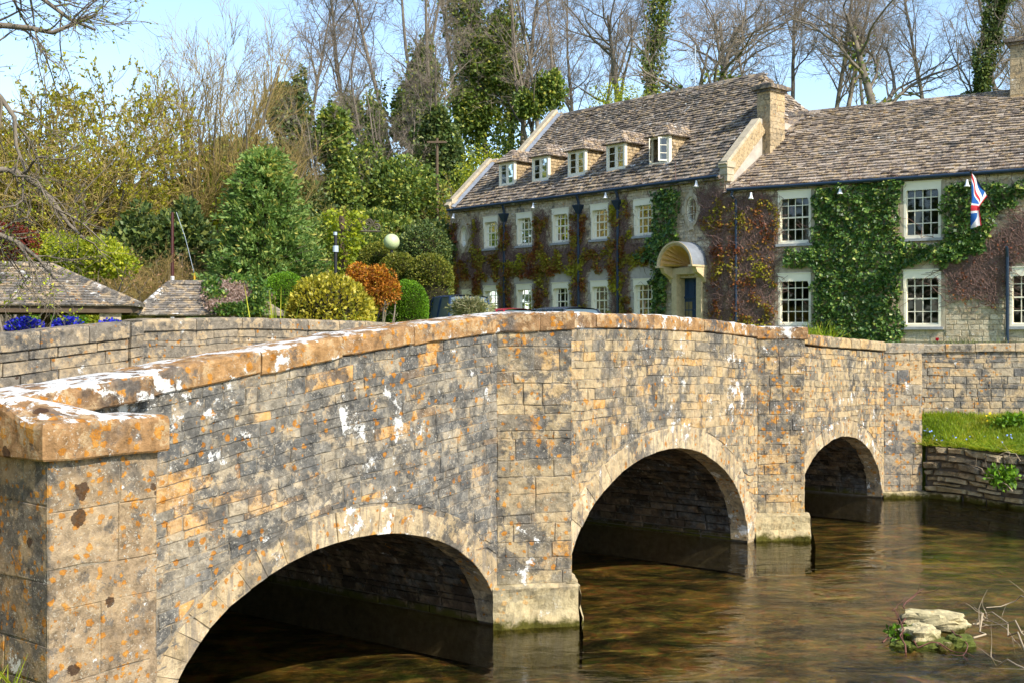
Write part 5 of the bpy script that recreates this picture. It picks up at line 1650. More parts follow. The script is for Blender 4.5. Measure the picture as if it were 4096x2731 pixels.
# left to right across the top of the picture
bt(690, 74, 1.0, .3, T_tall[0], 'slender bare tree with a fine pale crown just left of the ivy-hung trunks', ivy=3250, ivy_h=9)
bt(640, 62, .80, 1.2, T_fork[0], 'crooked tree wrapped in dark ivy beside the big conifer', ivy=11700, ivy_h=10.5, ivy_rad=.95, ivy_size=.19, ivy_mat=L_ever, fmax=.55, mass=[hd(650, 62, 75, 190, 330, 5000), hd(690, 62, 60, 150, 400, 5000), hd(660, 62, 90, 300, 470, 4000)])
bt(790, 70, 1.10, 2.1, T_tall[1], 'tall bare tree with ivy sleeve above the topiary garden', ivy=7800, ivy_h=9, ivy_rad=.9, ivy_size=.18, mass=[hd(800, 70, 75, 220, 330, 3500)])
bt(765, 58, .62, 2.6, T_fork[1], 'lower tree smothered in green ivy behind the scrolled bracket', ivy=11700, ivy_h=10, ivy_rad=1.25, ivy_size=.19, fmax=.6, mass=[hd(770, 58, 95, 240, 420, 6000), hd(790, 58, 110, 380, 560, 6000)])
bt(862, 66, .75, .9, T_tall[2], 'thin ivy-clad stem between the thicker ivy trees', ivy=5850, ivy_h=9, ivy_rad=.7, mass=[hd(862, 66, 80, 230, 420, 5000)])
bt(905, 60, .7, 4.0, T_fork[0], 'ivy-covered thicket stem above the clipped hedges', ivy=9100, ivy_h=9.5, ivy_rad=1.1, ivy_size=.19, fmax=.6, mass=[hd(900, 60, 90, 360, 540, 4500)])
bt(965, 68, 1.20, 3.3, T_fork[1], 'multi-stemmed bare tree rising out of a heavy ivy skirt', ivy=15600, ivy_h=8.6, ivy_rad=1.5, ivy_size=.19, fmax=.6, mass=[hd(950, 68, 120, 190, 340, 7000), hd(975, 68, 80, 100, 260, 5000), hd(985, 68, 110, 300, 500, 6000)])
bt(985, 63, .8, 5.0, T_tall[0], 'dark ivy column beside the brown telegraph pole', ivy=9100, ivy_h=10, ivy_rad=1.3, ivy_size=.19, ivy_mat=L_ever, fmax=.6, mass=[hd(1005, 63, 110, 250, 420, 6000), hd(1030, 63, 110, 330, 480, 5000)])
bt(1110, 72, 1.15, .2, T_tall[1], 'tree buried under a great green ivy crown above the inn gable', ivy=20800, ivy_h=15.5, ivy_rad=2.1, ivy_size=.19, fmax=.5, mass=[hd(1130, 72, 130, 70, 240, 9000), hd(1085, 72, 120, 190, 330, 7000), hd(1150, 72, 80, 30, 160, 4000)])
bt(1160, 75, 1.1, 1.7, T_tall[2], 'bare stem standing right against the great ivy crown', ivy=7800, ivy_h=13, ivy_rad=1.3, ivy_size=.19)
bt(1065, 78, 1.2, 2.7, T_tall[0], 'bare stem standing left of the great ivy crown')
bt(1215, 74, 1.1, 3.9, T_tall[1], 'leaning bare stem above the inn gable', lean=(0, R(5)))
bt(1255, 69, 1.2, 4.4, T_fork[0], 'forked bare tree with ivy round its foot behind the roof slope', ivy=6500, ivy_h=5.6, ivy_rad=1.1, ivy_size=.19, mass=[hd(1262, 69, 75, 170, 260, 3500), hd(1215, 69, 70, 200, 290, 3000)])
bt(1330, 86, 1.0, 5.1, T_tall[2], 'thin bare tree showing over the middle of the main roof')
bt(1390, 92, 1.0, .8, T_tall[0], 'distant bare stem over the roof ridge')
bt(1440, 84, 1.15, 1.1, T_wide[1], 'spreading bare tree over the roof ridge')
bt(1580, 70, 1.25, 2.2, T_wide[0], 'wide crooked bare tree with an ivy-clad stem behind the roof aerial', ivy=7800, ivy_h=7.5, ivy_rad=.9, ivy_size=.19, fmax=.7)
bt(1490, 80, 1.1, 4.6, T_tall[1], 'leaning ivy-sleeved trunk above the ridge left of the aerial', ivy=8450, ivy_h=16, ivy_rad=.85, ivy_size=.19, lean=(0, R(11)))
bt(1660, 78, 1.05, 5.5, T_wide[1], 'spreading bare tree left of the chimney stack')
bt(1740, 96, 1.0, .5, T_tall[2], 'thin distant bare tree behind the chimney stack')
bt(1835, 72, .95, 1.4, T_tall[0], 'dark bare stem just right of the chimney stack')
bt(1905, 70, .95, 2.5, T_tall[1], 'crooked bare stem over the wing roof, second from the chimney', lean=(0, R(-5)))
bt(1945, 76, 1.0, 3.6, T_tall[2], 'thin bare stem over the wing roof beside the thick trunk')
bt(2060, 66, 1.20, 4.9, T_wide[0], 'thick pale-barked tree over the wing roof', ivy=650, ivy_h=9, ivy_rad=.5)
bt(2000, 90, 1.0, 1.9, T_tall[0], 'far thin stem between the thick pale trunk and the crooked stem')
bt(2120, 82, 1.0, .1, T_tall[1], 'bare stem between the pale trunk and the ivy-black trunk')
bt(2215, 64, 1.05, 2.9, T_tall[2], 'trunk sheathed in near-black ivy over the wing roof', ivy=14300, ivy_h=18, ivy_rad=.85, ivy_size=.18, ivy_mat=L_ever, fmax=.15)
bt(2290, 80, 1.0, 3.3, T_tall[0], 'bare stem left of the right hand chimney')
bt(2335, 88, 1.0, 4.1, T_tall[1], 'bare stem behind the right hand chimney')
bt(2400, 74, 1.0, 5.9, T_wide[1], 'spreading bare tree at the right edge of the sky')
# left group
plant_tree(at(470, 47), 47, 1.34, .6, T_vase[0], 'fan-shaped leafless tree with a haze of fine twigs left of the conifer', 'twiggy_tree', ivy=6500, ivy_h=6.5, ivy_rad=.75, ivy_size=.17, ivy_mat=L_yg, fmax=.55)
plant_tree(at(570, 55), 55, .95, 2.6, T_vase[0], 'smaller fan of bare twigs behind the conifer top', 'twiggy_tree')
OL = proto('bushy', 501, L_olive, 34000, .068, M_twigw)
SD = proto('bushy', 503, L_tan, 1500, .10, M_twigw)
OL3 = proto('bushy', 504, L_yg, 16000, .075, M_twigw)
OL2 = proto('bushy', 502, L_olive, 34000, .068, M_twigw)
plant_tree(at(150, 41), 41, 1.58, .0, OL, 'big olive-gold twiggy tree coming into leaf above the long shelter', 'budding_tree', szz=1.15)
plant_tree(at(20, 38), 38, 1.35, 2.0, OL2, 'olive-gold twiggy tree at the left edge above the shelter', 'budding_tree', szz=1.1)
plant_tree(at(250, 44), 44, 1.02, 4.2, OL2, 'olive twiggy tree thinning toward the fan-shaped tree', 'budding_tree')
plant_tree(at(300, 34), 34, .62, 1.1, SD, 'drooping twiggy tree with tan seed bunches above the small slate roof', 'seeding_tree')
plant_tree(at(410, 34), 34, .60, 3.1, SD, 'bare twiggy tree hung with tan seed bunches beside the conifer', 'seeding_tree')
plant_tree(at(300, 43), 43, .85, 5.2, OL3, 'yellow-green budding tree between the olive trees and the fan-shaped tree', 'budding_tree')
plant_tree(at(820, 52), 52, .85, 2.2, proto('bushy', 505, L_topi, 14000, .08, M_twigw), 'olive-green budding tree above the topiary garden', 'budding_tree')
plant_tree(at(1010, 60), 60, 1.0, 3.3, OL3, 'yellow-green budding tree beside the telegraph pole', 'budding_tree')
# unseen trees added left of frame to darken the inn's pane reflections
for i, (x, y) in enumerate(((-24, 34), (-31, 44), (-27, 54), (-38, 36), (-36, 60))):
    plant_tree(x, y, 1.25, i * 1.3, OL if i % 2 else OL2, ('nearest', 'second', 'third', 'fourth', 'farthest')[i] + ' unseen olive twiggy tree added for the inn pane reflections', 'budding_tree', group='unseen trees added for the inn pane reflections', szz=1.2)

# overhanging tree: trunk outside the picture, limbs reach in
def overhang():
    Y = 19.0
    t = Tree(77)
    def p(px, py, dy=0): return ((px - 1176) / 2650 * (Y + dy), Y + dy, 2.8 + (762 - py) * (Y + dy) / 2650)
    t.limbs([[p(-420, 300), p(-200, 360), p(0, 392), p(60, 402), p(110, 436), p(150, 500), p(200, 545)],
             [p(-420, 250, 1), p(-200, 150), p(-60, 60), p(40, 58), p(110, 80), p(170, 60), p(220, 30)],
             [p(-420, 260, -1), p(-150, 200), p(-30, 190), p(10, 230), p(25, 310), p(60, 400)],
             [p(-420, 240), p(-200, 60), p(-80, -40), p(60, -30), p(140, 20), p(215, 75)],
             [p(-420, 330, 1), p(-200, 420), p(-60, 520), p(60, 560), p(120, 640)]], .075)
    t.sub(70, 7, .3, 1, (25, 70), (.8, 2.4), .22, -.02, rscale=.55).sub(420, 5, .15, 1, (20, 65), (.4, 1.1), .2, .0, rscale=.55, rmin=.006).sub(1300, 3, .1, 1, (20, 60), (.15, .5), .16, .02, rscale=.7, rmin=.004, taper=.5)
    base = np.array((at(-430, Y), Y, gz(at(-430, Y), Y)))
    o = thing('overhanging_tree', 'crooked budding limbs reaching in from a tree outside the left edge', 'tree', tuple(base))
    V, F = t.wood([0], [7, 5, 4, 3])
    V2, F2 = tubes_np(np.array([[base, base + (0.1, 0, 2.0), base + (0.0, 0.1, 4.0), p(-420, 280), p(-400, 0)]]), np.array([[.32, .26, .22, .2, .1]]), 9)
    obj('trunk', np.concatenate([V, V2]), np.concatenate([F, F2 + len(V)]), M_bark, o, None, True)
    obj('crown', *t.wood([1, 2, 3], [7, 5, 4, 3]), M_bark2, o)
    P, D = t.tips(2600)
    V, F, ti = leaf_quads(P, unit(D + t.r.normal(size=D.shape) * .7), .05, t.r)
    obj('leaves', V, F, L_yg, o, ti)
overhang()

# ------------------------------------------------------------------ shrubs and thicket
def shrub(name, label, cat, px, Y, wpx, ytop, ybot, n, size, mat, seed, lobes=26, lob=.34, fill=.25, depth=None, group=None, core=True, stems=True, aspect=.6):
    r = np.random.default_rng(seed)
    X = at(px, Y); g0 = gz(X, Y)
    zt = 2.8 + (762 - ytop) * Y / 2650; zb = 2.8 + (762 - ybot) * Y / 2650
    rx = wpx / 2 / 2650 * Y; ry = depth or rx * .8; rz = (zt - zb) / 2
    t = thing(name, label, cat, (X, Y, g0), group)
    V, F, ti = foliage((X, Y, (zt + zb) / 2), (rx, ry, rz), n, size, r, lobes, lob, fill, aspect)
    obj('foliage', V, F, mat, t, ti)
    if stems:
        tr = Tree(seed); tr.trunk(max(.4, zb + rz - g0), .05 + .012 * rx, K=6, n=4, spread=.35, base=(X, Y, g0 - .1), wig=.1)
        tr.sub(26, 5, .4, 1, (20, 60), (rx * .4, rx * .9), .15, .05)
        obj('stems', *tr.wood([0, 1], [5, 4]), M_bark, t)
    return t
TH = 'evergreen thicket under the woodland trees'
thk = [(560, 52, 170, 330, 620, L_ever), (700, 56, 170, 400, 640, L_ever), (830, 60, 200, 300, 600, L_ivyfar), (940, 58, 190, 330, 610, L_ivyfar), (1040, 62, 160, 360, 620, L_ivyfar), (640, 50, 160, 470, 660, L_ivyfar), (880, 53, 150, 470, 600, L_ivyfar),
       (320, 36, 150, 470, 700, L_ever), (230, 47, 200, 520, 690, L_ivyfar), (90, 46, 220, 500, 690, L_ever), (425, 36, 140, 450, 700, L_ever), (-60, 44, 200, 480, 690, L_ivyfar), (980, 50, 130, 500, 640, L_ever), (540, 58, 190, 300, 480, L_ivyfar), (740, 64, 160, 440, 560, L_ivyfar)]
names = ['dark evergreen mass behind the conifer top', 'dark evergreen mass right of the conifer', 'green undergrowth below the ivy-hung trunks', 'dark undergrowth above the topiary garden', 'dark undergrowth against the inn gable', 'green bush filling the gap behind the conifer skirt', 'ivy bank right above the clipped hedges',
         'dark bush under the drooping seed tree', 'green bush behind the small slate roof', 'dark bush behind the long shelter', 'dark bush left of the conifer skirt', 'green bush at the left edge behind the shelter', 'dark bush between topiary and gable', 'green bush high behind the conifer', 'green bush at the foot of the slender bare tree']
for i, (px, Y, w, y0, y1, mt) in enumerate(thk):
    shrub('undergrowth_bush', names[i], 'bush', px, Y, w, y0, y1, 6500, .20, mt, 600 + i, lobes=22, lob=.36, group=TH)
shrub('acid_green_shrub', 'bright yellow-green shrub in full leaf over the shelter roof', 'shrub', 215, 31, 200, 535, 660, 7000, .10, L_yg, 701)
shrub('acid_green_shrub', 'yellow-green shrub tucked behind the shelter ridge at left', 'shrub', 110, 33, 170, 520, 650, 5000, .10, L_yg, 702)
shrub('red_maple', 'small dark red maple at the left edge above the shelter', 'shrub', 20, 29, 130, 495, 620, 4200, .07, L_red, 703, fill=.5)
shrub('golden_bush', 'loose golden spring bush against the inn gable', 'shrub', 1110, 55, 170, 300, 560, 3400, .12, L_yg, 704, fill=.6, lob=.3)
shrub('golden_bush', 'pale yellow budding bush rising above the main roof behind the ridge', 'shrub', 1420, 62, 150, 175, 300, 1500, .13, L_yg, 705, fill=.6)
shrub('garden_shrub', 'loose olive shrub under the scrolled bracket', 'shrub', 840, 43, 130, 505, 610, 3500, .10, L_ivyfar, 706)
shrub('garden_shrub', 'olive shrub on the slope left of the ivy post', 'shrub', 735, 42, 110, 470, 640, 4200, .10, L_ivyfar, 707)

# the big conifer: drooping layered sprays on whorls
def conifer(px, Y, label):
    r = np.random.default_rng(88)
    X = at(px, Y); g0 = gz(X, Y)
    H = 2.8 + (762 - 350) * Y / 2650 - g0
    t = thing('conifer', label, 'conifer', (X, Y, g0))
    V, F = tube([(X, Y, g0 - .1), (X, Y, g0 + H * .5), (X, Y, g0 + H * .97)], [.18, .10, .02], 8)
    obj('trunk', V, F, M_bark, t)
    P = []; D = []; Wd = []
    BR = []
    n = 520
    for i in range(n):
        f = (i / n) ** .85
        z = g0 + H * (.05 + .93 * f)
        az = i * 2.399 + r.normal() * .2
        L = (2.0 * (1 - f) ** .66 + .12) * r.uniform(.62, 1.06) * (1 + .28 * mnoise.noise((math.cos(az) * 1.6, math.sin(az) * 1.6, z * .9)))
        d = np.array((math.cos(az), math.sin(az), .18 + .5 * f))
        K = 6; pts = []
        for k in range(K):
            q = k / (K - 1)
            pts.append(np.array((X, Y, z)) + d * np.array((1, 1, 1)) * L * q + np.array((0, 0, -.16 * L * q * q + .10 * L * max(0, q - .7))))
        BR.append(pts)
        pts = np.array(pts)
        nc = 2 + int(3.2 * L)
        for c_ in range(nc):
            q = (.30 + .75 * (c_ + r.random()) / nc) * (K - 1); q = min(q, K - 1.001); a = int(q)
            p = pts[a] * (1 - (q - a)) + pts[a + 1] * (q - a)
            side = np.array((-d[1], d[0], 0.0)); sp = r.normal() * .22 * (L * .4 + .3)
            p = p + side * sp + np.array((0, 0, r.normal() * .05))
            m = 20
            ax_ = unit(np.array((d[0], d[1], .35)) + side * sp * 1.6 + r.normal(size=3) * .25)
            off = r.uniform(-.12, .22, m)[:, None]
            P.append(p + ax_ * off + r.normal(size=(m, 3)) * .055)
            D.append(ax_ * .9 + r.normal(size=(m, 3)) * .55 + np.array((0, 0, .15)))
            Wd.append(np.clip(np.full(m, .25 + .5 * r.random()) + off[:, 0] * 1.2 + r.normal(size=m) * .12, 0, 1))
    Wd = np.concatenate(Wd)
    P = np.concatenate(P); D = np.concatenate(D)
    V, F, ti = leaf_quads(P, D, .15, r, .36, Wd)
    obj('sprays', V, F, L_con, t, ti)
    BR = np.array(BR); obj('boughs', *tubes_np(BR, np.linspace(.03, .006, 6)[None].repeat(len(BR), 0), 4), M_bark, t)
conifer(607, 33, 'big bushy blue-green conifer behind the clipped yellow bushes')

def clipped(name, label, px, Y, wpx, ytop, n, size, mat, seed, rough=.04, skin=.12, low=-.35, squash=None, cat='hedge', ybase=None, ry=None, ball=1.0):
    r = np.random.default_rng(seed)
    X = at(px, Y); g0 = gz(X, Y)
    zt = 2.8 + (762 - ytop) * Y / 2650
    rx = wpx / 2 / 2650 * Y
    zb = g0 if ybase is None else 2.8 + (762 - ybase) * Y / 2650
    t = thing(name, label, cat, (X, Y, g0))
    # ball or dome standing on the ground: centre so that top fits
    rz = rx * ball; c = (X, Y, zt - rz)
    rad = (rx, ry or rx, rz)
    V, F, ti = dome(c, rad, n, size, r, rough, .6, skin, low)
    # skirt down to the ground
    m = int(n * .45)
    q = r.uniform(0, 2 * math.pi, m); h = r.uniform(0, 1, m)
    zz = zb + (c[2] - zb) * h
    rr_ = r.uniform(1 - skin, 1.0, m)
    P = np.stack([c[0] + rad[0] * rr_ * np.cos(q), c[1] + rad[1] * rr_ * np.sin(q), zz], 1)
    D = np.stack([np.cos(q), np.sin(q), r.uniform(-.2, .6, m)], 1) + r.normal(size=(m, 3)) * .5
    V2, F2, t2 = leaf_quads(P, D, size, r)
    obj('foliage', np.concatenate([V, V2]), np.concatenate([F, F2 + len(V)]), mat, t, np.concatenate([ti, t2]))
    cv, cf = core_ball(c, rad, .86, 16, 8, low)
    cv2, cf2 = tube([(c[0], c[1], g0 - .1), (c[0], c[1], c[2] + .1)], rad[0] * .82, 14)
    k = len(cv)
    obj('shade_core', list(cv) + [tuple(v) for v in cv2], cf + [tuple(i + k for i in f) for f in cf2], M_inner, t)
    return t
M_inner = plain('shade_core_dark', (0.035, 0.032, 0.016), .95, .05, .4, 5.0)  # solid dark core; shade between the leaves is put into its colour
clipped('clipped_dome', 'smooth bright green dome left of the golden bush', 655, 29.5, 118, 628, 15000, .042, L_lime, 801, ry=.8, skin=.06, rough=.02)
clipped('clipped_dome', 'smooth bright green dome right of the orange shrub', 936, 30, 94, 645, 14000, .042, L_lime, 802, skin=.06, rough=.02, ball=1.3)
clipped('golden_dome', 'large golden variegated rounded bush behind the far parapet', 757, 27, 200, 634, 6500, .095, L_yellow, 803, rough=.06, skin=.2, cat='bush', ball=.95)
shrub('orange_shrub', 'orange-leaved upright shrub between golden bush and green dome', 'shrub', 862, 29, 120, 598, 735, 5500, .065, L_orange, 804, lobes=18, lob=.32, fill=.35)
shrub('orange_shrub', 'taller orange-leaved shrub rising behind the golden bush', 'shrub', 830, 30.5, 90, 598, 700, 3000, .065, L_orange, 805, lobes=14, lob=.32, fill=.35)
clipped('clipped_topiary', 'clipped olive ball at the lower left of the topiary group', 868, 41, 88, 560, 5000, .085, L_topi, 806, rough=.05, skin=.08)
clipped('clipped_topiary', 'middle clipped olive ball of the topiary group', 914, 39, 92, 584, 5000, .08, L_topi, 807, rough=.05, skin=.08)
clipped('clipped_topiary', 'clipped green ball nearest the inn gable', 988, 38, 104, 586, 5000, .08, L_topi, 808, rough=.05, skin=.08)
clipped('clipped_hedge', 'flat-topped dark clipped hedge behind the topiary balls', 975, 44, 118, 519, 6000, .09, L_ever, 809, rough=.03, ry=1.2)
clipped('clipped_hedge', 'olive clipped hedge behind the upper topiary ball', 860, 46, 90, 540, 4500, .09, L_topi, 810, rough=.04)
shrub('lavender_bush', 'spiky grey-green lavender bush by the parked cars', 'bush', 1078, 27, 100, 682, 735, 3200, .13, L_lav, 811, lobes=12, lob=.4, fill=.5, aspect=.18)
# ------------------------------------------------------------------ shelters by the river beyond the bridge
M_slab = stone_mat('shelter_slates', [(0, (0.10, 0.088, 0.072)), (0.5, (0.19, 0.165, 0.135)), (1, (0.30, 0.26, 0.21))], orange=0.15, white=0.40, grey=0.25, speck=0.7)
M_timber = plain('weathered_timber', (0.12, 0.085, 0.055), .85, .2, .4, 4.0)
def hiproof(t, x0, x1, y0, y1, ze, zr, rx0, rx1, tile=(.17, .30), ch=.115, mat=None, maxn=300, seed=1):
    """hipped roof: eave rectangle, ridge along x from rx0 to rx1 at mid depth"""
    ym = (y0 + y1) / 2
    E = [np.array(p, float) for p in ((x0, y0, ze), (x1, y0, ze), (x1, y1, ze), (x0, y1, ze))]
    Rg = [np.array((rx0, ym, zr)), np.array((rx1, ym, zr))]
    b = obj('roof', E + Rg, [(0, 1, 5, 4), (1, 2, 5), (2, 3, 4, 5), (3, 0, 4), (0, 3, 2, 1)], mat, t, .3)
    r = random.Random(seed)
    pcs = []
    for P0, P1, T1, T0 in ((E[0], E[1], Rg[1], Rg[0]), (E[1], E[2], Rg[1], Rg[1]), (E[3], E[0], Rg[0], Rg[0]), (E[2], E[3], Rg[0], Rg[1])):
        mid = (T0 + T1) / 2 - (P0 + P1) / 2
        n = max(4, int(np.linalg.norm(mid) / ch))
        nrm = np.cross(P1 - P0, mid); nrm /= np.linalg.norm(nrm)
        if nrm[2] < 0: nrm = -nrm
        for k in range(n):
            a0, a1 = P0 + (T0 - P0) * k / n, P1 + (T1 - P1) * k / n
            b0, b1 = P0 + (T0 - P0) * (k + 1) / n, P1 + (T1 - P1) * (k + 1) / n
            L = np.linalg.norm(a1 - a0)
            s = r.uniform(-.15, 0)
            while s < L:
                w = r.uniform(*tile)
                f, h = max(0, s) / L, min(L, s + w) / L
                s += w
                if (h - f) * L < .03: continue
                f += .004 / L; h -= .004 / L
                l = r.uniform(.018, .034)
                dn = (a0 - b0) / np.linalg.norm(a0 - b0) * r.uniform(0, .015)
                w0, w1, w2, w3 = a0 + (a1 - a0) * f + dn, a0 + (a1 - a0) * h + dn, b0 + (b1 - b0) * h, b0 + (b1 - b0) * f
                V = [w0 + nrm * l, w1 + nrm * l, w2 + nrm * .008, w3 + nrm * .008, w0 - nrm * .006, w1 - nrm * .006]
                pcs.append((V, [(0, 1, 2, 3), (4, 5, 1, 0), (0, 3, 4), (1, 5, 2)], r.random(), vsize(V, L * (h - f)) * (3 if P0 is E[0] else 1)))
    emit(pcs, 'roof_slate', mat, b, maxn, 'small_slates')
    # ridge and hip tiles
    for A, B in ((Rg[0], Rg[1]), (E[0], Rg[0]), (E[1], Rg[1]), (E[2], Rg[1]), (E[3], Rg[0])):
        L = np.linalg.norm(B - A)
        if L < .1: continue
        d = (B - A) / L; sd = np.cross(d, (0, 0, 1.0)); sd /= np.linalg.norm(sd); up = np.cross(sd, d)
        n = max(1, int(L / .33))
        for i in range(n):
            a, c = A + d * (L * i / n + .004), A + d * (L * (i + 1) / n - .004)
            V = [q + sd * x + up * y for q in (a, c) for x, y in ((-.12, -.02), (-.07, .045), (0, .075), (.07, .045), (.12, -.02))]
            obj('hip_tile', V, [(j, j + 1, 6 + j, 5 + j) for j in range(4)] + [(0, 1, 2, 3, 4), (9, 8, 7, 6, 5)], mat, b, r.random())
    return b
# long shelter at the left
YS = 23.0
gs = gz(-8, 24)
sh = thing('open_shelter', 'long open-sided shelter with hipped stone slate roof at the left edge', 'shelter', (at(325, YS), YS, gs))
sh.rotation_euler = (0, 0, R(17))
xr = at(325, YS + .0); zE = 2.8 + (762 - 703) * YS / 2650; zR_ = 2.8 + (762 - 614) * (YS + 1.7) / 2650
hiproof(sh, xr - 5.4, xr, YS, YS + 3.4, zE, zR_, at(25, YS + 1.7), at(185, YS + 1.7), mat=M_slab, seed=3)
m = MB(); m.box((0, 0, 0), (1, 0, 0), (0, 1, 0), (0, 0, 1), xr - 5.35, xr - .05, YS + .06, YS + .14, zE - .14, zE - .012); m.build('wall_plate', M_timber, sh)
m = MB(); m.box((0, 0, 0), (1, 0, 0), (0, 1, 0), (0, 0, 1), xr - 5.35, xr - .05, YS + 3.26, YS + 3.34, zE - .14, zE - .012); m.build('wall_plate', M_timber, sh)
def pier(t, x, y, w, z0, z1, mat, name='stone_post'):
    m = MB(); m.box((0, 0, 0), (1, 0, 0), (0, 1, 0), (0, 0, 1), x - w + .01, x + w - .01, y - w + .01, y + w - .01, z0, z1)
    p = m.build(name, M_joint, t)
    r = random.Random(int(x * 10))
    for o, u, n_ in (((x - w, y - w), (1, 0), (0, -1)), ((x + w, y - w), (0, 1), (1, 0)), ((x - w, y + w), (0, -1), (-1, 0))):
        fr = lambda s, z, q, o=o, u=u, n_=n_: np.array((o[0] + u[0] * s + n_[0] * q, o[1] + u[1] * s + n_[1] * q, z))
        for V, F, tt, _ in hole_courses(0, 2 * w, z0, z1, [], fr, (.14, .2), (.16, .4), r, gap=.01, proud=(0, .006), bev=.005):
            obj('post_block', V, F, mat, p, tt)
for px, dy in ((5, .35), (270, .35), (-250, .35)): pier(sh, at(px, YS + dy), YS + dy, .2, gs - .1, zE - .14, M_rubble)
for px in (215, 245):
    m = MB(); m.tube([(at(px, YS + 3), YS + 3.0, gs), (at(px, YS + 3), YS + 3.0, zE - .14)], .10, 8); m.build('timber_post', M_timber, sh)
# small shelter with creeper
YB = 25.0
gs2 = gz(-6, 26)
sb = thing('small_shelter', 'small hip-roofed slate shelter with pink-brown creeper on its right slope', 'shelter', (at(308, YB), YB, gs2))
sb.rotation_euler = (0, 0, R(8))
x0, x1 = at(308, YB), at(640, YB); zE2 = 2.8 + (762 - 724) * YB / 2650; zR2 = 2.8 + (762 - 651) * (YB + 1.4) / 2650
hiproof(sb, x0, x1, YB, YB + 2.8, zE2, zR2, at(408, YB + 1.4), at(545, YB + 1.4), mat=M_slab, seed=5)
for px in (340, 600): pier(sb, at(px, YB + .4), YB + .4, .18, gs2 - .1, zE2 - .02, M_rubble)
# creeper on its roof
r = np.random.default_rng(91)
cp = thing('roof_creeper', 'pinkish dry creeper and green ivy sprawling over the small slate roof', 'creeper', (at(560, YB), YB, gs2))
def roofpt(px, f):  # front slope point
    y = YB + 1.4 * f; return np.array((at(px, y), y, zE2 + (zR2 - zE2) * f))
def roof_leaves(name, mat, lst, n, size, lift):
    P = []
    for (px, f, w, h) in lst:
        k = int(n * w * h * 4)
        a = r.normal(size=(k, 2)) * .42; a = a[(a ** 2).sum(1) < 1]
        for u_, v_ in a: P.append(roofpt(px + w * 75 * u_, min(1.05, max(-.1, f + h * .5 * v_))) + np.array((0, -.02, r.uniform(.01, lift))))
    P = np.array(P)
    obj(name, *(lambda q: (q[0], q[1]))(leaf_quads(P, unit(r.normal(size=P.shape) + np.array((0, -.6, .7))), size, r, .7)), mat, cp, r.uniform(0, 1, len(P)))
roof_leaves('dry_blossom', L_pink, [(530, .55, 1.0, .9), (560, .35, 1.0, .7), (510, .2, .6, .5), (545, .75, .6, .5)], 900, .06, .14)
roof_leaves('ivy_leaves', L_ivy, [(487, .75, .30, .5), (555, .92, .45, .4), (585, .8, .35, .5), (500, .45, .35, .4), (600, .45, .35, .6), (550, .05, .9, .25)], 1300, .085, .16)

# blue flowers and strap leaves in the planting bed under the shelter
def flowers(px, Y, wpx, ytop, ybot, n, label, seed):
    r = np.random.default_rng(seed)
    X = at(px, Y); q = Y / 2650; g0 = gz(X, Y)
    t = thing('blue_flower_bed', label, 'flowers', (X, Y, g0))
    c = (X, Y, 2.8 + (762 - (ytop + ybot) / 2) * q); rad = (wpx / 2 * q, .35, (ybot - ytop) / 2 * q)
    V, F, ti = dome(c, rad, n, .055, r, .12, .9, .3, -.6); obj('petals', V, F, L_blue, t, ti)
    V, F, ti = dome(c, tuple(v * .93 for v in rad), n // 2, .07, r, .1, .4, .5, -.9); obj('leaves', V, F, L_lime, t, ti)
    st = Tree(seed); st.trunk(max(.3, c[2] - g0), .012, n=9, spread=.3, base=(X, Y, g0), K=5); obj('stems', *st.wood([0], [4]), M_twigw, t)
flowers(57, 20.5, 76, 733, 775, 1500, 'large mound of deep blue flowers under the shelter', 31)
flowers(155, 20.6, 54, 732, 765, 800, 'small clump of deep blue flowers right of the big blue mound', 32)
flowers(255, 20.8, 44, 735, 760, 300, 'sparse blue flowers by the shelter post', 33)
def blades(name, label, cat, pts, n, h, w, mat, seed, droop=.5, spread=.12):
    r = np.random.default_rng(seed)
    P = np.array(pts)[r.integers(0, len(pts), n)] + np.concatenate([r.normal(size=(n, 2)) * spread, np.zeros((n, 1))], 1)
    D = unit(np.concatenate([r.normal(size=(n, 2)) * droop, np.ones((n, 1))], 1))
    L = h * r.uniform(.5, 1.15, n)[:, None]
    B = unit(np.cross(D, np.concatenate([r.normal(size=(n, 2)), np.zeros((n, 1))], 1))) * w
    M1 = P + D * L * .55; T = P + D * L + np.concatenate([D[:, :2] * .5, -np.ones((n, 1)) * .12], 1) * L * droop
    V = np.stack([P - B, P + B, M1 + B * .8, M1 - B * .8, T + B * .1, T - B * .1], 1).reshape(-1, 3)
    k = np.arange(n)[:, None] * 6
    F = np.concatenate([k + np.array((0, 1, 2, 3)), k + np.array((3, 2, 4, 5))], 0)
    t = thing(name, label, cat, tuple(np.mean(np.array(pts), 0)))
    ti = r.uniform(0, 1, n)
    obj('blades', V, F.astype(np.int32), mat, t, np.concatenate([ti, ti]))
    return t
YF = 20.3
for i, (px, lab) in enumerate(((120, 'strap-leaved plant behind the big blue flower mound'), (185, 'tall strap-leaved plant between the blue clumps'), (235, 'strap-leaved plant by the dark timber post'))):
    X = at(px, YF + .6); blades('strap_plant', lab, 'plant', [(X, YF + .6, gz(X, YF + .6) - .05)], 90, 1.25, .014, L_grass, 40 + i, .28, .18)
for i, (px, Y, lab) in enumerate(((640, 24.0, 'spiky yellow-green strap plant left of the golden bush'), (575, 24.2, 'straggly strap plant at the small roof corner'), (835, 24.5, 'strap plant at the foot of the golden bush'))):
    X = at(px, Y); blades('strap_plant', lab, 'plant', [(X, Y, gz(X, Y))], 40, 1.75 if i == 0 else 1.35, .02, L_yg, 50 + i, .15, .14)
shrub('bed_shrub', 'pale green feathery shrub seen through the open shelter', 'shrub', 130, 27.8, 130, 700, 780, 2600, .08, L_lime, 901, stems=False)
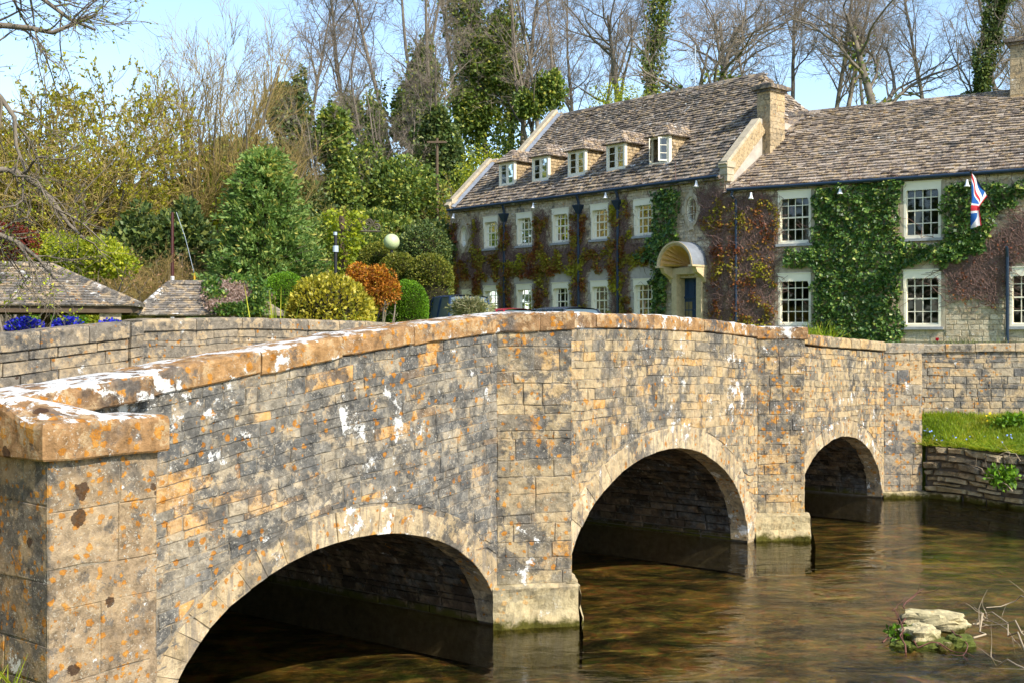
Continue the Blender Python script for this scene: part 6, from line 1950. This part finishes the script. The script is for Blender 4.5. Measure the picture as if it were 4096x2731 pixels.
shrub('bed_shrub', 'yellow-green shrub under the right half of the shelter', 'shrub', 210, 28.4, 110, 702, 790, 2200, .08, L_yg, 902, stems=False)
shrub('bed_shrub', 'low loose shrub between the two shelter roofs', 'shrub', 290, 26.5, 70, 690, 780, 1500, .07, L_yg, 903)
shrub('bed_shrub', 'tangled ivy and shrub skirt right of the small roof', 'shrub', 590, 25.2, 50, 668, 740, 1300, .07, L_ivy, 904)

# ------------------------------------------------------------------ post, sign bracket, poles
M_iron = plain('rusty_wrought_iron', (0.10, 0.085, 0.055), .6, .4, .5, 20.0)
M_black = plain('black_paint', (0.015, 0.015, 0.017), .45, .4, .2, 8.0)
M_grey = plain('grey_metal_box', (0.42, 0.50, 0.56), .4, .5, .1, 5.0)
Yp = 31.0; qp = Yp / 2650
def pz(y, Y): return 2.8 + (762 - y) * Y / 2650
gp_ = gz(at(785, Yp), Yp)
sp = thing('scroll_sign_post', 'ivy-wrapped post carrying an empty scrolled iron sign bracket', 'sign post', (at(785, Yp), Yp, gp_))
m = MB(); m.tube([(at(785, Yp), Yp, gp_), (at(785, Yp), Yp, pz(497, Yp))], .08, 8); m.build('post', M_timber, sp)
m = MB()
def scroll(cx, cy, r0, turns, start, sgn, n=34):
    return [(at(cx + r0 * (1 - .78 * i / n) * math.cos(start + sgn * turns * 2 * math.pi * i / n), Yp), Yp, pz(cy - r0 * (1 - .78 * i / n) * math.sin(start + sgn * turns * 2 * math.pi * i / n), Yp)) for i in range(n + 1)]
m.tube([(at(785, Yp), Yp, pz(531, Yp)), (at(872, Yp), Yp, pz(532, Yp))], .028, 6)
m.tube([(at(800, Yp), Yp, pz(512, Yp)), (at(830, Yp), Yp, pz(520, Yp)), (at(842, Yp), Yp, pz(531, Yp))], .022, 6)
m.tube([(at(842, Yp), Yp, pz(531, Yp)), (at(856, Yp), Yp, pz(516, Yp)), (at(862, Yp), Yp, pz(505, Yp))], .022, 6)
for a in ((808, 521, 9, 1.6, 0, 1), (829, 511, 9, 1.7, math.pi, -1), (847, 512, 9, 1.7, 0, 1), (866, 522, 8, 1.6, math.pi, -1)): m.tube(scroll(*a), .022, 5)
m.build('scroll_bracket', M_iron, sp)
r = np.random.default_rng(66)
n = 3600
q = r.uniform(0, 1, n); az = r.uniform(0, 2 * math.pi, n)
rr_ = (.20 + .14 * np.sin(q * 17 + 1) ** 2 + np.where(q > .78, .16, 0)) * r.uniform(.6, 1.15, n)
P = np.stack([at(787, Yp) + rr_ * np.cos(az) + .06, Yp + rr_ * np.sin(az), gp_ + q * (pz(484, Yp) - gp_)], 1)
V, F, ti = leaf_quads(P, unit(np.stack([np.cos(az), np.sin(az), r.uniform(-1, .3, n)], 1) + r.normal(size=(n, 3)) * .4), .10, r, .8)
obj('ivy', V, F, L_yg, sp, np.clip(ti * .8, 0, 1))
lp = thing('black_lamp_post', 'slim black post with a small grey box in front of the ivy-wrapped post', 'post', (at(771, Yp - .6), Yp - .6, gp_))
m = MB(); m.tube([(at(771, Yp - .6), Yp - .6, gp_ - .2), (at(771, Yp - .6), Yp - .6, pz(545, Yp))], .045, 8); m.build('pole', M_black, lp)
m = MB(); m.tube([(at(771, Yp - .6), Yp - .6, pz(583, Yp)), (at(771, Yp - .6), Yp - .6, pz(569, Yp))], .075, 10); m.build('junction_box', M_grey, lp)
m = MB(); m.tube([(at(770, Yp - .6), Yp - .6, pz(545, Yp)), (at(770, Yp - .6), Yp - .6, pz(538, Yp))], .05, 8); m.build('cap', M_grey, lp)
# tall red-brown pole behind the small shelter
Yq = 33.0; xq = at(396, Yq)
fp_ = thing('brown_mast', 'thin red-brown mast with white foot behind the small slate roof', 'pole', (xq, Yq, gz(xq, Yq)))
m = MB(); m.tube([(xq, Yq, pz(635, Yq)), (xq, Yq, pz(488, Yq))], [.05, .04], 8); m.build('mast', plain('red_brown_paint', (0.07, 0.018, 0.016), .5, .4), fp_)
m = MB(); m.tube([(xq, Yq, gz(xq, Yq)), (xq, Yq, pz(635, Yq))], .055, 8); m.build('mast_foot', M_white, fp_)
gy = thing('pole_stay', 'stay wire with a yellow guard rising behind the small roof ridge', 'wire', (at(452, Yq), Yq, gz(at(452, Yq), Yq)))
m = MB(); m.tube([(at(460, Yq), Yq, gz(at(460, Yq), Yq)), (at(446, Yq), Yq, pz(628, Yq))], .035, 6); m.build('yellow_guard', plain('yellow_guard_paint', (0.62, 0.36, 0.02), .5, .3), gy)
m = MB(); m.tube([(at(446, Yq), Yq, pz(628, Yq)), (at(425, Yq), Yq, pz(545, Yq)), (at(405, Yq), Yq, pz(488, Yq))], .008, 4); m.build('wire', M_grey, gy)
# telegraph pole behind the topiary garden
Yt = 58.0; xt = at(1004, Yt)
tp = thing('telegraph_pole', 'brown telegraph pole with a short crossarm among the ivy trees', 'pole', (xt, Yt, gz(xt, Yt)))
m = MB(); m.tube([(xt, Yt, gz(xt, Yt) - .2), (xt, Yt, pz(318, Yt))], [.10, .07], 8); m.build('pole', M_timber, tp)
m = MB(); m.box((xt, Yt - .12, pz(328, Yt)), (1, 0, 0), (0, 1, 0), (0, 0, 1), -.5, .5, -.05, .05, -.05, .05); m.build('crossarm', M_timber, tp)
# pale ball
Yl = 42.0; xl = at(914, Yl)
M_ball = plain('pale_green_glass_ball', (0.50, 0.58, 0.30), .35, .5, .05, 2.0)
bl = thing('garden_globe', 'pale green-white globe on a stem among the clipped hedges', 'globe', (xl, Yl, gz(xl, Yl)))
V = []; F = []
R0 = 17.5 * Yl / 2650; zc0 = pz(567, Yl)
for j in range(17):
    for i in range(28):
        a = -math.pi / 2 + math.pi * j / 16; b_ = 2 * math.pi * i / 28
        V.append((xl + R0 * math.cos(a) * math.cos(b_), Yl - 2.2 + R0 * math.cos(a) * math.sin(b_), zc0 + R0 * math.sin(a)))
for j in range(16):
    for i in range(28): F.append((j * 28 + i, j * 28 + (i + 1) % 28, (j + 1) * 28 + (i + 1) % 28, (j + 1) * 28 + i))
obj('ball', V, F, M_ball, bl, None, True)
m = MB(); m.tube([(xl, Yl - 2.2, gz(xl, Yl - 2.2)), (xl, Yl - 2.2, zc0 - R0 * .9)], .05, 8); m.build('stem', M_black, bl)

# ------------------------------------------------------------------ parked cars
M_cglass = plain('car_glass', (0.09, 0.13, 0.155), .10, .45, .1, 2.0)
M_tyre = plain('tyre_rubber', (0.02, 0.02, 0.02), .8, .2, .2, 6.0)
M_alloy = plain('alloy_wheel', (0.45, 0.45, 0.46), .35, .5, .1, 6.0, metal=.8)
M_lampw = plain('headlamp_glass', (0.7, 0.72, 0.72), .1, .6, .05, 5.0)
M_lampr = plain('tail_lamp_glass', (0.35, 0.01, 0.01), .15, .6, .05, 5.0)
def carpaint(name, col):
    return plain(name, col, .25, .6, .05, 2.0)
def car(label, x, y, rot, paint, L=4.6, Wd=1.85, H=1.78, suv=True):
    g0 = gz(x, y)
    t = thing('parked_car', label, 'car', (x, y, g0), 'cars parked in front of the inn')
    t.rotation_euler = (0, 0, rot)
    bl_ = .92 if suv else .80
    # side profile stations: (x, z_low, z_belt)
    xs = [-L / 2, -L / 2 + .12, -L / 2 + .9, -.6, .6, L / 2 - 1.0, L / 2 - .2, L / 2]
    zb = [bl_ - .18, bl_ + .04, bl_ + .06, bl_ + .05, bl_ + .03, bl_ - .05, bl_ - .16, bl_ - .32]
    V = []; F = []
    for X, z in zip(xs, zb):
        w = Wd / 2 * (.90 if abs(X) > L / 2 - .1 else 1.0)
        V += [(X, -w * .94, .30), (X, -w, .55), (X, -w * .97, z - .05), (X, -w * .88, z), (X, w * .88, z), (X, w * .97, z - .05), (X, w, .55), (X, w * .94, .30)]
    for i in range(len(xs) - 1):
        for j in range(8): F.append((i * 8 + j, i * 8 + (j + 1) % 8, (i + 1) * 8 + (j + 1) % 8, (i + 1) * 8 + j))
    F += [tuple(range(8)), tuple(range((len(xs) - 1) * 8 + 7, (len(xs) - 1) * 8 - 1, -1))]
    obj('body', V, F, paint, t, None, False, True)
    # cabin: glass house with pillars and roof
    ra, rb = (-L / 2 + .18, L / 2 - 1.25) if suv else (-L / 2 + .55, L / 2 - 1.2)
    ta, tb = (-L / 2 + .42, L / 2 - 2.0) if suv else (-L / 2 + 1.15, L / 2 - 2.05)
    wb, wt = Wd / 2 * .88, Wd / 2 * .72
    z0, z1 = bl_ + .02, H - .07
    V = [(ra, -wb, z0), (rb, -wb, z0), (rb, wb, z0), (ra, wb, z0), (ta, -wt, z1), (tb, -wt, z1), (tb, wt, z1), (ta, wt, z1)]
    obj('glasshouse', V, [(0, 1, 5, 4), (1, 2, 6, 5), (2, 3, 7, 6), (3, 0, 4, 7)], M_cglass, t, None, False, True)
    m = MB(); n_ = 6
    P = []
    for i in range(n_ + 1):
        f = i / n_; X = ta - .05 + (tb - ta + .12) * f; hz = z1 + .07 * math.sin(math.pi * (.12 + .76 * f)) ** .6
        P += [(X, -wt - .02, z1 - .015), (X, -wt * .75, hz - .01), (X, 0, hz + .015), (X, wt * .75, hz - .01), (X, wt + .02, z1 - .015)]
    m.add(P, [(i * 5 + j, i * 5 + j + 1, (i + 1) * 5 + j + 1, (i + 1) * 5 + j) for i in range(n_) for j in range(4)])
    m.build('roof', paint, t)
    o = t.children[-1]
    o.data.transform(Matrix.Translation(Vector((x, y, g0))))
    for sy in (-1, 1):
        for f in (0, .36, .68, 1):
            a = np.array((ra + (rb - ra) * f, sy * (wb + .006), z0)); b = np.array((ta + (tb - ta) * f, sy * (wt + .006), z1))
            V_, F_ = tube([a, b], .04, 5)
            obj('pillar', V_, F_, paint, t, None, False, True)
    for sx in (-1, 1):
        for sy in (-1, 1):
            c = (sx * L * .30, sy * (Wd / 2 - .10), .36)
            V_, F_ = tube([(c[0], c[1] - .11, c[2]), (c[0], c[1] + .11, c[2])], .36, 18)
            wh = obj('wheel', V_, F_, M_tyre, t, None, False, True)
            V_, F_ = tube([(c[0], c[1] + sy * .10, c[2]), (c[0], c[1] + sy * .118, c[2])], .22, 12)
            obj('rim', V_, F_, M_alloy, wh, None, False, True)
            m = MB(); m.box((sx * (L / 2 - .03), sy * Wd * .34, bl_ - .28), (1, 0, 0), (0, 1, 0), (0, 0, 1), -.05, .05, -.16, .16, -.07, .07)
            obj('headlamp' if sx > 0 else 'tail_lamp', m.V, m.F, M_lampw if sx > 0 else M_lampr, t, None, False, True)
    return t
car('dark blue off-road car showing between green dome and lavender bush', at(1022, 37), 38.0, R(116), carpaint('dark_blue_car_paint', (0.02, 0.04, 0.09)), L=4.4, Wd=1.75, H=1.95)
car('red car whose roof just shows over the bridge parapet', at(1152, 37), 37.2, R(130), carpaint('red_car_paint', (0.30, 0.015, 0.02)), L=4.1, H=1.52, suv=False)
car('dark car whose roof just shows under the middle inn windows', at(1275, 34), 34.2, R(132), carpaint('black_car_paint', (0.03, 0.04, 0.06)), L=4.4, H=1.50, suv=False)

# ------------------------------------------------------------------ flag
def flag():
    g = G('union_flag_cloth')
    uv = g.n('Attribute', 1, {'attribute_name': 'fuv'})
    x = g.n('SeparateXYZ', 0, None, i0=uv); y = g.n('SeparateXYZ', 1, None, i0=uv)
    # x 0..1 along the fly (5 units), y 0..1 hoist (3 units); centred coordinates
    X = g.math('MULTIPLY', g.math('SUBTRACT', x, .5), 60.0); Y = g.math('MULTIPLY', g.math('SUBTRACT', y, .5), 30.0)
    blue, white, red = (0.035, 0.13, 0.40), (0.78, 0.78, 0.78), (0.55, 0.05, 0.06)
    def band(v, w): return g.math('LESS_THAN', g.math('ABSOLUTE', v), w)
    k = 1 / math.sqrt(5)
    d1 = g.math('MULTIPLY', g.math('SUBTRACT', X, g.math('MULTIPLY', Y, 2.0)), k)
    d2 = g.math('MULTIPLY', g.math('ADD', X, g.math('MULTIPLY', Y, 2.0)), k)
    c = g.mix(g.math('MAXIMUM', band(d1, 3.0), band(d2, 3.0)), blue, white)
    sx = g.math('GREATER_THAN', X, 0.0)
    def half(d, sgn):
        s = g.math('MULTIPLY', g.math('SUBTRACT', g.math('MULTIPLY', sx, 2.0), 1.0), sgn)
        v = g.math('MULTIPLY', d, s)
        return g.math('MULTIPLY', g.math('GREATER_THAN', v, 0.0), g.math('LESS_THAN', v, 2.0))
    c = g.mix(g.math('MAXIMUM', half(d1, 1.0), half(d2, -1.0)), c, red)
    c = g.mix(g.math('MAXIMUM', band(X, 5.0), band(Y, 5.0)), c, white)
    c = g.mix(g.math('MAXIMUM', band(X, 3.0), band(Y, 3.0)), c, red)
    t_ = g.n('BsdfTranslucent', 0, None, Color=c); d_ = g.n('BsdfDiffuse', 0, None, Color=c)
    mt = g.out(shader=g.n('MixShader', 0, None, i0=.3, i1=d_, i2=t_))
    base = f2(8.62, 6.3, 0.0); tip = f2(8.05, 7.42, 1.15)
    t = thing('flag_on_pole', 'limp Union flag hanging from an angled pole on the inn wing', 'flag', tuple(base))
    m = MB(); m.tube([base, tip], .018, 6); m.build('pole', M_black, t)
    m = MB(); m.tube([tip - (0, 0, .0), tip + (tip - base) * .04], .04, 8); m.build('finial', M_black, t)
    # cloth hangs from the upper half of the pole in deep folds
    nu, nv_ = 40, 30
    V = []; F = []; UV = []
    ax_ = (tip - base); 
    side = unit(np.array((U2[0], U2[1], 0.0)))
    outv = np.array((-V2[0], -V2[1], 0.0))
    for j in range(nv_ + 1):
        v = j / nv_                 # along the hoist, 0 at tip end
        hp = tip - ax_ * (.02 + .56 * v)
        for i in range(nu + 1):
            u = i / nu               # along the fly, hangs down
            drop = 1.62 * u
            gather = 1 - .84 * min(1, u * 1.6)
            p = tip - ax_ * .30 * (1 - gather) * 0 
            top = tip - ax_ * (.02 + .56 * v * gather)
            fold = .055 * math.sin(v * 11 + u * 2.2) * (.25 + .75 * u)
            f2_ = .05 * math.sin(v * 7.0 + 1 - u * 3)
            q = top + np.array((0, 0, -1.0)) * drop * (1 - .13 * v) + side * (fold + .20 * (v - .5) * (1 - gather) * 1.2 + .05 * u) + outv * f2_
            q[2] = min(q[2], top[2] - drop * .75)
            V.append(q); UV.append((u * .80, 1 - v * .42, 0))
    for j in range(nv_):
        for i in range(nu): a = j * (nu + 1) + i; F.append((a, a + 1, a + nu + 2, a + nu + 1))
    o = obj('cloth', V, F, mt, t, None, True)
    at_ = o.data.attributes.new('fuv', 'FLOAT_VECTOR', 'POINT')
    at_.data.foreach_set('vector', np.array(UV, np.float32).ravel())
flag()

# ------------------------------------------------------------------ roof aerial
def aerial():
    Y = 46.6; x = at(1597, Y); s_ = 5.2
    zb_ = pz(196, Y)
    t = thing('tv_aerial', 'television aerial on a thin mast at the main roof ridge', 'aerial', (x, Y, zb_))
    m = MB(); m.tube([(x, Y, zb_ - .9), (x, Y, pz(105, Y))], .026, 6); m.build('mast', M_grey, t)
    a = np.array((at(1578, Y), Y, pz(118, Y))); b = np.array((at(1604, Y), Y, pz(158, Y)))
    m = MB(); m.tube([a, b], .02, 5)
    for i in range(11):
        c = a + (b - a) * i / 10
        m.tube([c + (-.14, 0, -.09), c + (.14, 0, .09)], .013, 4)
    m.build('elements', M_grey, t)
    m = MB(); m.tube([(at(1580, Y), Y, pz(187, Y)), (at(1606, Y), Y, pz(184, Y))], .012, 5); m.build('crossbar', M_grey, t)
aerial()

# ------------------------------------------------------------------ plants at the foot of the wing wall
for i, (s, lab, n, h) in enumerate(((2.75, 'tuft of long grass under the first wing window', 160, .75), (3.35, 'tuft of long grass at the left foot of the big ivy', 220, .9), (7.6, 'row of tulip leaves under the flag', 90, .42), (8.3, 'tulip leaves beside the far downpipe', 60, .42))):
    p = f2(s, GZ, .9)
    blades('grass_tuft', lab, 'grass', [f2(s + d_, GZ + .3, 1.0) for d_ in (-.5, -.2, 0, .25, .5)], n, h, .016, L_grass if i < 2 else L_lav, 70 + i, .35, .12)
tl = thing('red_tulip', 'single red tulip in front of the inn wing wall', 'flower', tuple(f2(7.05, GZ, 1.0)))
m = MB(); m.tube([f2(7.05, GZ, 1.0), f2(7.06, pz(780, 34.6) - .03, 1.0)], .008, 5); m.build('stem', M_pipe, tl)
c0 = f2(7.06, pz(780, 34.6), 1.0)
V = []; F = []
for k in range(6):
    a = k * math.pi / 3
    b_ = len(V); d_ = np.array((math.cos(a), math.sin(a), 0)); e_ = np.array((-math.sin(a), math.cos(a), 0))
    V += [c0 + (0, 0, -.05), c0 + d_ * .045 + e_ * .03, c0 + d_ * .035 + (0, 0, .07), c0 + d_ * .045 - e_ * .03]; F.append((b_, b_ + 1, b_ + 2, b_ + 3))
obj('bloom', V, F, plain('red_petals', (0.45, 0.01, 0.03), .6, .2), tl)

# ------------------------------------------------------------------ grass, rock and debris at the river
def turf(name, label, P, h, w, seed, mat=None):
    r = np.random.default_rng(seed)
    P = np.array(P); n = len(P)
    D = unit(np.concatenate([r.normal(size=(n, 2)) * .45, np.ones((n, 1))], 1))
    L = h * r.uniform(.4, 1.2, n)[:, None]
    B = unit(np.cross(D, np.concatenate([r.normal(size=(n, 2)), np.zeros((n, 1))], 1))) * w
    T = P + D * L
    V = np.stack([P - B, P + B, T + B * .15, T - B * .15], 1).reshape(-1, 3)
    tt = np.array([.55 + .8 * mnoise.noise((q[0] * 1.5, q[1] * 1.5, 2.0)) for q in P]) + r.normal(size=n) * .18
    o = obj(name, V, np.arange(4 * n, dtype=np.int32).reshape(-1, 4), mat or L_grass, None, np.clip(tt, 0, 1))
    tag(o, label, 'grass', kind='stuff')
r = np.random.default_rng(41)
turf('grass', 'short bright grass on the bank above the dry stone wall', [bank_pt(u ** .9 * .75, v) for u, v in r.random((20000, 2))], .085, .006, 5)
P = []
while len(P) < 2500:
    x, y = r.uniform(-4.4, -1.5), r.uniform(4.8, 8.2)
    if toSN(x, y)[0] < -5.02 and toSN(x, y)[1] < .75 and gz(x, y) > .2: P.append((x, y, gz(x, y) - .01))
turf('grass', 'rough grass at the foot of the near pier', P, .17, .005, 6)
# overhanging tufts along the wall top, forget-me-nots, dandelions
r = np.random.default_rng(17)
pts = []
for i in range(60):
    f = r.random() ** .8; a = np.array(BK[0]) + (np.array(BK[2]) - np.array(BK[0])) * f
    pts.append((a[0] + r.uniform(-.04, .1), a[1] + r.uniform(-.03, .08), .88))
blades('wall_top_grass', 'dry and green grass hanging over the dry stone wall edge', 'grass', pts, 1500, .24, .005, L_grass, 18, 1.1, .04)
def dots(name, label, pts, n, mat, size, seed, spread):
    r = np.random.default_rng(seed)
    P = np.array(pts)[r.integers(0, len(pts), n)] + r.normal(size=(n, 3)) * np.array((spread, spread, .03))
    P[:, 2] += r.uniform(.03, .1, n)
    V, F, ti = leaf_quads(P, r.normal(size=(n, 3)) + np.array((0, -.5, .3)), size, r, 1.0)
    t = thing(name, label, 'flowers', tuple(np.mean(P, 0)))
    obj('petals', V, F, mat, t, ti)
M_fmn = plain('forget_me_not_petals', (0.25, 0.36, 0.75), .7, .2); M_dand = plain('dandelion_petals', (0.75, 0.55, 0.02), .7, .2)
dots('forget_me_nots', 'tiny pale blue flowers on the bank edge by the bridge', [bank_pt(.05, .2), bank_pt(.12, .25), bank_pt(.20, .3), bank_pt(.02, .4)], 60, M_fmn, .03, 5, .12)
dots('dandelions', 'few yellow dandelions in the bank grass', [bank_pt(.06, .6), bank_pt(.2, .7), bank_pt(.3, .5), bank_pt(.38, .8)], 10, M_dand, .05, 6, .1)
shrub('bank_weeds', 'broad-leaved green weeds growing out of the dry stone wall', 'weeds', 2305, 17.9, 80, 1060, 1130, 420, .075, L_lime, 905, stems=False, fill=.6, depth=.18, lobes=9)
shrub('bank_weeds', 'leafy weeds on the grass under the roadside wall', 'weeds', 2330, 19.3, 110, 945, 985, 420, .07, L_lime, 906, stems=False, fill=.6, depth=.2, lobes=9)

M_rock = stone_mat('pale_mossy_river_rock', [(0, (0.45, 0.40, 0.22)), (1, (0.66, 0.60, 0.40))], orange=0.0, white=0.35, grey=0.3, speck=0.2, mottled=.4, algae=True)
M_moss = plain('wet_moss', (0.10, 0.12, 0.015), .8, .3, .5, 18.0, bump=.8)
def rock(name, label, c, rad, rot, seed, mat=M_rock):
    r = random.Random(seed)
    n, m_ = 28, 16
    V = []; F = []
    cr, sr = math.cos(rot), math.sin(rot)
    for j in range(m_ + 1):
        a = -math.pi / 2 + math.pi * j / m_
        for i in range(n):
            b = 2 * math.pi * i / n
            d = Vector((math.cos(a) * math.cos(b), math.cos(a) * math.sin(b), math.sin(a)))
            # blocky: push towards a cube, then break with noise
            k = 1 / max(abs(d.x), abs(d.y), abs(d.z)) ** .7
            k *= 1 + .30 * mnoise.noise(d * 1.6 + Vector((seed, 0, 0))) + .08 * mnoise.noise(d * 9 + Vector((seed, 3, 0))) + .14 * mnoise.noise(d * 4.5 + Vector((0, seed, 0)))
            x, y, z = d.x * rad[0] * k * .93, d.y * rad[1] * k, d.z * rad[2] * k
            V.append((c[0] + x * cr - y * sr, c[1] + x * sr + y * cr, c[2] + z))
    for j in range(m_):
        for i in range(n): F.append((j * n + i, j * n + (i + 1) % n, (j + 1) * n + (i + 1) % n, (j + 1) * n + i))
    o = obj(name, V, F, mat, None, r.random(), False)
    return tag(o, label, 'rock')
def wpt(px, py, z=0.0):
    Y = (2.8 - z) * 2650 / (py - 762); return np.array((at(px, Y), Y, z))
p = wpt(2125, 1482); rock('river_rock', 'blunt pale yellow rock in the stream, left of the pair', (p[0], p[1] + .10, .06), (.165, .13, .085), .35, 3)
p = wpt(2165, 1468); rock('river_rock', 'longer pale slab of rock in the stream, behind the blunt one', (p[0] + .02, p[1] + .30, .10), (.30, .12, .085), -.38, 8)
p = wpt(2172, 1490); rock('river_rock', 'small mossy stone at the foot of the two pale rocks', (p[0], p[1] + .04, .0), (.085, .07, .045), .8, 5, M_rock)
p = wpt(2078, 1486); rock('river_rock', 'dark mossy stone awash at the left of the pale rocks', (p[0], p[1] + .1, -.01), (.11, .10, .045), 1.1, 6, M_moss)
p = wpt(2215, 1486); rock('river_rock', 'wet brown stone under the right end of the long rock', (p[0], p[1] + .10, .01), (.12, .09, .07), .2, 7, M_moss)
p = wpt(2150, 1492); rock('river_rock', 'wet dark stone showing between the two pale rocks', (p[0] + .02, p[1] + .18, .0), (.20, .12, .055), .1, 11, M_moss)
# twigs
def twigs(name, label, polys, rad, mat, sub=0, seed=1):
    t = thing(name, label, 'twigs', tuple(polys[0][0]))
    tr = Tree(seed); tr.limbs(polys, rad)
    lv = [0]
    if sub: tr.sub(sub, 5, .2, 1, (20, 60), (.15, .5), .2, .0, rscale=.6, rmin=.003); lv = [0, 1]
    obj('stems', *tr.wood(lv, [5, 4]), mat, t)
M_straw = plain('bleached_stems', (0.42, 0.33, 0.21), .8, .2, .3, 6.0)
M_redtw = plain('red_brown_twigs', (0.16, 0.07, 0.05), .8, .2, .3, 6.0)
W_ = lambda a, b, z: wpt(a, b + 0, 0) + np.array((0, 0, z))
twigs('bleached_twigs', 'bleached twigs sticking into the stream at the right edge', [[W_(2420, 1560, .0), W_(2352, 1500, .1), W_(2300, 1470, .12), W_(2245, 1445, .10)], [W_(2420, 1500, .1), W_(2340, 1480, .16), W_(2290, 1450, .14), W_(2240, 1420, .12)], [W_(2430, 1460, .0), W_(2380, 1440, .2), W_(2345, 1420, .2), W_(2330, 1405, .1), W_(2280, 1420, .1)], [W_(2250, 1470, .02), W_(2262, 1445, .10), W_(2270, 1435, .14)], [W_(2236, 1450, .05), W_(2265, 1440, .1), W_(2340, 1480, .08)], [W_(2430, 1600, 0), W_(2352, 1560, .04), W_(2300, 1520, .04), W_(2270, 1500, .03)]], .011, M_straw, 26, 4)
twigs('caught_twigs', 'red-brown twigs caught on the pale river rocks', [[W_(2030, 1475, .02), W_(2070, 1465, .08), W_(2110, 1450, .1)], [W_(2080, 1500, .02), W_(2075, 1470, .15), W_(2060, 1440, .25)], [W_(2100, 1490, .05), W_(2170, 1500, .05), W_(2240, 1515, .02)], [W_(2075, 1460, .1), W_(2085, 1430, .22), W_(2120, 1415, .26)], [W_(2190, 1470, .1), W_(2210, 1490, .08), W_(2215, 1520, .01)]], .009, M_redtw, 22, 5)
r = np.random.default_rng(23)
wt = thing('water_weeds', 'small green plant tuft caught beside the pale river rocks', 'weeds', tuple(wpt(2080, 1470)))
pp = wpt(2078, 1472); V, F, ti = foliage((pp[0], pp[1] + .05, .05), (.16, .13, .09), 260, .05, r, 8, .4, .5); obj('leaves', V, F, L_lime, wt, ti)
tw = thing('bank_branch', 'dead white branch lying against the dry stone wall', 'twigs', tuple(wpt(2290, 1130)))
tr = Tree(9); q1 = lambda a, b, Y: np.array((at(a, Y), Y, pz(b, Y)))
tr.limbs([[q1(2330, 1120, 17.7), q1(2290, 1100, 17.9), q1(2255, 1085, 18.1), q1(2240, 1055, 18.2)], [q1(2352, 1060, 17.5), q1(2330, 1040, 17.8), q1(2310, 1050, 17.9)]], .010).sub(10, 5, .2, 1, (20, 60), (.15, .45), .2, -.02, rscale=.6, rmin=.003)
obj('stems', *tr.wood([0, 1], [5, 4]), M_straw, tw)

# unseen tree belt added behind the viewpoint to darken the wing's window reflections
r = np.random.default_rng(99)
V, F, ti = foliage((0, 0, 5.0), (6.5, 5.0, 7.0), 5200, .55, r, 30, .32, .25, .8)
belt = mesh('foliage', V, F, L_ever, ti)
for i, (x, y, s_) in enumerate(((-62, -20, 1.5), (-48, -34, 1.6), (-34, -46, 1.7), (-18, -52, 1.6), (-3, -56, 1.7), (-60, 4, 1.4), (-58, 26, 1.5), (-56, 48, 1.5))):
    t = thing('reflection_tree', ('first', 'second', 'third', 'fourth', 'fifth', 'sixth', 'seventh', 'eighth')[i] + ' unseen dark evergreen tree added for the wing window reflections', 'tree', (x, y, gz(x, y)), 'unseen evergreen trees added for the wing window reflections')
    t.scale = (s_,) * 3; t.rotation_euler = (0, 0, i * 1.7)
    part('crown', belt, t)
    part('trunk', mesh('trunk', *[np.array(q) if k == 0 else q for k, q in enumerate(tube([(0, 0, -.5), (0, 0, 6)], [.4, .2], 8))], M_bark), t)
